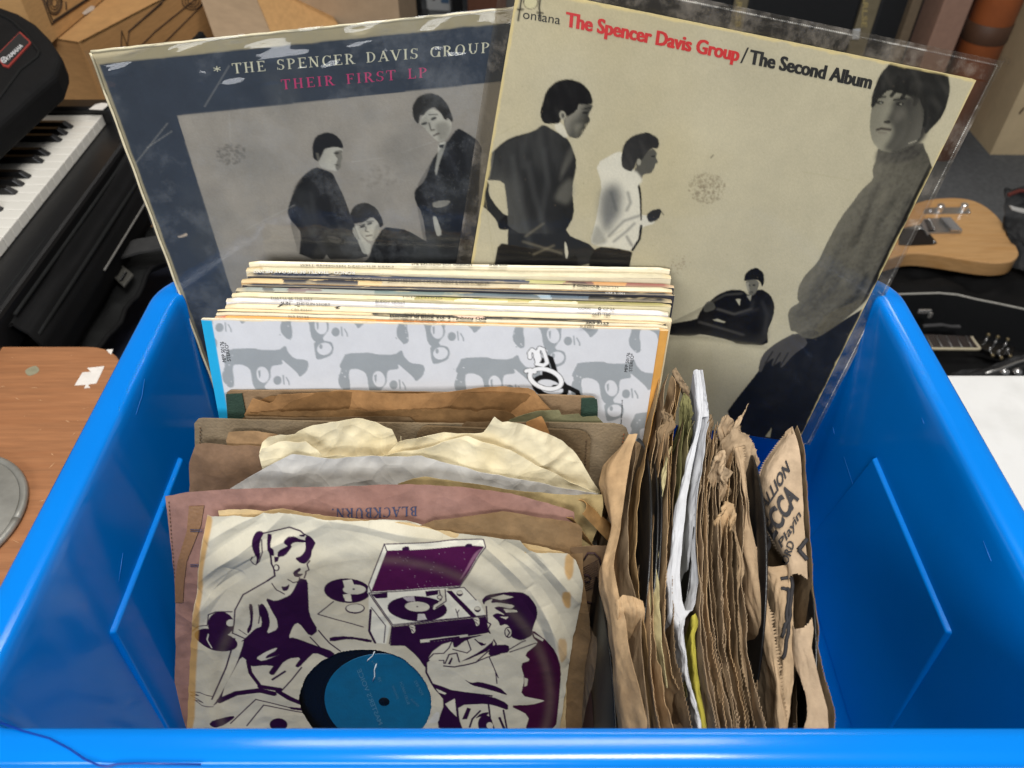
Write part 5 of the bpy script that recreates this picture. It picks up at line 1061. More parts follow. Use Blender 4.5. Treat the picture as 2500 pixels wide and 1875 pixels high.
for s_, p0, p1, p2 in (('MFP 50176', Z6([(168, 1368)])[0], Z6([(148, 1212)])[0], Z6([(138, 1366)])[0]), ('STEREO*', Z6([(203, 1360)])[0], Z6([(178, 1218)])[0], Z6([(176, 1362)])[0]),
                       ('MFP 50176', Z7([(1205, 1445)])[0], Z7([(1228, 1298)])[0], Z7([(1180, 1442)])[0]), ('STEREO*', Z7([(1242, 1440)])[0], Z7([(1258, 1302)])[0], Z7([(1216, 1440)])[0]),
                       ('Music International Ltd.', Z(900, 900, [(1952, 430)])[0], Z(900, 900, [(1962, 235)])[0], Z(900, 900, [(1938, 430)])[0])):
    text(s_, MF, p0, p1, p2, inkc['k'], mg, bold=.0, off=.0006)

# ------------------------------------------------------------------ ten-inch sleeves standing in front
def paper(name, rgb, var=.2, bump=.35, stain=None, rough=.85, crease=.45, cs=42.0): return M('paper_' + name, rgb, rough, var * 1.3, 70, bump * .2, 500, stain=stain, ss=14, spec=.15, crease=crease, cs=cs)
def ten_plane(Yt, zt=.26, lean=13, yaw=1.2, tilt=0):
    a = math.radians(lean); y = math.radians(yaw)
    return Plane((0, Yt, zt), (math.cos(y), math.sin(y), math.tan(math.radians(tilt))), (0, -math.sin(a), -math.cos(a)))
def interp_uv(uv, n): return uv
def fsheet(name, parent, plane, top, mat, left=None, right=None, vb=.3, ns=100, nt=60, amp=.0010, fold=.0016, seed=1, jag=.0006, T=.0003, vis=None, off=0.0, extra=None, cv=None, hole=None, fs=12.0):
    """sheet of paper facing the viewer: top edge (and side edges) follow points in the photograph on the sheet's plane"""
    nz = Noise(seed); tp = plane.uvs(top); tp = tp[np.argsort(tp[:, 0])] if np.any(np.diff(tp[:, 0]) < 0) else tp
    if vb is None or np.isscalar(vb): vbot = vb
    L = plane.uvs(left) if left else np.array([tp[0], [tp[0][0], vbot]])
    Rr = plane.uvs(right) if right else np.array([tp[-1], [tp[-1][0], vbot]])
    L = L[np.argsort(L[:, 1])]; Rr = Rr[np.argsort(Rr[:, 1])]
    vtm = tp[:, 1].min(); s_ = np.linspace(0, 1, ns); t_ = np.linspace(0, 1, nt)
    if vis is not None:
        nv = int(nt * .88); t_ = np.concatenate([np.linspace(0, vis, nv), np.linspace(vis, 1, nt - nv + 1)[1:]])
    S_, T_ = np.meshgrid(s_, t_)
    u0 = tp[0][0] + S_ * (tp[-1][0] - tp[0][0]); vt = np.interp(u0, tp[:, 0], tp[:, 1])
    vt = vt + jag * (nz.fbm(u0 * 160, u0 * 0 + 3.3, 4) + .6 * nz.fbm(u0 * 40, u0 * 0, 2))
    v = vt + T_ * (vbot - vt)
    uL = np.interp(v, L[:, 1], L[:, 0]); uR = np.interp(v, Rr[:, 1], Rr[:, 0])
    jl = jag * .7 * nz.fbm(v * 150, v * 0 + 7, 3); u = uL + jl + S_ * (uR - uL)
    def disp(uu, vv):
        d = amp * nz.fbm(uu * fs, vv * fs, 3) + fold * nz.crumple(uu * fs * 3.0 + vv * 7, vv * fs * 2.5 + 40, 3) + off
        if extra: d = d + extra(uu, vv)
        return d
    P = plane.pt(u, v, disp(u, v))
    cols = cv.sample(u, v) if cv is not None else None
    if hole is not None:
        (hu, hv), hr = hole; d = np.hypot(u - hu, v - hv) + .0015 * nz.fbm(u * 90, v * 90, 3)
        cc = (d[:-1, :-1] + d[1:, :-1] + d[1:, 1:] + d[:-1, 1:]) / 4; keep = cc > hr
        o = add(name, P.reshape(-1, 3), gfaces(nt, ns, keep), mat, parent, None if cols is None else cols.reshape(-1, 3), True)
    elif cv is not None:
        o = add(name, P.reshape(-1, 3), gfaces(nt, ns), mat, parent, cols.reshape(-1, 3), True)
    else:
        V, f = thick(P, T, plane.N); o = add(name, V, f, mat, parent, None, True)
    return o, disp

Z4a = lambda p: Z(400, 900, p)      # close-up windows used while measuring
Z9a = lambda p: Z(900, 900, p)
Zi = lambda p: Z(400, 1250, p)
Zj = lambda p: Z(900, 1300, p)
Zr = lambda p: Z(1400, 850, p)
Zs = lambda p: Z(1400, 1350, p)
GRP = 'ten-inch sleeves at the front'
def sl(label, Y, X=0.0): return thing('record_sleeve', label, 'record sleeve', (X - .07, Y - .05, .012), GRP)

# card sleeve with green corners
p = ten_plane(.3832); t = sl('brown card sleeve with dark green corners directly before the white sleeve', .385)
kraft = M('kraft_board', (136, 110, 80), .85, .22, 40, .3, 500, stain=(120, 92, 62), ss=18)
o, _ = fsheet('board', t, p, [(553, 960), (558, 955), (800, 954), (1200, 962), (1448, 969), (1456, 974), (1459, 988)], kraft, seed=5, amp=.0006, fold=.0003, T=.002, jag=.0002)
grn = M('green_cloth', (38, 62, 48), .8, .25, 60, .4, 700)
for q in ([(553, 961), (592, 959), (600, 1000), (598, 1060), (560, 1060)], [(1419, 971), (1447, 969.5), (1457, 974), (1459, 990), (1457, 1060), (1416, 1060)]):
    prism('corner_cloth', [p.hit(a) + p.N * .0016 for a in q], p.N, .0012, grn, t)
# brown bag, folded
kb_ = paper('golden_brown', (160, 120, 78), .25, .4, (134, 96, 58))
p = ten_plane(.3798); t = sl('golden brown paper sleeve with folded wavy top edge', .381)
def wav(c, w_, a): return lambda u, v: a * np.exp(-((u - c) / w_) ** 2)
fsheet('front_sheet', t, p, Z4a([(625, 345), (690, 217), (745, 235), (820, 265), (850, 250), (880, 196), (1060, 196), (1220, 205), (1430, 178), (1600, 175)]) + [(1100, 955), (1290, 953), (1304, 957), (1325, 980), (1350, 1003)], kb_, seed=11, amp=.004, fold=.0022, ns=150, nt=60, fs=9, extra=lambda u, v: .004 * np.sin(u * 55 + v * 40))
fsheet('back_sheet', t, p.back(.0015), [(612, 985), (660, 968), (780, 958), (1000, 958), (1290, 962), (1340, 1000)], paper('golden_dark', (128, 94, 58), .25, .4), seed=12, amp=.001)
# frayed brown pair
brn = paper('mid_brown', (124, 94, 60), .28, .5, (98, 72, 44)); brn2 = paper('dull_brown', (116, 94, 68), .25, .4, (94, 74, 50))
p = ten_plane(.3765, .262); t = sl('frayed dark brown paper sleeve with ragged top edge', .377)
fsheet('back_sheet', t, p, [(588, 1022), (610, 1008), (700, 1004), (850, 997), (920, 1005), (1000, 1000), (1080, 996), (1160, 1003), (1232, 1000), (1252, 1012), (1275, 1030)], brn, seed=14, amp=.0015, fold=.0015, jag=.0022, ns=200)
fsheet('front_sheet', t, p.back(-.002), [(600, 1014), (625, 1014), (760, 1018), (1000, 1019), (1020, 1035), (1030, 1060)], brn2, seed=15, amp=.001, jag=.0008)
# green-grey paper at the right
p = ten_plane(.3748, .262); t = sl('grey-green crumpled paper sleeve behind the stitched card sleeve', .376, .15)
gg = paper('grey_green', (126, 122, 90), .22, .4, (104, 100, 72))
fsheet('front_sheet', t, p, Z9a([(1080, 400), (1160, 370), (1300, 332), (1470, 322), (1490, 360), (1620, 340), (1650, 368), (1760, 365), (1810, 420)]), gg, seed=17, amp=.003, fold=.003, ns=80, nt=40, jag=.0006)
# grey-brown stitched card sleeve
p = ten_plane(.3708, .266); t = sl('grey-brown card sleeve with stitched left edge and rounded corners', .371)
gb_ = M('grey_board', (130, 113, 88), .9, .3, 35, .45, 500, stain=(112, 94, 66), ss=22)
o, dsp = fsheet('back_board', t, p, [(474, 1034), (477, 1026), (486, 1023), (800, 1030), (1150, 1036), (1330, 1033), (1500, 1035), (1526, 1040), (1538, 1052), (1541, 1070)], gb_, left=[(474, 1030), (477, 1120), (480, 1300)], right=[(1540, 1050), (1530, 1150), (1520, 1300)], seed=19, amp=.0008, fold=.0005, T=.0016, jag=.0003)
thread = M('thread', (84, 62, 40), .9, .1)
for k in range(9):
    a = np.array(p.uv((490 - k * .2, 1040 + 9 * k))); tube('stitch', [p.pt(a[0], a[1], .0016 + dsp(*a)), p.pt(a[0] + .0002, a[1] + .0016, .0016 + dsp(*a))], .0004, thread, t, 5)
    a = np.array(p.uv((1522 - k * 1.1, 1056 + 9 * k))); tube('stitch', [p.pt(a[0], a[1], .0016 + dsp(*a)), p.pt(a[0] + .0002, a[1] + .0016, .0016 + dsp(*a))], .0004, M('thread_rust', (140, 78, 44), .9, .1), t, 5)
# darker card sleeve in front, right part
p = ten_plane(.3668, .266); t = sl('dark stitched brown card sleeve whose corner shows right of the cream paper', .367)
db = M('dark_board', (110, 90, 62), .9, .3, 35, .45, 500, stain=(96, 74, 46), ss=20)
o, dsp = fsheet('board', t, p, [(1018, 1058), (1030, 1045), (1042, 1041), (1200, 1047), (1340, 1048), (1412, 1051), (1432, 1058), (1442, 1072)], db, right=[(1442, 1066), (1440, 1130), (1430, 1300)], seed=23, amp=.0008, fold=.0005, T=.0016, jag=.0003)
for k in range(10):
    a = np.array(p.uv((1431 - k * .3, 1072 + 8 * k))); tube('stitch', [p.pt(a[0], a[1], .0012 + dsp(*a)), p.pt(a[0], a[1] + .0014, .0012 + dsp(*a))], .0004, thread, t, 5)
fsheet('inner_flap', t, p.back(.002), [(1128, 1038), (1140, 1029), (1340, 1031)], brn2, seed=24, amp=.0005)
fsheet('torn_flap', t, p.back(-.002), Z9a([(1215, 420), (1330, 372), (1345, 385), (1395, 500)]), paper('ochre', (176, 130, 82), .2, .4), seed=26, amp=.001, ns=20, nt=20, vb=.12)
# tan sleeve, left end showing
p = ten_plane(.360, .262, 15); t = sl('tan paper sleeve whose crumpled left end shows beside the cream paper', .36)
tan = paper('tan_grey', (140, 112, 88), .22, .5, (118, 92, 68))
fsheet('front_sheet', t, p, [(478, 1086), (500, 1083), (560, 1088), (640, 1092), (900, 1090), (1200, 1100)], tan, left=[(478, 1085), (463, 1125), (461, 1145), (462, 1200), (466, 1400)], seed=29, amp=.002, fold=.0022, ns=160, nt=60, fs=16)
fsheet('back_sheet', t, p.back(.003), Z4a([(480, 560), (500, 495), (540, 490), (660, 488), (860, 515), (1000, 540)]), paper('tan_edge', (164, 132, 96), .2, .4), seed=30, amp=.0015, fold=.002)
# cream crumpled inner papers
crm = paper('cream', (224, 212, 178), .1, .3, (214, 194, 144), crease=.9, cs=30); whi = paper('off_white', (194, 192, 187), .1, .3, (178, 172, 158), crease=.8, cs=30)
p = ten_plane(.354, .264, 16); t = sl('cream crumpled inner paper sleeve with humped top', .354)
fsheet('back_leaf', t, p, Z4a([(735, 650), (750, 590), (800, 545), (890, 515), (1010, 512), (1030, 495), (1150, 440), (1290, 405), (1480, 405), (1640, 425), (1760, 470), (1825, 530), (1830, 640)]), crm, seed=33, amp=.0025, fold=.0060, ns=130, nt=70, fs=15, vb=.2, jag=.0004)
fsheet('right_leaf', t, p.back(-.004), Z9a([(150, 640), (240, 560), (520, 500), (880, 500), (910, 460), (968, 352), (1030, 400), (1080, 392), (1380, 500), (1500, 580), (1610, 690), (1680, 800), (1790, 960)]), crm, seed=34, amp=.0025, fold=.0062, ns=150, nt=70, fs=14, vb=.2, jag=.0004, extra=lambda u, v: -.006 * np.clip((u - .02) / .05, 0, 1))
fsheet('middle_leaf', t, p.back(-.0085), Z4a([(740, 655), (760, 600), (890, 560), (1100, 550), (1180, 620), (1230, 680)]) + Z9a([(140, 660), (380, 620), (760, 520), (840, 540), (1100, 620), (1300, 750), (1520, 870), (1780, 965)]), crm, seed=35, amp=.002, fold=.0050, ns=150, nt=60, fs=16, vb=.2, jag=.0004)
fsheet('front_leaf', t, p.back(-.0135), [(560, 1192), (592, 1150), (612, 1125), (632, 1107), (700, 1113), (760, 1117), (900, 1114), (990, 1113), (1080, 1134), (1180, 1152), (1290, 1172), (1465, 1207)], whi, left=[(632, 1107), (600, 1140), (560, 1195), (545, 1300)], seed=36, amp=.0015, fold=.0035, ns=170, nt=70, fs=15, jag=.0003)
# olive sleeve behind the pink one
p = ten_plane(.3225, .258, 21); t = sl('olive-brown sleeve with dark torn corner behind the pink sleeve', .322)
fsheet('front_sheet', t, p, Z9a([(230, 890), (330, 852), (430, 832), (640, 860), (900, 905), (1150, 940), (1400, 960), (1640, 968), (1800, 975)]), paper('olive', (168, 148, 104), .25, .4, (128, 108, 70)), right=Z9a([(1800, 975), (1815, 1050), (1790, 1180), (1700, 1400)]), seed=39, amp=.0015, fold=.002, ns=120)
# rolled corner
tt = np.linspace(0, 1, 30)[:, None]; qq = np.linspace(0, 5.2, 26)[None]
A, B = pz(Z9a([(1590, 1080)])[0], .245), pz(Z9a([(1800, 1310)])[0], .205)
ax_ = unit(B - A); s1_ = unit(np.cross(ax_, [0, 0, 1])); s2_ = np.cross(s1_, ax_); rr = .0075 + .004 * tt + .0012 * np.sin(qq * 2)
Pm = A + (B - A) * tt[..., None] * np.ones((1, 26, 1)) + (np.cos(qq + .6) * rr)[..., None] * s1_ + (np.sin(qq + .6) * rr)[..., None] * s2_
V, f = thick(Pm, .0005); add('rolled_corner', V, f, paper('roll', (160, 124, 78), .25, .4, (120, 90, 56)), t, smooth=True)
# box-patterned inner sleeve with the cartoonish hatch in the gap
p = ten_plane(.292, .22, 10); t = sl('brown printed sleeve with hatched pattern seen in the dark gap', .29, .15)
o, dsp = fsheet('front_sheet', t, p, Z9a([(1560, 1380), (1750, 1370), (1860, 1370)]), paper('printed_brown', (132, 106, 78), .15, .3), vb=.22, seed=41, amp=.0006, fold=.0004, ns=30)
darkink = M('brown_ink', (56, 34, 34), .8, .1)
for k in range(12):
    tube('printed_line', [p.hit(a) + p.N * .0009 for a in Zj([(1648, 268 + 17 * k), (1770, 205 + 17 * k)])], .00022, darkink, t, 4)
for L_ in ([(1660, 200), (1690, 150), (1740, 150), (1780, 190), (1790, 240)], [(1660, 370), (1700, 375), (1712, 345), (1690, 320), (1660, 318)], [(1660, 520), (1750, 545)]):
    tube('printed_outline', [p.hit(a) + p.N * .0010 for a in Zj(L_)], .0007, darkink, t, 5)

# pink sleeve with upside-down town name
p = ten_plane(.3125, .258, 23); t = sl('dusty pink paper sleeve with upside-down blue capitals', .312)
pk = paper('dusty_pink', (152, 116, 104), .18, .35, (134, 96, 84))
o, dspP = fsheet('front_sheet', t, p, [(402, 1213), (460, 1203), (560, 1195), (700, 1190), (850, 1186), (1000, 1183), (1130, 1190), (1250, 1206), (1330, 1230), (1380, 1246), (1402, 1254)], pk, left=[(402, 1213), (412, 1300), (424, 1400), (428, 1480), (428, 1600), (424, 1772), (420, 1900)], right=[(1402, 1254), (1404, 1290), (1410, 1500), (1400, 1900)], seed=43, amp=.0022, fold=.0014, ns=170, nt=90, jag=.0006, fs=10, extra=lambda u, v: -.012 * np.clip((u - .0) / .1, 0, 1) ** 2 * np.clip(1 - (v) / .12, 0, 1))
fsheet('back_sheet', t, p.back(.0045), [(452, 1202), (560, 1198), (700, 1194), (1000, 1188), (1300, 1226)], paper('tan_pale', (178, 150, 112), .2, .4), seed=44, amp=.001)
nib = M('ink_blueblack', (54, 62, 92), .7, .1)
text('BLACKBURN.', p, Z4a([(1953, 1062)])[0], Z4a([(1300, 1073)])[0], Z4a([(1953, 1134)])[0], nib, t, ser=True, disp=dspP, off=.0007, track=.05)
tapeb = M('brown_tape', (140, 104, 70), .5, .25, 40, .2, 400)
q = Z4a([(195, 1062), (310, 1058), (290, 1200), (240, 1330), (180, 1480), (160, 1640), (150, 1800), (90, 1800), (90, 1640), (110, 1480), (180, 1250)])
uvq = p.uvs(q); V = p.pt(uvq[:, 0], uvq[:, 1], dspP(uvq[:, 0], uvq[:, 1]) + .0011); V2 = p.pt(uvq[:, 0], uvq[:, 1], dspP(uvq[:, 0], uvq[:, 1]) + .0006); n_ = len(q)
add('tape_strip', np.concatenate([V, V2]), [tuple(range(n_))] + [(i, i + n_, (i + 1) % n_ + n_, (i + 1) % n_) for i in range(n_)], tapeb, t)
for k in range(20):
    a = np.array(p.uv((412 + k * .75, 1225 + 9.5 * k))); tube('stitch', [p.pt(a[0], a[1], .0008 + dspP(*a)), p.pt(a[0], a[1] + .0012, .0008 + dspP(*a))], .0003, thread, t, 5)
for y in (1290, 1375):
    for dy in (0, 4): tube('pen_line', [p.hit((466, y + dy)) + p.N * .0014, p.hit((497, y + dy)) + p.N * .0018], .00025, nib, t, 4)

# tan sheet just behind the illustrated sleeve
p = ten_plane(.3035, .25, 23); t = sl('plain tan paper sleeve showing right of the illustrated sleeve', .301, .06)
fsheet('front_sheet', t, p, [(1000, 1290), (1060, 1268), (1150, 1260), (1230, 1252), (1300, 1262), (1370, 1272), (1412, 1280), (1421, 1290)], paper('tan_mid', (138, 112, 80), .2, .5, (128, 98, 64)), right=[(1421, 1288), (1424, 1400), (1440, 1520), (1446, 1650), (1443, 1780), (1440, 1900)], left=[(1000, 1290), (1000, 1900)], seed=47, amp=.0022, fold=.002, ns=110, nt=80, fs=11)

# ---- the illustrated sleeve with a record inside
IP = ten_plane(.2925, .243, 24)
t = sl('cream paper sleeve printed in purple with a woman, a man and a record player', .29)
cv = Canvas(IP, -.26, -.03, .14, .20, .00036, (196, 190, 170)); cv.mottle(52, 12, .5, 4, (178, 164, 128))
pu, pl_, lt_ = (40, 10, 48), (66, 14, 58), (196, 190, 170)
def P_(z, pts, col=pu, s=0, a=1, sm=True): cv.poly(z(pts), col, s, a, sm)
def L_(z, pts, w_=3.2, col=pu): cv.line(z(pts), w_, col)
# records beside the woman
for c, rx, ry, an in (((440, 865), 34, 30, -20), ((400, 990), 55, 24, 12)):
    cv.ell(Zi([c])[0], rx, ry, pu, an)
cv.ell(Zi([(520, 850)])[0], 11, 9, lt_, -10); L_(Zi, [(330, 880), (340, 800), (400, 775), (530, 762)], 2.5); L_(Zi, [(215, 930), (260, 890), (330, 885)], 2.5); L_(Zi, [(340, 950), (330, 990), (370, 1045)], 2.5, lt_)
cv.ell(Zi([(1415, 608)])[0], 57, 30, pu, 4); cv.ell(Zi([(1470, 600)])[0], 28, 12, lt_, 0); P_(Zi, [(1380, 530), (1450, 520), (1470, 570), (1400, 600)], lt_); P_(Zi, [(1380, 640), (1440, 630), (1450, 690), (1400, 690)], lt_); cv.ell(Zi([(1465, 597)])[0], 3, 2, pu)
L_(Zi, [(1310, 690), (1188, 785), (1540, 885)], 2.5); cv.ell(Zi([(1475, 745)])[0], 24, 12, pu); cv.ell(Zi([(1475, 742)])[0], 21, 9.5, lt_)
# woman
P_(Zi, [(708, 160), (740, 150), (778, 158), (752, 200), (742, 250), (750, 330), (722, 400), (704, 417), (722, 350), (690, 262), (684, 200)])
L_(Zi, [(690, 330), (672, 370), (690, 405), (706, 415), (735, 385), (765, 300), (755, 210)], 2.2)
L_(Zi, [(775, 160), (860, 152), (960, 140), (1050, 155), (1120, 200), (1160, 250), (1140, 292)], 4)
P_(Zi, [(918, 235), (950, 200), (1010, 192), (1042, 218), (1092, 232), (1082, 252), (1000, 240), (960, 278)]); P_(Zi, [(1040, 180), (1090, 180), (1080, 200), (1050, 195)])
P_(Zi, [(1098, 185), (1165, 248), (1142, 292), (1137, 345), (1102, 388), (1062, 392), (1008, 356), (1060, 340), (1092, 300), (1082, 222)])
P_(Zi, [(880, 300), (975, 258), (985, 280), (935, 342), (872, 352)]); P_(Zi, [(800, 165), (832, 185), (820, 260), (850, 285), (850, 345), (820, 330), (800, 280), (795, 210)])
L_(Zi, [(815, 250), (830, 400), (850, 440), (858, 490), (800, 530)], 4); cv.ell(Zi([(870, 428)])[0], 8, 8, pu); cv.ell(Zi([(868, 428)])[0], 5, 5.5, lt_)
P_(Zi, [(850, 345), (890, 350), (880, 380), (855, 390)])
L_(Zi, [(1128, 370), (1108, 395), (1122, 440), (1098, 452), (1098, 470), (1085, 505)], 3); P_(Zi, [(998, 455), (1055, 418), (1062, 440), (1030, 468), (1085, 470), (1045, 498), (1010, 492)])
L_(Zi, [(960, 515), (1000, 540), (1045, 530), (1050, 500)], 3); P_(Zi, [(905, 570), (940, 575), (975, 548), (960, 600), (920, 610)]); L_(Zi, [(835, 550), (870, 600), (930, 630)], 3)
P_(Zi, [(1048, 502), (1112, 520), (1116, 650), (1122, 790), (1195, 910), (1130, 962), (1040, 850), (1002, 870), (962, 970), (1002, 965), (1150, 1020), (1322, 1080), (1300, 1142), (1162, 1082), (1110, 1130), (1042, 1202), (1008, 1192), (1062, 1120), (962, 1130), (860, 1190), (780, 1180), (668, 1192), (640, 1142), (600, 1110), (530, 1240), (470, 1340), (442, 1452), (372, 1502), (420, 1440), (500, 1290), (562, 1170), (622, 990), (592, 1002), (640, 960), (702, 900), (762, 880), (728, 722), (762, 702), (802, 762), (822, 862), (790, 942), (882, 902), (872, 822), (832, 762), (780, 660), (862, 690), (972, 640), (1002, 600)])
P_(Zi, [(655, 705), (685, 710), (690, 800), (680, 900), (650, 940), (640, 910), (670, 850)]); P_(Zi, [(710, 1125), (780, 1080), (880, 1040), (860, 1070), (800, 1100), (780, 1130), (860, 1110), (900, 1095), (760, 1150)], lt_)
L_(Zi, [(800, 530), (610, 640), (552, 750), (545, 850), (530, 932), (620, 972)]); L_(Zi, [(730, 715), (740, 800), (730, 860)], 2.2); L_(Zi, [(580, 905), (640, 945)], 2)
L_(Zi, [(1195, 910), (1280, 1010), (1362, 1072)]); L_(Zi, [(1130, 962), (1230, 1070), (1300, 1110)]); L_(Zi, [(548, 975), (480, 1200), (372, 1442)])
L_(Zi, [(372, 1420), (270, 1405), (188, 1416), (262, 1432), (190, 1440), (218, 1452), (300, 1478), (218, 1472), (290, 1502), (382, 1500)], 2.4)
L_(Zi, [(650, 1150), (668, 1240), (742, 1342)], 8); L_(Zi, [(740, 1345), (900, 1368)], 12); L_(Zi, [(915, 1370), (990, 1290), (1062, 1200)], 3)
L_(Zi, [(835, 1240), (900, 1150), (960, 1110)], 12); L_(Zi, [(838, 1292), (935, 1230)], 5); L_(Zi, [(430, 1458), (560, 1395), (740, 1375), (850, 1400)], 13); L_(Zi, [(880, 1380), (960, 1430), (1050, 1470)], 12); L_(Zi, [(900, 1380), (1140, 1510)], 2.5)
L_(Zi, [(515, 1630), (710, 1445), (1130, 1545)], 2.6); L_(Zi, [(640, 1650), (770, 1490), (1140, 1560)], 2.6); P_(Zi, [(345, 1640), (380, 1600), (540, 1570), (545, 1590), (470, 1640), (400, 1659)]); cv.ell(Zi([(885, 1640)])[0], 22, 16, pu); P_(Zi, [(960, 1500), (1140, 1520), (1140, 1545), (980, 1520)])
P_(Zi, [(1280, 960), (1420, 955), (1610, 985), (1600, 1010), (1440, 975), (1280, 1000)])
# record player
P_(Zj, [(-10, 468), (0, 400), (120, 92), (888, 76), (905, 126), (702, 422), (600, 440), (620, 450), (730, 425), (860, 540), (905, 640), (180, 722)], (212, 208, 190), 0, 1, False)
P_(Zj, [(140, 140), (892, 124), (702, 414), (18, 460)], pl_, 0, 1, False)
P_(Zj, [(800, 200), (850, 150), (880, 140), (720, 350), (700, 370)], (150, 110, 130), 1, .6)
for L in ([(0, 405), (120, 94), (886, 78), (902, 126), (702, 420), (0, 470), (180, 722), (905, 640)], [(120, 94), (140, 140)], [(0, 410), (18, 460)], [(612, 436), (735, 424), (830, 520)], [(20, 480), (185, 712), (900, 635)]): L_(Zj, L, 2.4)
for x in (285, 770): P_(Zj, [(x - 28, 122), (x - 10, 112), (x + 25, 112), (x + 32, 138), (x - 28, 140)])
for k in range(40):
    cv.ell(Zj([(random.Random(k).uniform(160, 760), random.Random(k + 99).uniform(150, 430))])[0], .9, .7, (170, 150, 160), 0, 0, .8)
cv.ell(Zj([(375, 588)])[0], 73, 31, pu, 3); cv.ell(Zj([(375, 572)])[0], 30, 12.5, lt_, 3); cv.ell(Zj([(375, 572)])[0], 2.4, 1.6, pu); P_(Zj, [(260, 500), (350, 492), (360, 530), (300, 530)], (170, 160, 160)); P_(Zj, [(380, 630), (430, 628), (450, 670), (375, 680)], (190, 184, 176))
P_(Zj, [(20, 478), (145, 462), (145, 505), (60, 512)]); P_(Zj, [(435, 455), (540, 445), (535, 480), (445, 495)]); P_(Zj, [(540, 445), (590, 440), (600, 540), (530, 580), (500, 600), (490, 560), (545, 545)], lt_); L_(Zj, [(545, 445), (560, 520), (500, 560), (490, 590)], 2.4); L_(Zj, [(590, 440), (598, 530), (520, 580)], 2.4); cv.ell(Zj([(548, 500)])[0], 7, 6, pu); cv.ell(Zj([(548, 500)])[0], 5, 4, lt_)
P_(Zj, [(595, 450), (640, 450), (832, 640), (790, 648)], pu, 0, 1, False)
for c in ((703, 470), (840, 590)): cv.ell(Zj([c])[0], 8, 7, pu); cv.ell(Zj([(c[0], c[1] - 6)])[0], 7, 4, lt_)
L_(Zj, [(672, 590), (682, 620), (698, 595)], 2); L_(Zj, [(685, 620), (690, 650)], 2)
P_(Zj, [(180, 728), (905, 645), (930, 770), (560, 830), (440, 850), (400, 875), (165, 875)], pu, 0, 1, False); P_(Zj, [(0, 480), (165, 722), (135, 860), (40, 850), (0, 760)], (210, 206, 188), 0, 1, False)
L_(Zj, [(20, 580), (130, 720), (118, 850)], 2.4); L_(Zj, [(15, 600), (5, 760), (50, 850)], 5); L_(Zj, [(180, 722), (160, 860)], 2.4)
for x, y in ((335, 745), (830, 685)): P_(Zj, [(x - 26, y - 28), (x + 20, y - 34), (x + 26, y + 20), (x, y + 36), (x - 8, y)], lt_); L_(Zj, [(x - 15, y - 20), (x + 10, y - 10)], 2); L_(Zj, [(x - 4, y), (x + 12, y + 20)], 2)
P_(Zj, [(398, 828), (470, 820), (700, 790), (765, 782), (768, 815), (470, 862), (400, 865)], lt_, 0, 1, False); P_(Zj, [(470, 830), (700, 796), (705, 812), (472, 846)], pu, 0, 1, False)
P_(Zj, [(250, 850), (440, 852), (960, 770), (960, 900), (720, 1000), (440, 1050), (380, 960)], pu)
# man
P_(Zj, [(900, 480), (1060, 458), (1220, 480), (1292, 560), (1304, 640), (1262, 740), (1320, 840), (1200, 1000), (1000, 900), (940, 790), (925, 740), (915, 600)], lt_)
P_(Zj, [(872, 520), (910, 480), (1060, 458), (1222, 480), (1294, 560), (1304, 640), (1262, 742), (1262, 790), (1180, 832), (1092, 802), (1102, 742), (1060, 702), (1012, 722), (1002, 682), (950, 640), (990, 620), (1060, 640), (960, 580), (1010, 570), (1100, 590), (1130, 560), (1000, 540), (940, 545), (960, 510), (900, 530), (890, 560)])
P_(Zj, [(1040, 590), (1140, 595), (1150, 610), (1060, 618)], lt_); P_(Zj, [(940, 505), (1040, 478), (1120, 500), (1020, 520)], lt_); P_(Zj, [(1010, 650), (1080, 648), (1060, 668)], lt_)
L_(Zj, [(908, 570), (916, 690), (942, 705), (922, 745), (942, 790), (985, 862)], 3); cv.ell(Zj([(1078, 768)])[0], 10, 14, pu); cv.ell(Zj([(1078, 768)])[0], 7.5, 11, lt_); L_(Zj, [(1072, 745), (1088, 770), (1070, 800)], 3)
P_(Zj, [(1262, 742), (1350, 812), (1442, 882), (1484, 1030), (1472, 1250), (1442, 1530), (1205, 1530), (1242, 1410), (1080, 1335), (1250, 1330), (1362, 1298), (1330, 1288), (1172, 1260), (1202, 1130), (1172, 1010), (1250, 985), (1200, 940), (1312, 850), (1262, 800)], (58, 12, 46))
P_(Zj, [(1270, 770), (1350, 820), (1340, 835), (1280, 800)], lt_); P_(Zj, [(1200, 1120), (1230, 1130), (1222, 1180), (1200, 1190)], lt_, 0, .8)
P_(Zj, [(940, 870), (1082, 862), (1086, 922), (1010, 935), (920, 955)]); L_(Zj, [(1085, 900), (1180, 840), (1210, 830)], 3); L_(Zj, [(1090, 920), (1290, 850)], 3)
P_(Zj, [(445, 990), (560, 985), (660, 1040), (830, 1000), (920, 955), (1010, 935), (1250, 985), (1170, 1010), (1202, 1130), (1172, 1260), (1330, 1290), (1080, 1335), (950, 1262), (640, 1222), (490, 1170), (445, 1080)], lt_)
L_(Zj, [(985, 862), (830, 1000), (920, 960), (1010, 935)], 3); L_(Zj, [(830, 1002), (660, 1040), (580, 1030)], 4); L_(Zj, [(445, 990), (445, 1080), (490, 1170), (640, 1222), (950, 1262)], 4); L_(Zj, [(930, 960), (1000, 1120)], 2.4); L_(Zj, [(980, 1080), (990, 1165)], 2.2)
P_(Zj, [(500, 905), (560, 860), (645, 830), (660, 900), (760, 820), (960, 770), (970, 830), (860, 920), (700, 1000), (690, 1030), (600, 1030), (450, 985)], lt_)
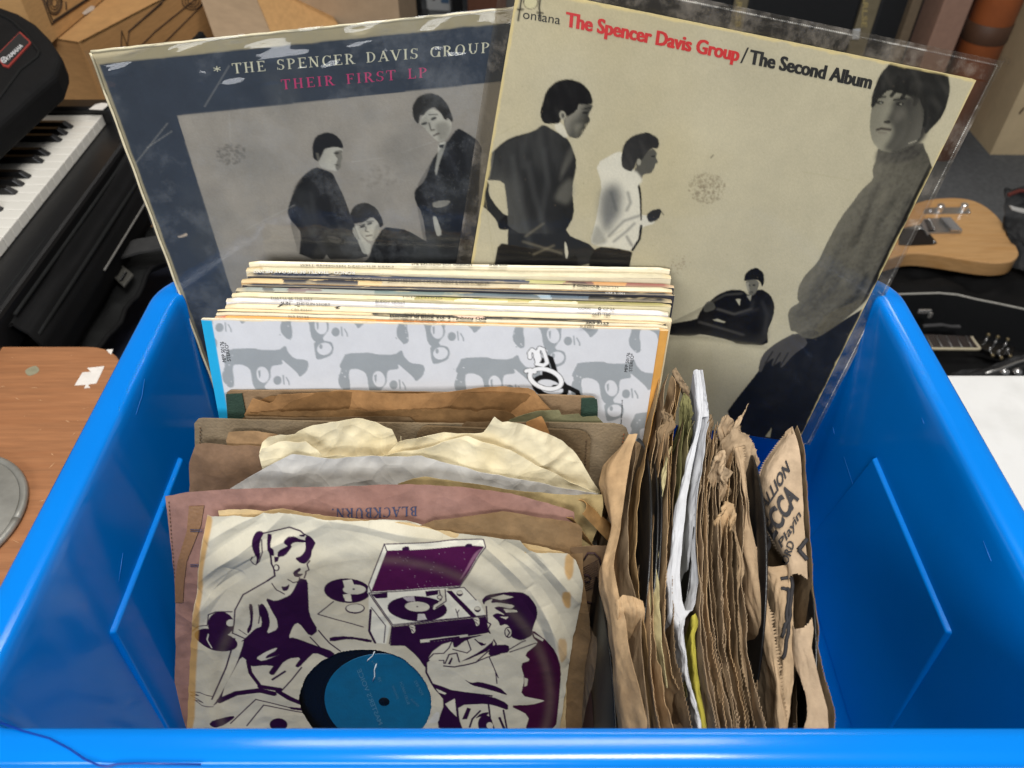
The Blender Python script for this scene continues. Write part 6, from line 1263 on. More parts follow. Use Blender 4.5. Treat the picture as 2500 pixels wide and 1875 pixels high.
for L in ([(500, 905), (560, 860), (645, 832), (620, 890), (580, 930), (500, 935)], [(650, 900), (760, 930), (790, 905), (760, 820)], [(545, 985), (580, 985), (580, 1010)], [(590, 1010), (620, 940), (680, 930), (700, 1000)], [(820, 820), (870, 870), (900, 860)], [(450, 985), (500, 935)]): L_(Zj, L, 3)
P_(Zj, [(610, 1015), (640, 960), (650, 970), (630, 1020)]); P_(Zj, [(830, 835), (880, 850), (900, 870), (870, 875)])
P_(Zj, [(730, 1130), (790, 1160), (850, 1150), (1010, 1195), (1080, 1260), (1000, 1235), (880, 1200), (800, 1180)])
P_(Zj, [(480, 1165), (640, 1226), (950, 1265), (1075, 1320), (1078, 1372), (1000, 1345), (920, 1325), (690, 1330), (700, 1440), (730, 1530), (620, 1530), (520, 1500), (590, 1300), (500, 1200)])
P_(Zj, [(590, 1320), (665, 1280), (680, 1420), (620, 1360)], lt_); P_(Zj, [(520, 1205), (600, 1240), (590, 1250), (540, 1235)], lt_); L_(Zj, [(925, 1330), (940, 1450), (975, 1530)], 3.5); L_(Zj, [(1040, 1370), (1070, 1530)], 3.5); L_(Zj, [(1010, 1430), (1050, 1520)], 5); L_(Zj, [(780, 1500), (800, 1440), (860, 1380)], 4); P_(Zj, [(720, 1440), (760, 1350), (790, 1360), (760, 1440)]); P_(Zj, [(820, 1440), (860, 1400), (930, 1385), (920, 1410), (860, 1425)]); cv.ell(Zj([(900, 1480)])[0], 18, 22, pu); cv.ell(Zj([(935, 1490)])[0], 8, 8, lt_)
P_(Zj, [(520, 1380), (550, 1385), (540, 1460), (490, 1470), (450, 1470)], (200, 196, 184))
# age: tape stains, ring wear, folds' dirt
for q, a in (([(497, 1264), (514, 1270), (508, 1320), (495, 1385), (490, 1440), (488, 1500), (482, 1560), (476, 1650), (470, 1790), (446, 1790), (455, 1640), (462, 1550), (476, 1460), (480, 1400), (492, 1320)], .8), (Zj([(1522, 185), (1590, 178), (1580, 350), (1545, 380), (1510, 310)]), .75), (Zj([(1500, 450), (1560, 450), (1560, 600), (1520, 590), (1490, 520)]), .8), (Zj([(1460, 780), (1530, 830), (1530, 960), (1480, 1000), (1455, 850)]), .55)):
    cv.poly(q, (184, 138, 66), 2, a)
c0 = Zi([(1700, 1460)])[0]
hc = cv.g([c0])[0]; rr_ = np.hypot(cv.x - hc[0], cv.y - hc[1]) * cv.res
m = (np.exp(-((rr_ - .121) / .0035) ** 2) * .18)[..., None]; cv.a = cv.a * (1 - m) + lin((150, 138, 112)) * m
cv.mottle(51, 22, .12, 5); cv.grain(5, .05)
def ringfold(u, v):
    c = np.array(IP.uv(c0)); d = np.hypot(u - c[0], v - c[1]); a = np.arctan2(v - c[1], u - c[0])
    out = np.clip((d - .122) / .03, 0, 1)
    return -.0030 * out + .0016 * out * np.sin(a * 9 + 3 * d / .03 + 2 * np.sin(a * 3)) + .0010 * np.exp(-((d - .128) / .006) ** 2)
FOLDS = [(IP.uv(a), IP.uv(b), h, w_) for a, b, h, w_ in (((470, 1440), (700, 1250), .0042, .009), ((466, 1530), (560, 1390), .0026, .007), ((500, 1330), (640, 1258), .0022, .006), ((560, 1390), (800, 1270), .0022, .007),
    ((480, 1480), (590, 1400), -.0018, .005), ((1170, 1330), (1290, 1440), .0026, .007), ((1290, 1440), (1400, 1620), .0034, .008), ((1230, 1325), (1330, 1400), -.0022, .006), ((1300, 1352), (1420, 1480), .0026, .007), ((1330, 1480), (1385, 1700), .0022, .007), ((900, 1278), (1120, 1312), -.0022, .006), ((760, 1268), (1080, 1320), .0018, .006))]
def ringfold2(u, v):
    d = ringfold(u, v)
    for (ax, ay), (bx, by), h, w_ in FOLDS:
        L = math.hypot(bx - ax, by - ay); tx, ty = (bx - ax) / L, (by - ay) / L
        t_ = (u - ax) * tx + (v - ay) * ty; n_ = np.abs((v - ay) * tx - (u - ax) * ty + .0015 * np.sin(t_ * 70)); e = np.clip(1 - np.abs(t_ / L - .5) * 2, 0, 1) ** .5
        d = d + 1.45 * h * e * np.clip(1 - n_ / w_, 0, 1)
    return d
hu = IP.uv(Zi([(1560, 1465)])[0]); hr = .0475
illm = M('illustrated_paper', attr=True, rough=.8, var=.10, vs=50, bump=.05, bs=500, spec=.1, crease=.22, cs=34.0)
topI = [(501, 1264), (515, 1269), (620, 1266), (640, 1258), (680, 1252), (760, 1264), (900, 1275), (1000, 1283), (1060, 1300), (1118, 1311), (1200, 1318), (1280, 1325), (1302, 1350), (1350, 1353), (1396, 1357), (1406, 1375)]
fsheet('front_sheet', t, IP, topI, illm, left=[(501, 1264), (486, 1350), (478, 1420), (466, 1540), (458, 1660), (451, 1780), (440, 1900)], right=[(1398, 1357), (1412, 1385), (1425, 1430), (1420, 1480), (1398, 1570), (1380, 1690), (1364, 1785), (1350, 1900)], vb=.262, ns=560, nt=410, vis=.68, amp=.0012, fold=.0009, seed=55, jag=.0009, extra=ringfold2, cv=cv, hole=(hu, hr), fs=13)
fsheet('back_sheet', t, IP.back(.0055), [(531, 1246), (560, 1243), (600, 1243), (640, 1248), (690, 1244), (760, 1256), (880, 1268), (1000, 1277), (1060, 1294), (1250, 1318), (1390, 1352)], paper('cream_brown', (206, 180, 134), .18, .4, (180, 144, 92)), seed=56, amp=.0014, fold=.001, jag=.0014, ns=160)
rc = thing('gramophone_record', 'black record with blue label showing through the hole of the illustrated sleeve', 'record', (-.08, .26, .02))
rp = IP.back(.0032); c3 = rp.hit(c0); vin = M('shellac', (14, 14, 15), .3, .1, 30, .15, 900)
lathe('disc', [(0, 0), (.124, 0), (.1253, -.0008), (.124, -.0018), (0, -.0018)], c3, rp.N, vin, rc, 96)
lathe('groove_ring', [(.046, .0001), (.0465, .0004), (.047, .0001)], c3, rp.N, vin, rc, 72)
lab = lathe('label', [(.0, .0004), (.0432, .0004), (.0435, .0001)], c3, rp.N, M('label_blue', (8, 92, 128), .55, .14, 60, .1, 500), rc, 72, False)
lathe('spindle_hole', [(0, .0008), (.0036, .0008), (.0040, .0005)], c3, rp.N, vin, rc, 20)
gold2 = M('label_print', (70, 120, 148), .5, .1); scr_m = M('label_scratch', (206, 216, 220), .6, 0)
text('MASTER\'S VOICE', rp, Zi([(1660, 1640)])[0], Zi([(1490, 1215)])[0], Zi([(1690, 1625)])[0], gold2, lab, bold=.01, off=.0008)
for s_, a, b, c in (('HIS', (1600, 1150), (1640, 1200), (1615, 1140)), ('78', (1660, 1310), (1650, 1270), (1680, 1305)), ('BLUES MARCH', (1880, 1480), (1820, 1310), (1900, 1472)), ('JOHN LEWIS', (1800, 1440), (1760, 1340), (1815, 1432)), ('POP 892', (1985, 1410), (1930, 1300), (2005, 1400)), ('MADE IN ENGLAND', (1960, 1500), (1900, 1440), (1975, 1490))):
    text(s_, rp, Zi([a])[0], Zi([b])[0], Zi([c])[0], gold2, lab, off=.0008)
for L in ([(1628, 1068), (1610, 1105), (1580, 1130), (1570, 1145)], [(1642, 1165), (1625, 1210), (1628, 1260), (1612, 1300)]):
    tube('scratch', [rp.hit(q) + rp.N * .0008 for q in Zi(L)], .0005, scr_m, rc, 4)

# ------------------------------------------------------------------ sleeves standing edge-on at the right
def rs3(poly, z, n, jag=None):
    P = np.array([pz(q[:2], q[2] if len(q) > 2 else z) for q in poly]); d = np.r_[0, np.cumsum(np.linalg.norm(np.diff(P, axis=0), axis=1))]
    s = np.linspace(0, d[-1], n); return np.stack([np.interp(s, d, P[:, k]) for k in range(3)], 1)
def loft(name, parent, rows, mat, ns=120, nt=24, amp=.0012, fold=.001, seed=1, teeth=0.0, T=.0003, ragged=.0, cvals=None, fs=14):
    """paper through several lines: rows = (photo points, height) or ready (n,3) arrays, first row is the upper edge"""
    R = [rs3(r[0], r[1], ns) if isinstance(r, tuple) else r for r in rows]
    R = np.array(R); k = len(R); t = np.linspace(0, k - 1, nt); i = np.clip(t.astype(int), 0, k - 2); f_ = (t - i)[:, None, None]
    P = R[i] * (1 - f_) + R[i + 1] * f_
    for _ in range(2):       # soften the creases between the rows and along the edge a little
        if k > 2: P[1:-1] = (P[:-2] + 2 * P[1:-1] + P[2:]) / 4
    P[:, 1:-1] = (P[:, :-2] + 2 * P[:, 1:-1] + P[:, 2:]) / 4
    nz = Noise(seed); gu = np.gradient(P, axis=1); gv = np.gradient(P, axis=0); nn = np.cross(gu, gv); nn /= np.linalg.norm(nn, axis=-1, keepdims=True) + 1e-12
    S_, T_ = np.meshgrid(np.linspace(0, .26, ns), np.linspace(0, .2, nt))
    d = amp * .55 * nz.fbm(S_ * fs, T_ * fs, 2) + fold * 1.0 * nz.crumple(S_ * fs * 2.6, T_ * fs * 2.0 + 9, 3); P = P + nn * d[..., None]
    up = (P[0] - P[min(3, nt - 1)]); up /= np.linalg.norm(up, axis=1, keepdims=True) + 1e-12
    if teeth: 
        gate = np.clip(nz.fbm(np.linspace(0, 9, ns), np.full(ns, 2.), 3) * 4 + .8, 0, 1); z = (np.arange(ns) % 2) * teeth * gate * (0.4 + 1.0 * np.random.RandomState(seed).rand(ns)); P[0] += up * z[:, None]
    if ragged: P[0] += up * (ragged * nz.fbm(np.linspace(0, .26, ns) * 120, np.zeros(ns), 4))[:, None]
    V, f = thick(P, T); return add(name, V, f, mat, parent, None, True), P
def down(row, *offs): return [row] + [row + np.asarray(o) for o in offs]
GR2 = 'sleeves standing edge-on at the right'
def sr(label, X): return thing('record_sleeve', label, 'record sleeve', (X, .28, .012), GR2)
kt = paper('kraft_light', (188, 158, 120), .24, .45, (162, 130, 94)); kt2 = paper('kraft_gold', (178, 146, 102), .24, .45, (150, 116, 76)); kt3 = paper('kraft_grey', (158, 136, 108), .24, .5, (130, 108, 82))
pale = paper('pale_green_cream', (204, 192, 146), .15, .35, (176, 160, 112)); grn2 = paper('moss', (128, 124, 82), .2, .4, (98, 94, 60)); wht = paper('white', (190, 191, 194), .06, .25); yel = paper('yellow', (170, 160, 66), .12, .3)
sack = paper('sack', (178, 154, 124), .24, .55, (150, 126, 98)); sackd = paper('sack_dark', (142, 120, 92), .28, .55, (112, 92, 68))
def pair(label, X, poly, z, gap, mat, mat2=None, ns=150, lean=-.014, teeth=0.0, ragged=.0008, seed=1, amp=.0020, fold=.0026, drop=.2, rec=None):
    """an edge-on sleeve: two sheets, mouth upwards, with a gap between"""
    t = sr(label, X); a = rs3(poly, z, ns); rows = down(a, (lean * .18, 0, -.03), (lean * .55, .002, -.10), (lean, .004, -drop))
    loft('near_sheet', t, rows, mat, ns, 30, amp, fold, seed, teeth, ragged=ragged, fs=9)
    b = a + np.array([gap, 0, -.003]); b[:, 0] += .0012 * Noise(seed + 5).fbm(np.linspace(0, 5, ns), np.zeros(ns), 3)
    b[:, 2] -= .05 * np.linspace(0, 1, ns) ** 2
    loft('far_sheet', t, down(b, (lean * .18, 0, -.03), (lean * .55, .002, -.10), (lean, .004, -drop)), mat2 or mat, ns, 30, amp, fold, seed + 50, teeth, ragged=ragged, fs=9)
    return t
RECG = 'black records standing in the edge-on sleeves'
def disc(label, pf, pb, z, tilt=.1, r=.125):
    """record on edge: photo points of two places on its top rim"""
    a, b = pz(pf, z), pz(pb, z); d = unit(b - a); n = unit(np.cross(d, [tilt, 0, 1])); n = n if n[0] < 0 else -n
    upv = np.cross(n, d); upv = upv if upv[2] > 0 else -upv; c = (a + b) / 2 - upv * math.sqrt(max(r * r - (np.linalg.norm(b - a) / 2) ** 2, 1e-4))
    t = thing('gramophone_record', label, 'record', c - np.array([0, 0, r]), RECG)
    lathe('disc', [(0, 0), (r - .001, 0), (r, -.0009), (r - .001, -.0018), (0, -.0018)], c, n, vin, t, 80)
    lathe('label', [(0, .0003), (.04, .0003)], c, n, M('label_dark', (60, 20, 24), .6, .1), t, 40, False); return t

# big golden sheet bulging towards the gap
t = sr('light tan crumpled sleeve bulging leftwards at the edge of the dark gap', .085)
rid = [(1556, 1062, .27), (1545, 1100, .268), (1532, 1170, .266), (1512, 1270, .264), (1500, 1380, .262), (1512, 1452, .262), (1535, 1560, .26), (1562, 1680, .258), (1580, 1790, .256)]
lef = [(1538, 1068, .262), (1475, 1138, .248), (1464, 1182, .244), (1478, 1240, .240), (1492, 1290, .238), (1458, 1392, .238), (1458, 1440, .236), (1478, 1520, .232), (1494, 1610, .225), (1518, 1790, .215)]
R1 = rs3(rid, .26, 150); R2 = rs3(lef, .24, 150); mid = (R1 + R2) / 2 + np.array([-.004, -.002, .004])
loft('near_sheet', t, [R1, mid, R2, R2 + np.array([.010, .004, -.012]), R2 + np.array([.022, .006, -.05])], kt, 150, 60, .0030, .0030, 201, fs=7)
t = sr('tan sleeve with turned-over lip beside the bulging tan sleeve', .1)
loft('near_sheet', t, down(rs3([(1551, 1080), (1552, 1120), (1540, 1200), (1530, 1290), (1535, 1400), (1552, 1460), (1570, 1500), (1572, 1600), (1580, 1700), (1592, 1790)], .258, 150), (-.006, 0, -.03), (-.016, 0, -.1), (-.024, 0, -.22)), kt3, 150, 30, .002, .0025, 203, fs=8)
lip = rs3([(1503, 1470, .264), (1520, 1452, .267), (1545, 1456, .267), (1570, 1468, .264)], .26, 60)
loft('turned_lip', t, [lip, lip + np.array([.001, -.006, -.004]), lip + np.array([.001, -.010, -.02]), lip + np.array([.002, -.014, -.07])], kt, 60, 24, .0012, .0012, 204)
# golden pairs at the back
pair('golden sleeve with tall ragged back end next to the white long-play sleeve', .125, [(1613, 905, .285), (1606, 935, .283), (1598, 985, .278), (1590, 1030, .272), (1582, 1080, .268), (1571, 1140, .264), (1560, 1240, .26), (1548, 1350, .258), (1560, 1480, .257), (1585, 1640, .256), (1610, 1790, .255)], .27, .006, kt2, kt3, seed=211, ragged=.002)
t = pair('golden brown sleeve with torn crumpled back end', .13, [(1640, 915, .284), (1648, 935, .283), (1642, 985, .279), (1625, 1040, .272), (1615, 1090, .266), (1603, 1180, .262), (1597, 1290, .259), (1592, 1400, .258), (1600, 1560, .257), (1622, 1700, .256), (1640, 1790, .255)], .27, .004, kt, kt2, seed=213, ragged=.003, fold=.003)
lp3 = rs3([(1612, 1010, .275), (1622, 1000, .280), (1634, 1012, .279), (1640, 1030, .274)], .27, 40)
loft('torn_scrap', t, [lp3, lp3 + np.array([.002, -.004, -.004]), lp3 + np.array([-.004, -.010, -.010]), lp3 + np.array([.0, -.02, -.03])], sackd, 40, 16, .002, .004, 215, ragged=.003)
loft('curled_top', t, [rs3([(1652, 898, .288), (1660, 915, .287), (1680, 945, .284), (1685, 970, .28)], .28, 40), rs3([(1640, 905, .285), (1648, 925, .283), (1668, 955, .279), (1676, 975, .276)], .28, 40), rs3([(1648, 925, .275), (1656, 940, .272), (1670, 965, .268), (1678, 985, .264)], .28, 40)], kt3, 40, 16, .0012, .0015, 217, ragged=.0015)
disc('foremost black record edge between the golden sleeves', (1580, 1420), (1577, 1110), .262)
disc('black record edge in the middle of the golden sleeves', (1596, 1420), (1596, 1130), .259)
disc('black record edge nearest the pale green sleeve', (1605, 1400), (1608, 1150), .259)
# pale and serrated ones
t = sr('pale cream-green sleeve with pointed flap in the edge-on row', .145)
R1 = rs3([(1640, 1090, .268), (1628, 1130, .266), (1618, 1210, .264), (1612, 1300, .262), (1606, 1390, .261), (1612, 1480, .26), (1620, 1600, .258), (1625, 1680, .256)], .26, 130)
R2 = rs3([(1624, 1110, .262), (1612, 1180, .258), (1600, 1260, .254), (1592, 1370, .250), (1574, 1450, .246), (1568, 1535, .244), (1590, 1568, .244), (1612, 1640, .24)], .25, 130)
loft('near_sheet', t, [R1, R2, R2 + np.array([.004, 0, -.04]), R2 + np.array([-.008, 0, -.2])], pale, 130, 34, .0018, .002, 221)
pair('tan sleeve with saw-toothed edge beside the pale green sleeve', .155, [(1642, 970, .275), (1638, 1010, .273), (1632, 1060, .270), (1629, 1166, .266), (1627, 1274, .263), (1626, 1369, .262), (1623, 1445, .261), (1624, 1545, .26), (1642, 1650, .257), (1672, 1720, .255), (1682, 1790, .254)], .265, .0035, kt, kt2, ns=200, teeth=.0022, seed=223, ragged=.0005)
t = pair('mossy green paper sleeve with ruffled back end', .165, [(1690, 958, .278), (1687, 1000, .275), (1672, 1040, .272), (1664, 1103, .268), (1657, 1198, .264), (1650, 1300, .26), (1652, 1450, .256), (1680, 1700, .25)], .265, .005, grn2, pale, seed=227, ragged=.001, fold=.003)
lp4 = rs3([(1662, 978, .281), (1672, 958, .285), (1684, 975, .284), (1692, 1000, .28), (1686, 1026, .276)], .28, 50)
loft('ruffle', t, [lp4, lp4 + np.array([-.002, -.004, -.006]), lp4 + np.array([.001, -.008, -.02]), lp4 + np.array([-.004, -.01, -.05])], grn2, 50, 20, .0015, .0025, 229)
# white sleeve with yellow lining
t = sr('bright white paper sleeve with yellow lining in the middle of the edge-on row', .175)
W1 = rs3([(1716, 903, .300), (1721, 940, .296), (1728, 990, .288), (1732, 1030, .282), (1722, 1075, .276), (1712, 1150, .270), (1702, 1240, .266), (1699, 1330, .264), (1704, 1420, .262), (1696, 1470, .262), (1688, 1490, .261)], .27, 150)
W2 = rs3([(1693, 908, .298), (1699, 950, .294), (1705, 1010, .286), (1698, 1060, .28), (1688, 1085, .274), (1670, 1160, .268), (1652, 1230, .264), (1640, 1330, .262), (1626, 1412, .260), (1634, 1500, .259), (1656, 1530, .259)], .265, 150)
WB0 = rs3([(1716, 903, .300), (1723, 950, .295), (1722, 1010, .289), (1712, 1070, .281), (1700, 1130, .275), (1690, 1210, .271), (1682, 1300, .268), (1677, 1400, .265), (1684, 1484, .262)], .27, 150)
WB = WB0 * .65 + W2 * .35
loft('far_sheet', t, [W1, W1 + np.array([-.004, 0, -.008]), W1 + np.array([-.006, 0, -.04]), W1 + np.array([-.016, 0, -.2])], wht, 150, 30, .0010, .0014, 231)
loft('near_sheet', t, [WB, (WB + W2) / 2 + np.array([-.001, 0, .0015]), W2, W2 + np.array([.003, 0, -.03]), W2 + np.array([-.008, 0, -.18])], wht, 150, 40, .0010, .0016, 232)
bk = np.array([W2[i] * (1 - s) + W1[i] * s for i in range(14) for s in [0]])
loft('back_fold', t, [W1[:30], (W1[:30] + W2[:30]) / 2 + np.array([0, .003, -.002]), W2[:30]], wht, 30, 14, .001, .001, 233)
F1 = rs3([(1688, 1488, .262), (1672, 1510, .262), (1668, 1540, .261), (1680, 1640, .258), (1700, 1720, .256), (1716, 1795, .254)], .26, 90); F2 = rs3([(1632, 1497, .259), (1652, 1530, .258), (1656, 1560, .257), (1668, 1640, .254), (1690, 1715, .251), (1706, 1795, .248)], .256, 90)
loft('front_fold', t, [F1, (F1 + F2) / 2 + np.array([-.0005, -.001, .0015]), F2, F2 + np.array([.0, 0, -.04]), F2 + np.array([-.014, 0, -.2])], wht, 90, 34, .001, .0016, 235)
Y1 = rs3([(1704, 1492, .262), (1714, 1512, .262), (1713, 1530, .261), (1704, 1545, .26), (1706, 1600, .258), (1716, 1680, .256), (1738, 1795, .254)], .26, 90); Y2 = rs3([(1690, 1505, .26), (1692, 1530, .259), (1684, 1550, .258), (1690, 1620, .256), (1700, 1700, .253), (1718, 1795, .251)], .257, 90)
Y1 = Y1 * .6 + Y2 * .4
loft('yellow_lining', t, [Y1, Y2, Y2 + np.array([0, 0, -.05])], yel, 90, 18, .0008, .0008, 237)
disc('black record inside the bright white sleeve', (1682, 1400), (1695, 1160), .258)
# bundle of saw-toothed brown sleeves
TE = [('first saw-toothed brown sleeve right of the white sleeve', [(1729, 1033), (1714, 1135), (1706, 1261), (1704, 1369), (1708, 1480), (1716, 1580), (1740, 1700), (1752, 1790)], .267, 241, sack),
      ('second saw-toothed brown sleeve right of the white sleeve', [(1742, 1036), (1726, 1119), (1717, 1230), (1716, 1356), (1722, 1480), (1735, 1600), (1755, 1700), (1772, 1790)], .265, 243, sackd),
      ('third saw-toothed brown sleeve right of the white sleeve', [(1752, 1030), (1738, 1119), (1728, 1230), (1730, 1356), (1738, 1480), (1750, 1590), (1772, 1700), (1790, 1790)], .266, 245, sack),
      ('saw-toothed brown sleeve with a wide open mouth', [(1764, 1021), (1750, 1071), (1745, 1160), (1748, 1280), (1754, 1400), (1764, 1540), (1780, 1680), (1800, 1790)], .266, 247, sack),
      ('crumpled brown sleeve behind the open-mouthed one', [(1778, 1030), (1790, 1090), (1792, 1150), (1785, 1260), (1780, 1380), (1786, 1500), (1800, 1620), (1822, 1790)], .268, 249, sackd)]
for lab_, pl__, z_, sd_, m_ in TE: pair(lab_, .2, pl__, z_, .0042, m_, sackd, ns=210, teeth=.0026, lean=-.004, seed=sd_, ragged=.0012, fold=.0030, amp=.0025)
t = sr('brown sleeve with tall torn curling tip at its back end', .24)
E1 = rs3([(1826, 985, .298), (1818, 1010, .292), (1800, 1020, .288), (1806, 1050, .282), (1828, 1065, .278), (1846, 1100, .272), (1855, 1130, .266)], .28, 70)
loft('torn_tip', t, [E1, E1 + np.array([-.004, -.004, -.010]), E1 + np.array([-.010, -.006, -.025]), E1 + np.array([-.012, -.006, -.08])], sack, 70, 26, .002, .003, 251, teeth=.001, ragged=.0015)
R1 = rs3([(1812, 1090, .272), (1816, 1120, .270), (1822, 1166, .268), (1830, 1261, .264), (1846, 1340, .262), (1862, 1390, .26), (1872, 1460, .259), (1890, 1560, .257), (1910, 1700, .254), (1920, 1790, .252)], .26, 190); R2 = R1 + np.array([-.0045, 0, -.010]); R2[:, 0] += .004 * np.sin(np.linspace(0, 9, 190))
loft('near_sheet', t, [R1, (R1 + R2) / 2 + np.array([-.002, 0, .003]), R2, R2 + np.array([.0, 0, -.05]), R2 + np.array([-.02, 0, -.2])], sack, 190, 50, .003, .0032, 253, teeth=.0022, fs=9)
t = sr('brown sleeve with curled flap and rolled mouth near the front of the row', .24)
R1 = rs3([(1792, 1290, .268), (1806, 1340, .266), (1816, 1400, .264), (1800, 1450, .262), (1810, 1540, .26), (1822, 1640, .258), (1838, 1790, .255)], .26, 120); R2 = rs3([(1770, 1220, .262), (1780, 1300, .26), (1790, 1400, .255), (1776, 1520, .252), (1770, 1600, .248), (1786, 1690, .246), (1808, 1790, .244)], .25, 120)
R2 = R1 * .6 + R2 * .4
loft('near_sheet', t, [R1, (R1 + R2) / 2 + np.array([-.001, 0, .002]), R2, R2 + np.array([0, 0, -.2])], kt3, 120, 44, .003, .0032, 255, ragged=.001, fs=9)
mo = rs3([(1810, 1690, .256), (1818, 1700, .255), (1836, 1695, .256), (1850, 1675, .258), (1850, 1660, .259)], .257, 50)
loft('rolled_mouth', t, [mo, mo + np.array([0, -.002, -.003]), mo + np.array([-.002, -.004, -.03]), mo + np.array([-.004, -.004, -.1])], sackd, 50, 18, .001, .001, 257, teeth=.0016)
disc('black record with a shiny edge left of the lettered sleeve', (1868, 1430), (1834, 1110), .27, .05)
disc('black record low in the front right sleeves', (1745, 1600), (1722, 1400), .25)
# sleeve with dark printed diamonds
t = sr('brown sleeve printed with dark diamond outlines near the crate front', .27)
R1 = rs3([(1874, 1385, .262), (1930, 1378, .262), (1938, 1430, .260), (1936, 1500, .258), (1938, 1560, .256), (1938, 1660, .254), (1925, 1740, .252), (1920, 1790, .250)], .26, 120); R2 = rs3([(1868, 1395, .256), (1876, 1420, .255), (1886, 1480, .252), (1894, 1560, .249), (1898, 1640, .246), (1906, 1720, .243), (1912, 1790, .240)], .25, 120)
o, Pd = loft('near_sheet', t, [R1, (R1 + R2) / 2 + np.array([-.002, 0, .003]), R2, R2 + np.array([.0, 0, -.2])], sack, 120, 36, .0014, .0018, 259)
ink3 = M('sleeve_ink', (42, 40, 42), .8, .1)
def on_sheet(P, a, b, off=.0009):
    nr, nc, _ = P.shape; i = a * (nr - 1); j = b * (nc - 1); i0 = int(np.clip(i, 0, nr - 2)); j0 = int(np.clip(j, 0, nc - 2)); fi, fj = i - i0, j - j0
    q = (P[i0, j0] * (1 - fi) + P[i0 + 1, j0] * fi) * (1 - fj) + (P[i0, j0 + 1] * (1 - fi) + P[i0 + 1, j0 + 1] * fi) * fj
    n = unit(np.cross(P[i0, j0 + 1] - P[i0, j0], P[i0 + 1, j0] - P[i0, j0])); n = n if n @ (CAM - q) > 0 else -n
    return q + n * off
for L in ([(.3, .16), (.03, .2), (.15, .48), (.36, .62)], [(.3, .22), (.12, .25), (.2, .42), (.32, .5)]):
    tube('printed_diamond', [on_sheet(Pd, a, b) for i in range(len(L) - 1) for a, b in [(L[i][0] + (L[i + 1][0] - L[i][0]) * s, L[i][1] + (L[i + 1][1] - L[i][1]) * s) for s in np.linspace(0, 1, 8)]], .0011, ink3, t, 5)

# the lettered sleeve at the far right
t = sr('brown sleeve with big slanted dark lettering at the right end of the row', .3)
Lf = [(1934, 1043, .285), (1912, 1068, .280), (1890, 1098, .275), (1868, 1126, .270), (1854, 1164, .266), (1855, 1212, .262), (1864, 1255, .259), (1876, 1295, .256), (1900, 1340, .253), (1922, 1380, .250), (1930, 1450, .246), (1932, 1540, .242), (1938, 1640, .238), (1945, 1790, .232)]
Rt = [(1936, 1041, .286), (1946, 1075, .284), (1952, 1100, .282), (1956, 1150, .279), (1959, 1200, .277), (1962, 1260, .274), (1966, 1320, .272), (1970, 1370, .270), (1972, 1430, .268), (1978, 1490, .266), (1986, 1535, .265), (1982, 1580, .263), (2000, 1660, .260), (2020, 1735, .258), (2022, 1790, .256)]
A_ = rs3(Lf, .26, 220); B_ = rs3(Rt, .27, 220)
nt_, ns_ = 60, 220; S_, T_ = np.meshgrid(np.linspace(0, 1, ns_), np.linspace(0, 1, nt_)); nz = Noise(271)
P = A_[None] * T_[..., None] + B_[None] * (1 - T_[..., None]); nrm = np.array([-.75, -.45, .5])
bul = .010 * np.sin(T_ * math.pi) * np.clip(S_ * 6, .1, 1) + .0011 * nz.fbm(S_ * 14, T_ * 4, 4) + .0010 * nz.crumple(S_ * 12, T_ * 3, 3); P = P + nrm * bul[..., None]
tz = (np.arange(ns_) % 2) * .0018; P[-1] += unit((-1, 0, -.3)) * tz[:, None]
hl = np.hypot((S_ - .62) / .085, (T_ - .30) / .42); hl2 = np.hypot((S_ - .90) / .10, (T_ - .72) / .40)
cc = np.minimum(hl, hl2); cc = (cc[:-1, :-1] + cc[1:, 1:]) / 2; f = gfaces(nt_, ns_, cc > 1.0)
dec = add('near_sheet', P.reshape(-1, 3), f, paper('sack_grey', (178, 156, 130), .2, .5, (154, 132, 106)), t, None, True)
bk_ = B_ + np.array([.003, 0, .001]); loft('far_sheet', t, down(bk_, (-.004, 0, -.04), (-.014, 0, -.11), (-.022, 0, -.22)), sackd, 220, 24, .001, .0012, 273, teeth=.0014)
loft('near_drop', t, down(A_ + np.array([.001, 0, -.001]), (.001, 0, -.04), (-.006, 0, -.11), (-.014, 0, -.2)), sackd, 220, 20, .001, .0012, 275)
tip = rs3([(1912, 1072, .280), (1920, 1052, .286), (1936, 1040, .290), (1934, 1062, .285), (1930, 1078, .281)], .28, 40)
loft('torn_tip', t, [tip, tip + np.array([0, -.002, -.006]), tip + np.array([.001, -.003, -.02])], sack, 40, 12, .001, .0015, 277)
# lettering follows the sheet: find sheet coordinates from the photograph
PP = P.reshape(-1, 3); dd = PP - CAM; zf = dd @ np.array([0, R45, -R45]); pxs = np.stack([CX + F * dd[:, 0] / zf, CY - F * (dd @ np.array([0, R45, R45])) / zf], 1)
NR = np.gradient(P, axis=1); NC = np.gradient(P, axis=0); NN = np.cross(NR, NC); NN /= np.linalg.norm(NN, axis=-1, keepdims=True) + 1e-12; NN = NN.reshape(-1, 3)
NN[np.einsum('ij,ij->i', NN, CAM - PP) < 0] *= -1
class SheetMap:
    def __init__(s): pass
    def uv(s, p): return np.array(p, float)
    def pt(s, u, v, off):
        out = []
        for a, b, o_ in zip(u, v, np.broadcast_to(off, np.shape(u))):
            d2 = (pxs[:, 0] - a) ** 2 + (pxs[:, 1] - b) ** 2; k = np.argsort(d2)[:4]; w_ = 1 / (d2[k] + .3); w_ /= w_.sum()
            q = (PP[k] * w_[:, None]).sum(0); n = unit((NN[k] * w_[:, None]).sum(0)); dl = ray((a, b)); q2 = CAM + dl * (((q - CAM) @ n) / (dl @ n)); out.append(q2 + n * .0011)
        return np.array(out)
smap = SheetMap()
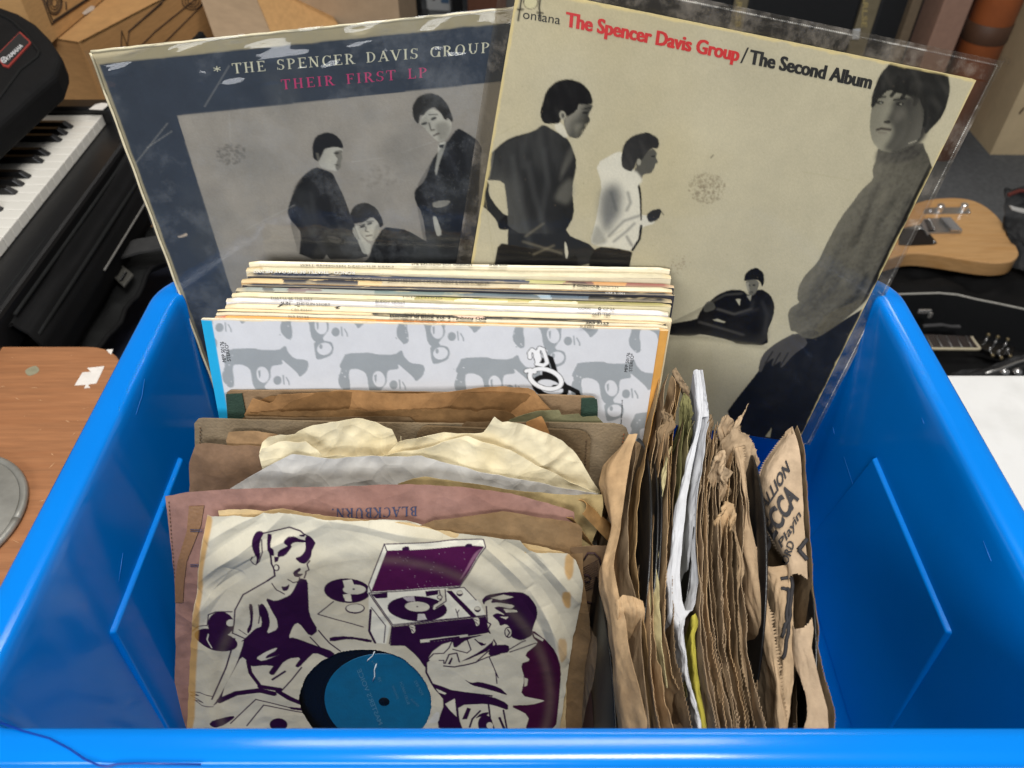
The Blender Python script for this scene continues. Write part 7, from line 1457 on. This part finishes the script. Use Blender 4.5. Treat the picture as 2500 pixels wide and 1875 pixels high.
for s_, p0, p1, p2, bo, se in (('DALLION', Zr([(1448, 1330)])[0], Zr([(1668, 950)])[0], Zr([(1420, 1250)])[0], .03, False), ('DECCA', Zr([(1500, 1570)])[0], Zr([(1735, 1160)])[0], Zr([(1420, 1450)])[0], .04, False),
                               ('Playin', Zr([(1615, 1545)])[0], Zr([(1755, 1300)])[0], Zr([(1590, 1490)])[0], .015, False), ('ORD', Zr([(1660, 1680)])[0], Zr([(1705, 1510)])[0], Zr([(1615, 1650)])[0], .02, False)):
    text(s_, smap, p0, p1, p2, ink3, dec, bold=bo)
for a, b in ((Zr([(1800, 1480)])[0], Zr([(1735, 1560)])[0]), (Zr([(1735, 1560)])[0], Zr([(1800, 1640)])[0])):
    n_ = 6; q = smap.pt(np.linspace(a[0], b[0], n_), np.linspace(a[1], b[1], n_), np.zeros(n_)); tube('printed_corner', q, .0014, ink3, t, 5)
disc('black record inside the lettered sleeve at far right', (1990, 1600), (1962, 1330), .262, .02)

# torn flaps lying over the bundle of saw-toothed sleeves
def scrap(label_parent, name, pts, dz, mat, seed, ns=36):
    a = rs3(pts, .27, ns); loft(name, label_parent, [a, a + np.array([-.003, -.003, -dz * .3]), a + np.array([.002, -.006, -dz * .7]), a + np.array([-.002, -.010, -dz])], mat, ns, 20, .0015, .0030, seed, ragged=.0006, fs=13)
tz_ = sr('crumpled brown sleeve with several torn folded flaps in the saw-toothed bundle', .215)
scrap(tz_, 'torn_flap', [(1742, 1148, .276), (1756, 1100, .282), (1768, 1098, .284), (1770, 1140, .28), (1788, 1150, .274)], .022, sack, 301)
scrap(tz_, 'torn_flap', [(1760, 1255, .272), (1772, 1225, .278), (1792, 1228, .278), (1798, 1270, .272)], .026, kt, 303)
scrap(tz_, 'torn_flap', [(1730, 1030, .28), (1737, 1012, .286), (1742, 1030, .282)], .03, sackd, 309)
scrap(tz_, 'torn_flap', [(1764, 1020, .284), (1774, 1012, .288), (1790, 1022, .284), (1800, 1050, .276)], .03, sack, 311)
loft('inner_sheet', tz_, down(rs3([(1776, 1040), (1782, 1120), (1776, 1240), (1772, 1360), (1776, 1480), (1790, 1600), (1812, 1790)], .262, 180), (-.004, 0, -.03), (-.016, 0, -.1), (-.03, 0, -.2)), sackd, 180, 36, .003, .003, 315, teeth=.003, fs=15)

disc('black record standing in the dark gap left of the edge-on row', (1500, 1765), (1462, 1440), .205, .05, .12)
disc('deeper black record in the dark gap beside the illustrated sleeve', (1488, 1790), (1450, 1500), .175, .05, .12)

for k_, (x0, x1, x2, x3, x4, zz_) in enumerate(((1735, 1720, 1711, 1728, 1762, .268), (1747, 1732, 1722, 1742, 1781, .269), (1758, 1744, 1738, 1757, 1795, .267), (1770, 1762, 1760, 1772, 1808, .268), (1784, 1788, 1776, 1788, 1824, .266), (1798, 1800, 1796, 1806, 1846, .268), (1806, 1812, 1812, 1830, 1872, .266), (1600, 1590, 1582, 1588, 1612, .262), (1668, 1652, 1640, 1648, 1690, .262))):
    a_ = rs3([(x0, 1030 + 7 * (k_ % 4)), (x1, 1130), (x2, 1290), (x2 + 2, 1440), (x3, 1600), (x4, 1790)], zz_, 170)
    loft('inner_sheet', tz_, down(a_, (-.0006, 0, -.02), (-.003, 0, -.08), (-.006, 0, -.18)), (sack, kt, sackd)[k_ % 3], 170, 14, .0016, .0022, 330 + k_, teeth=.0028, ragged=.0014, fs=12)
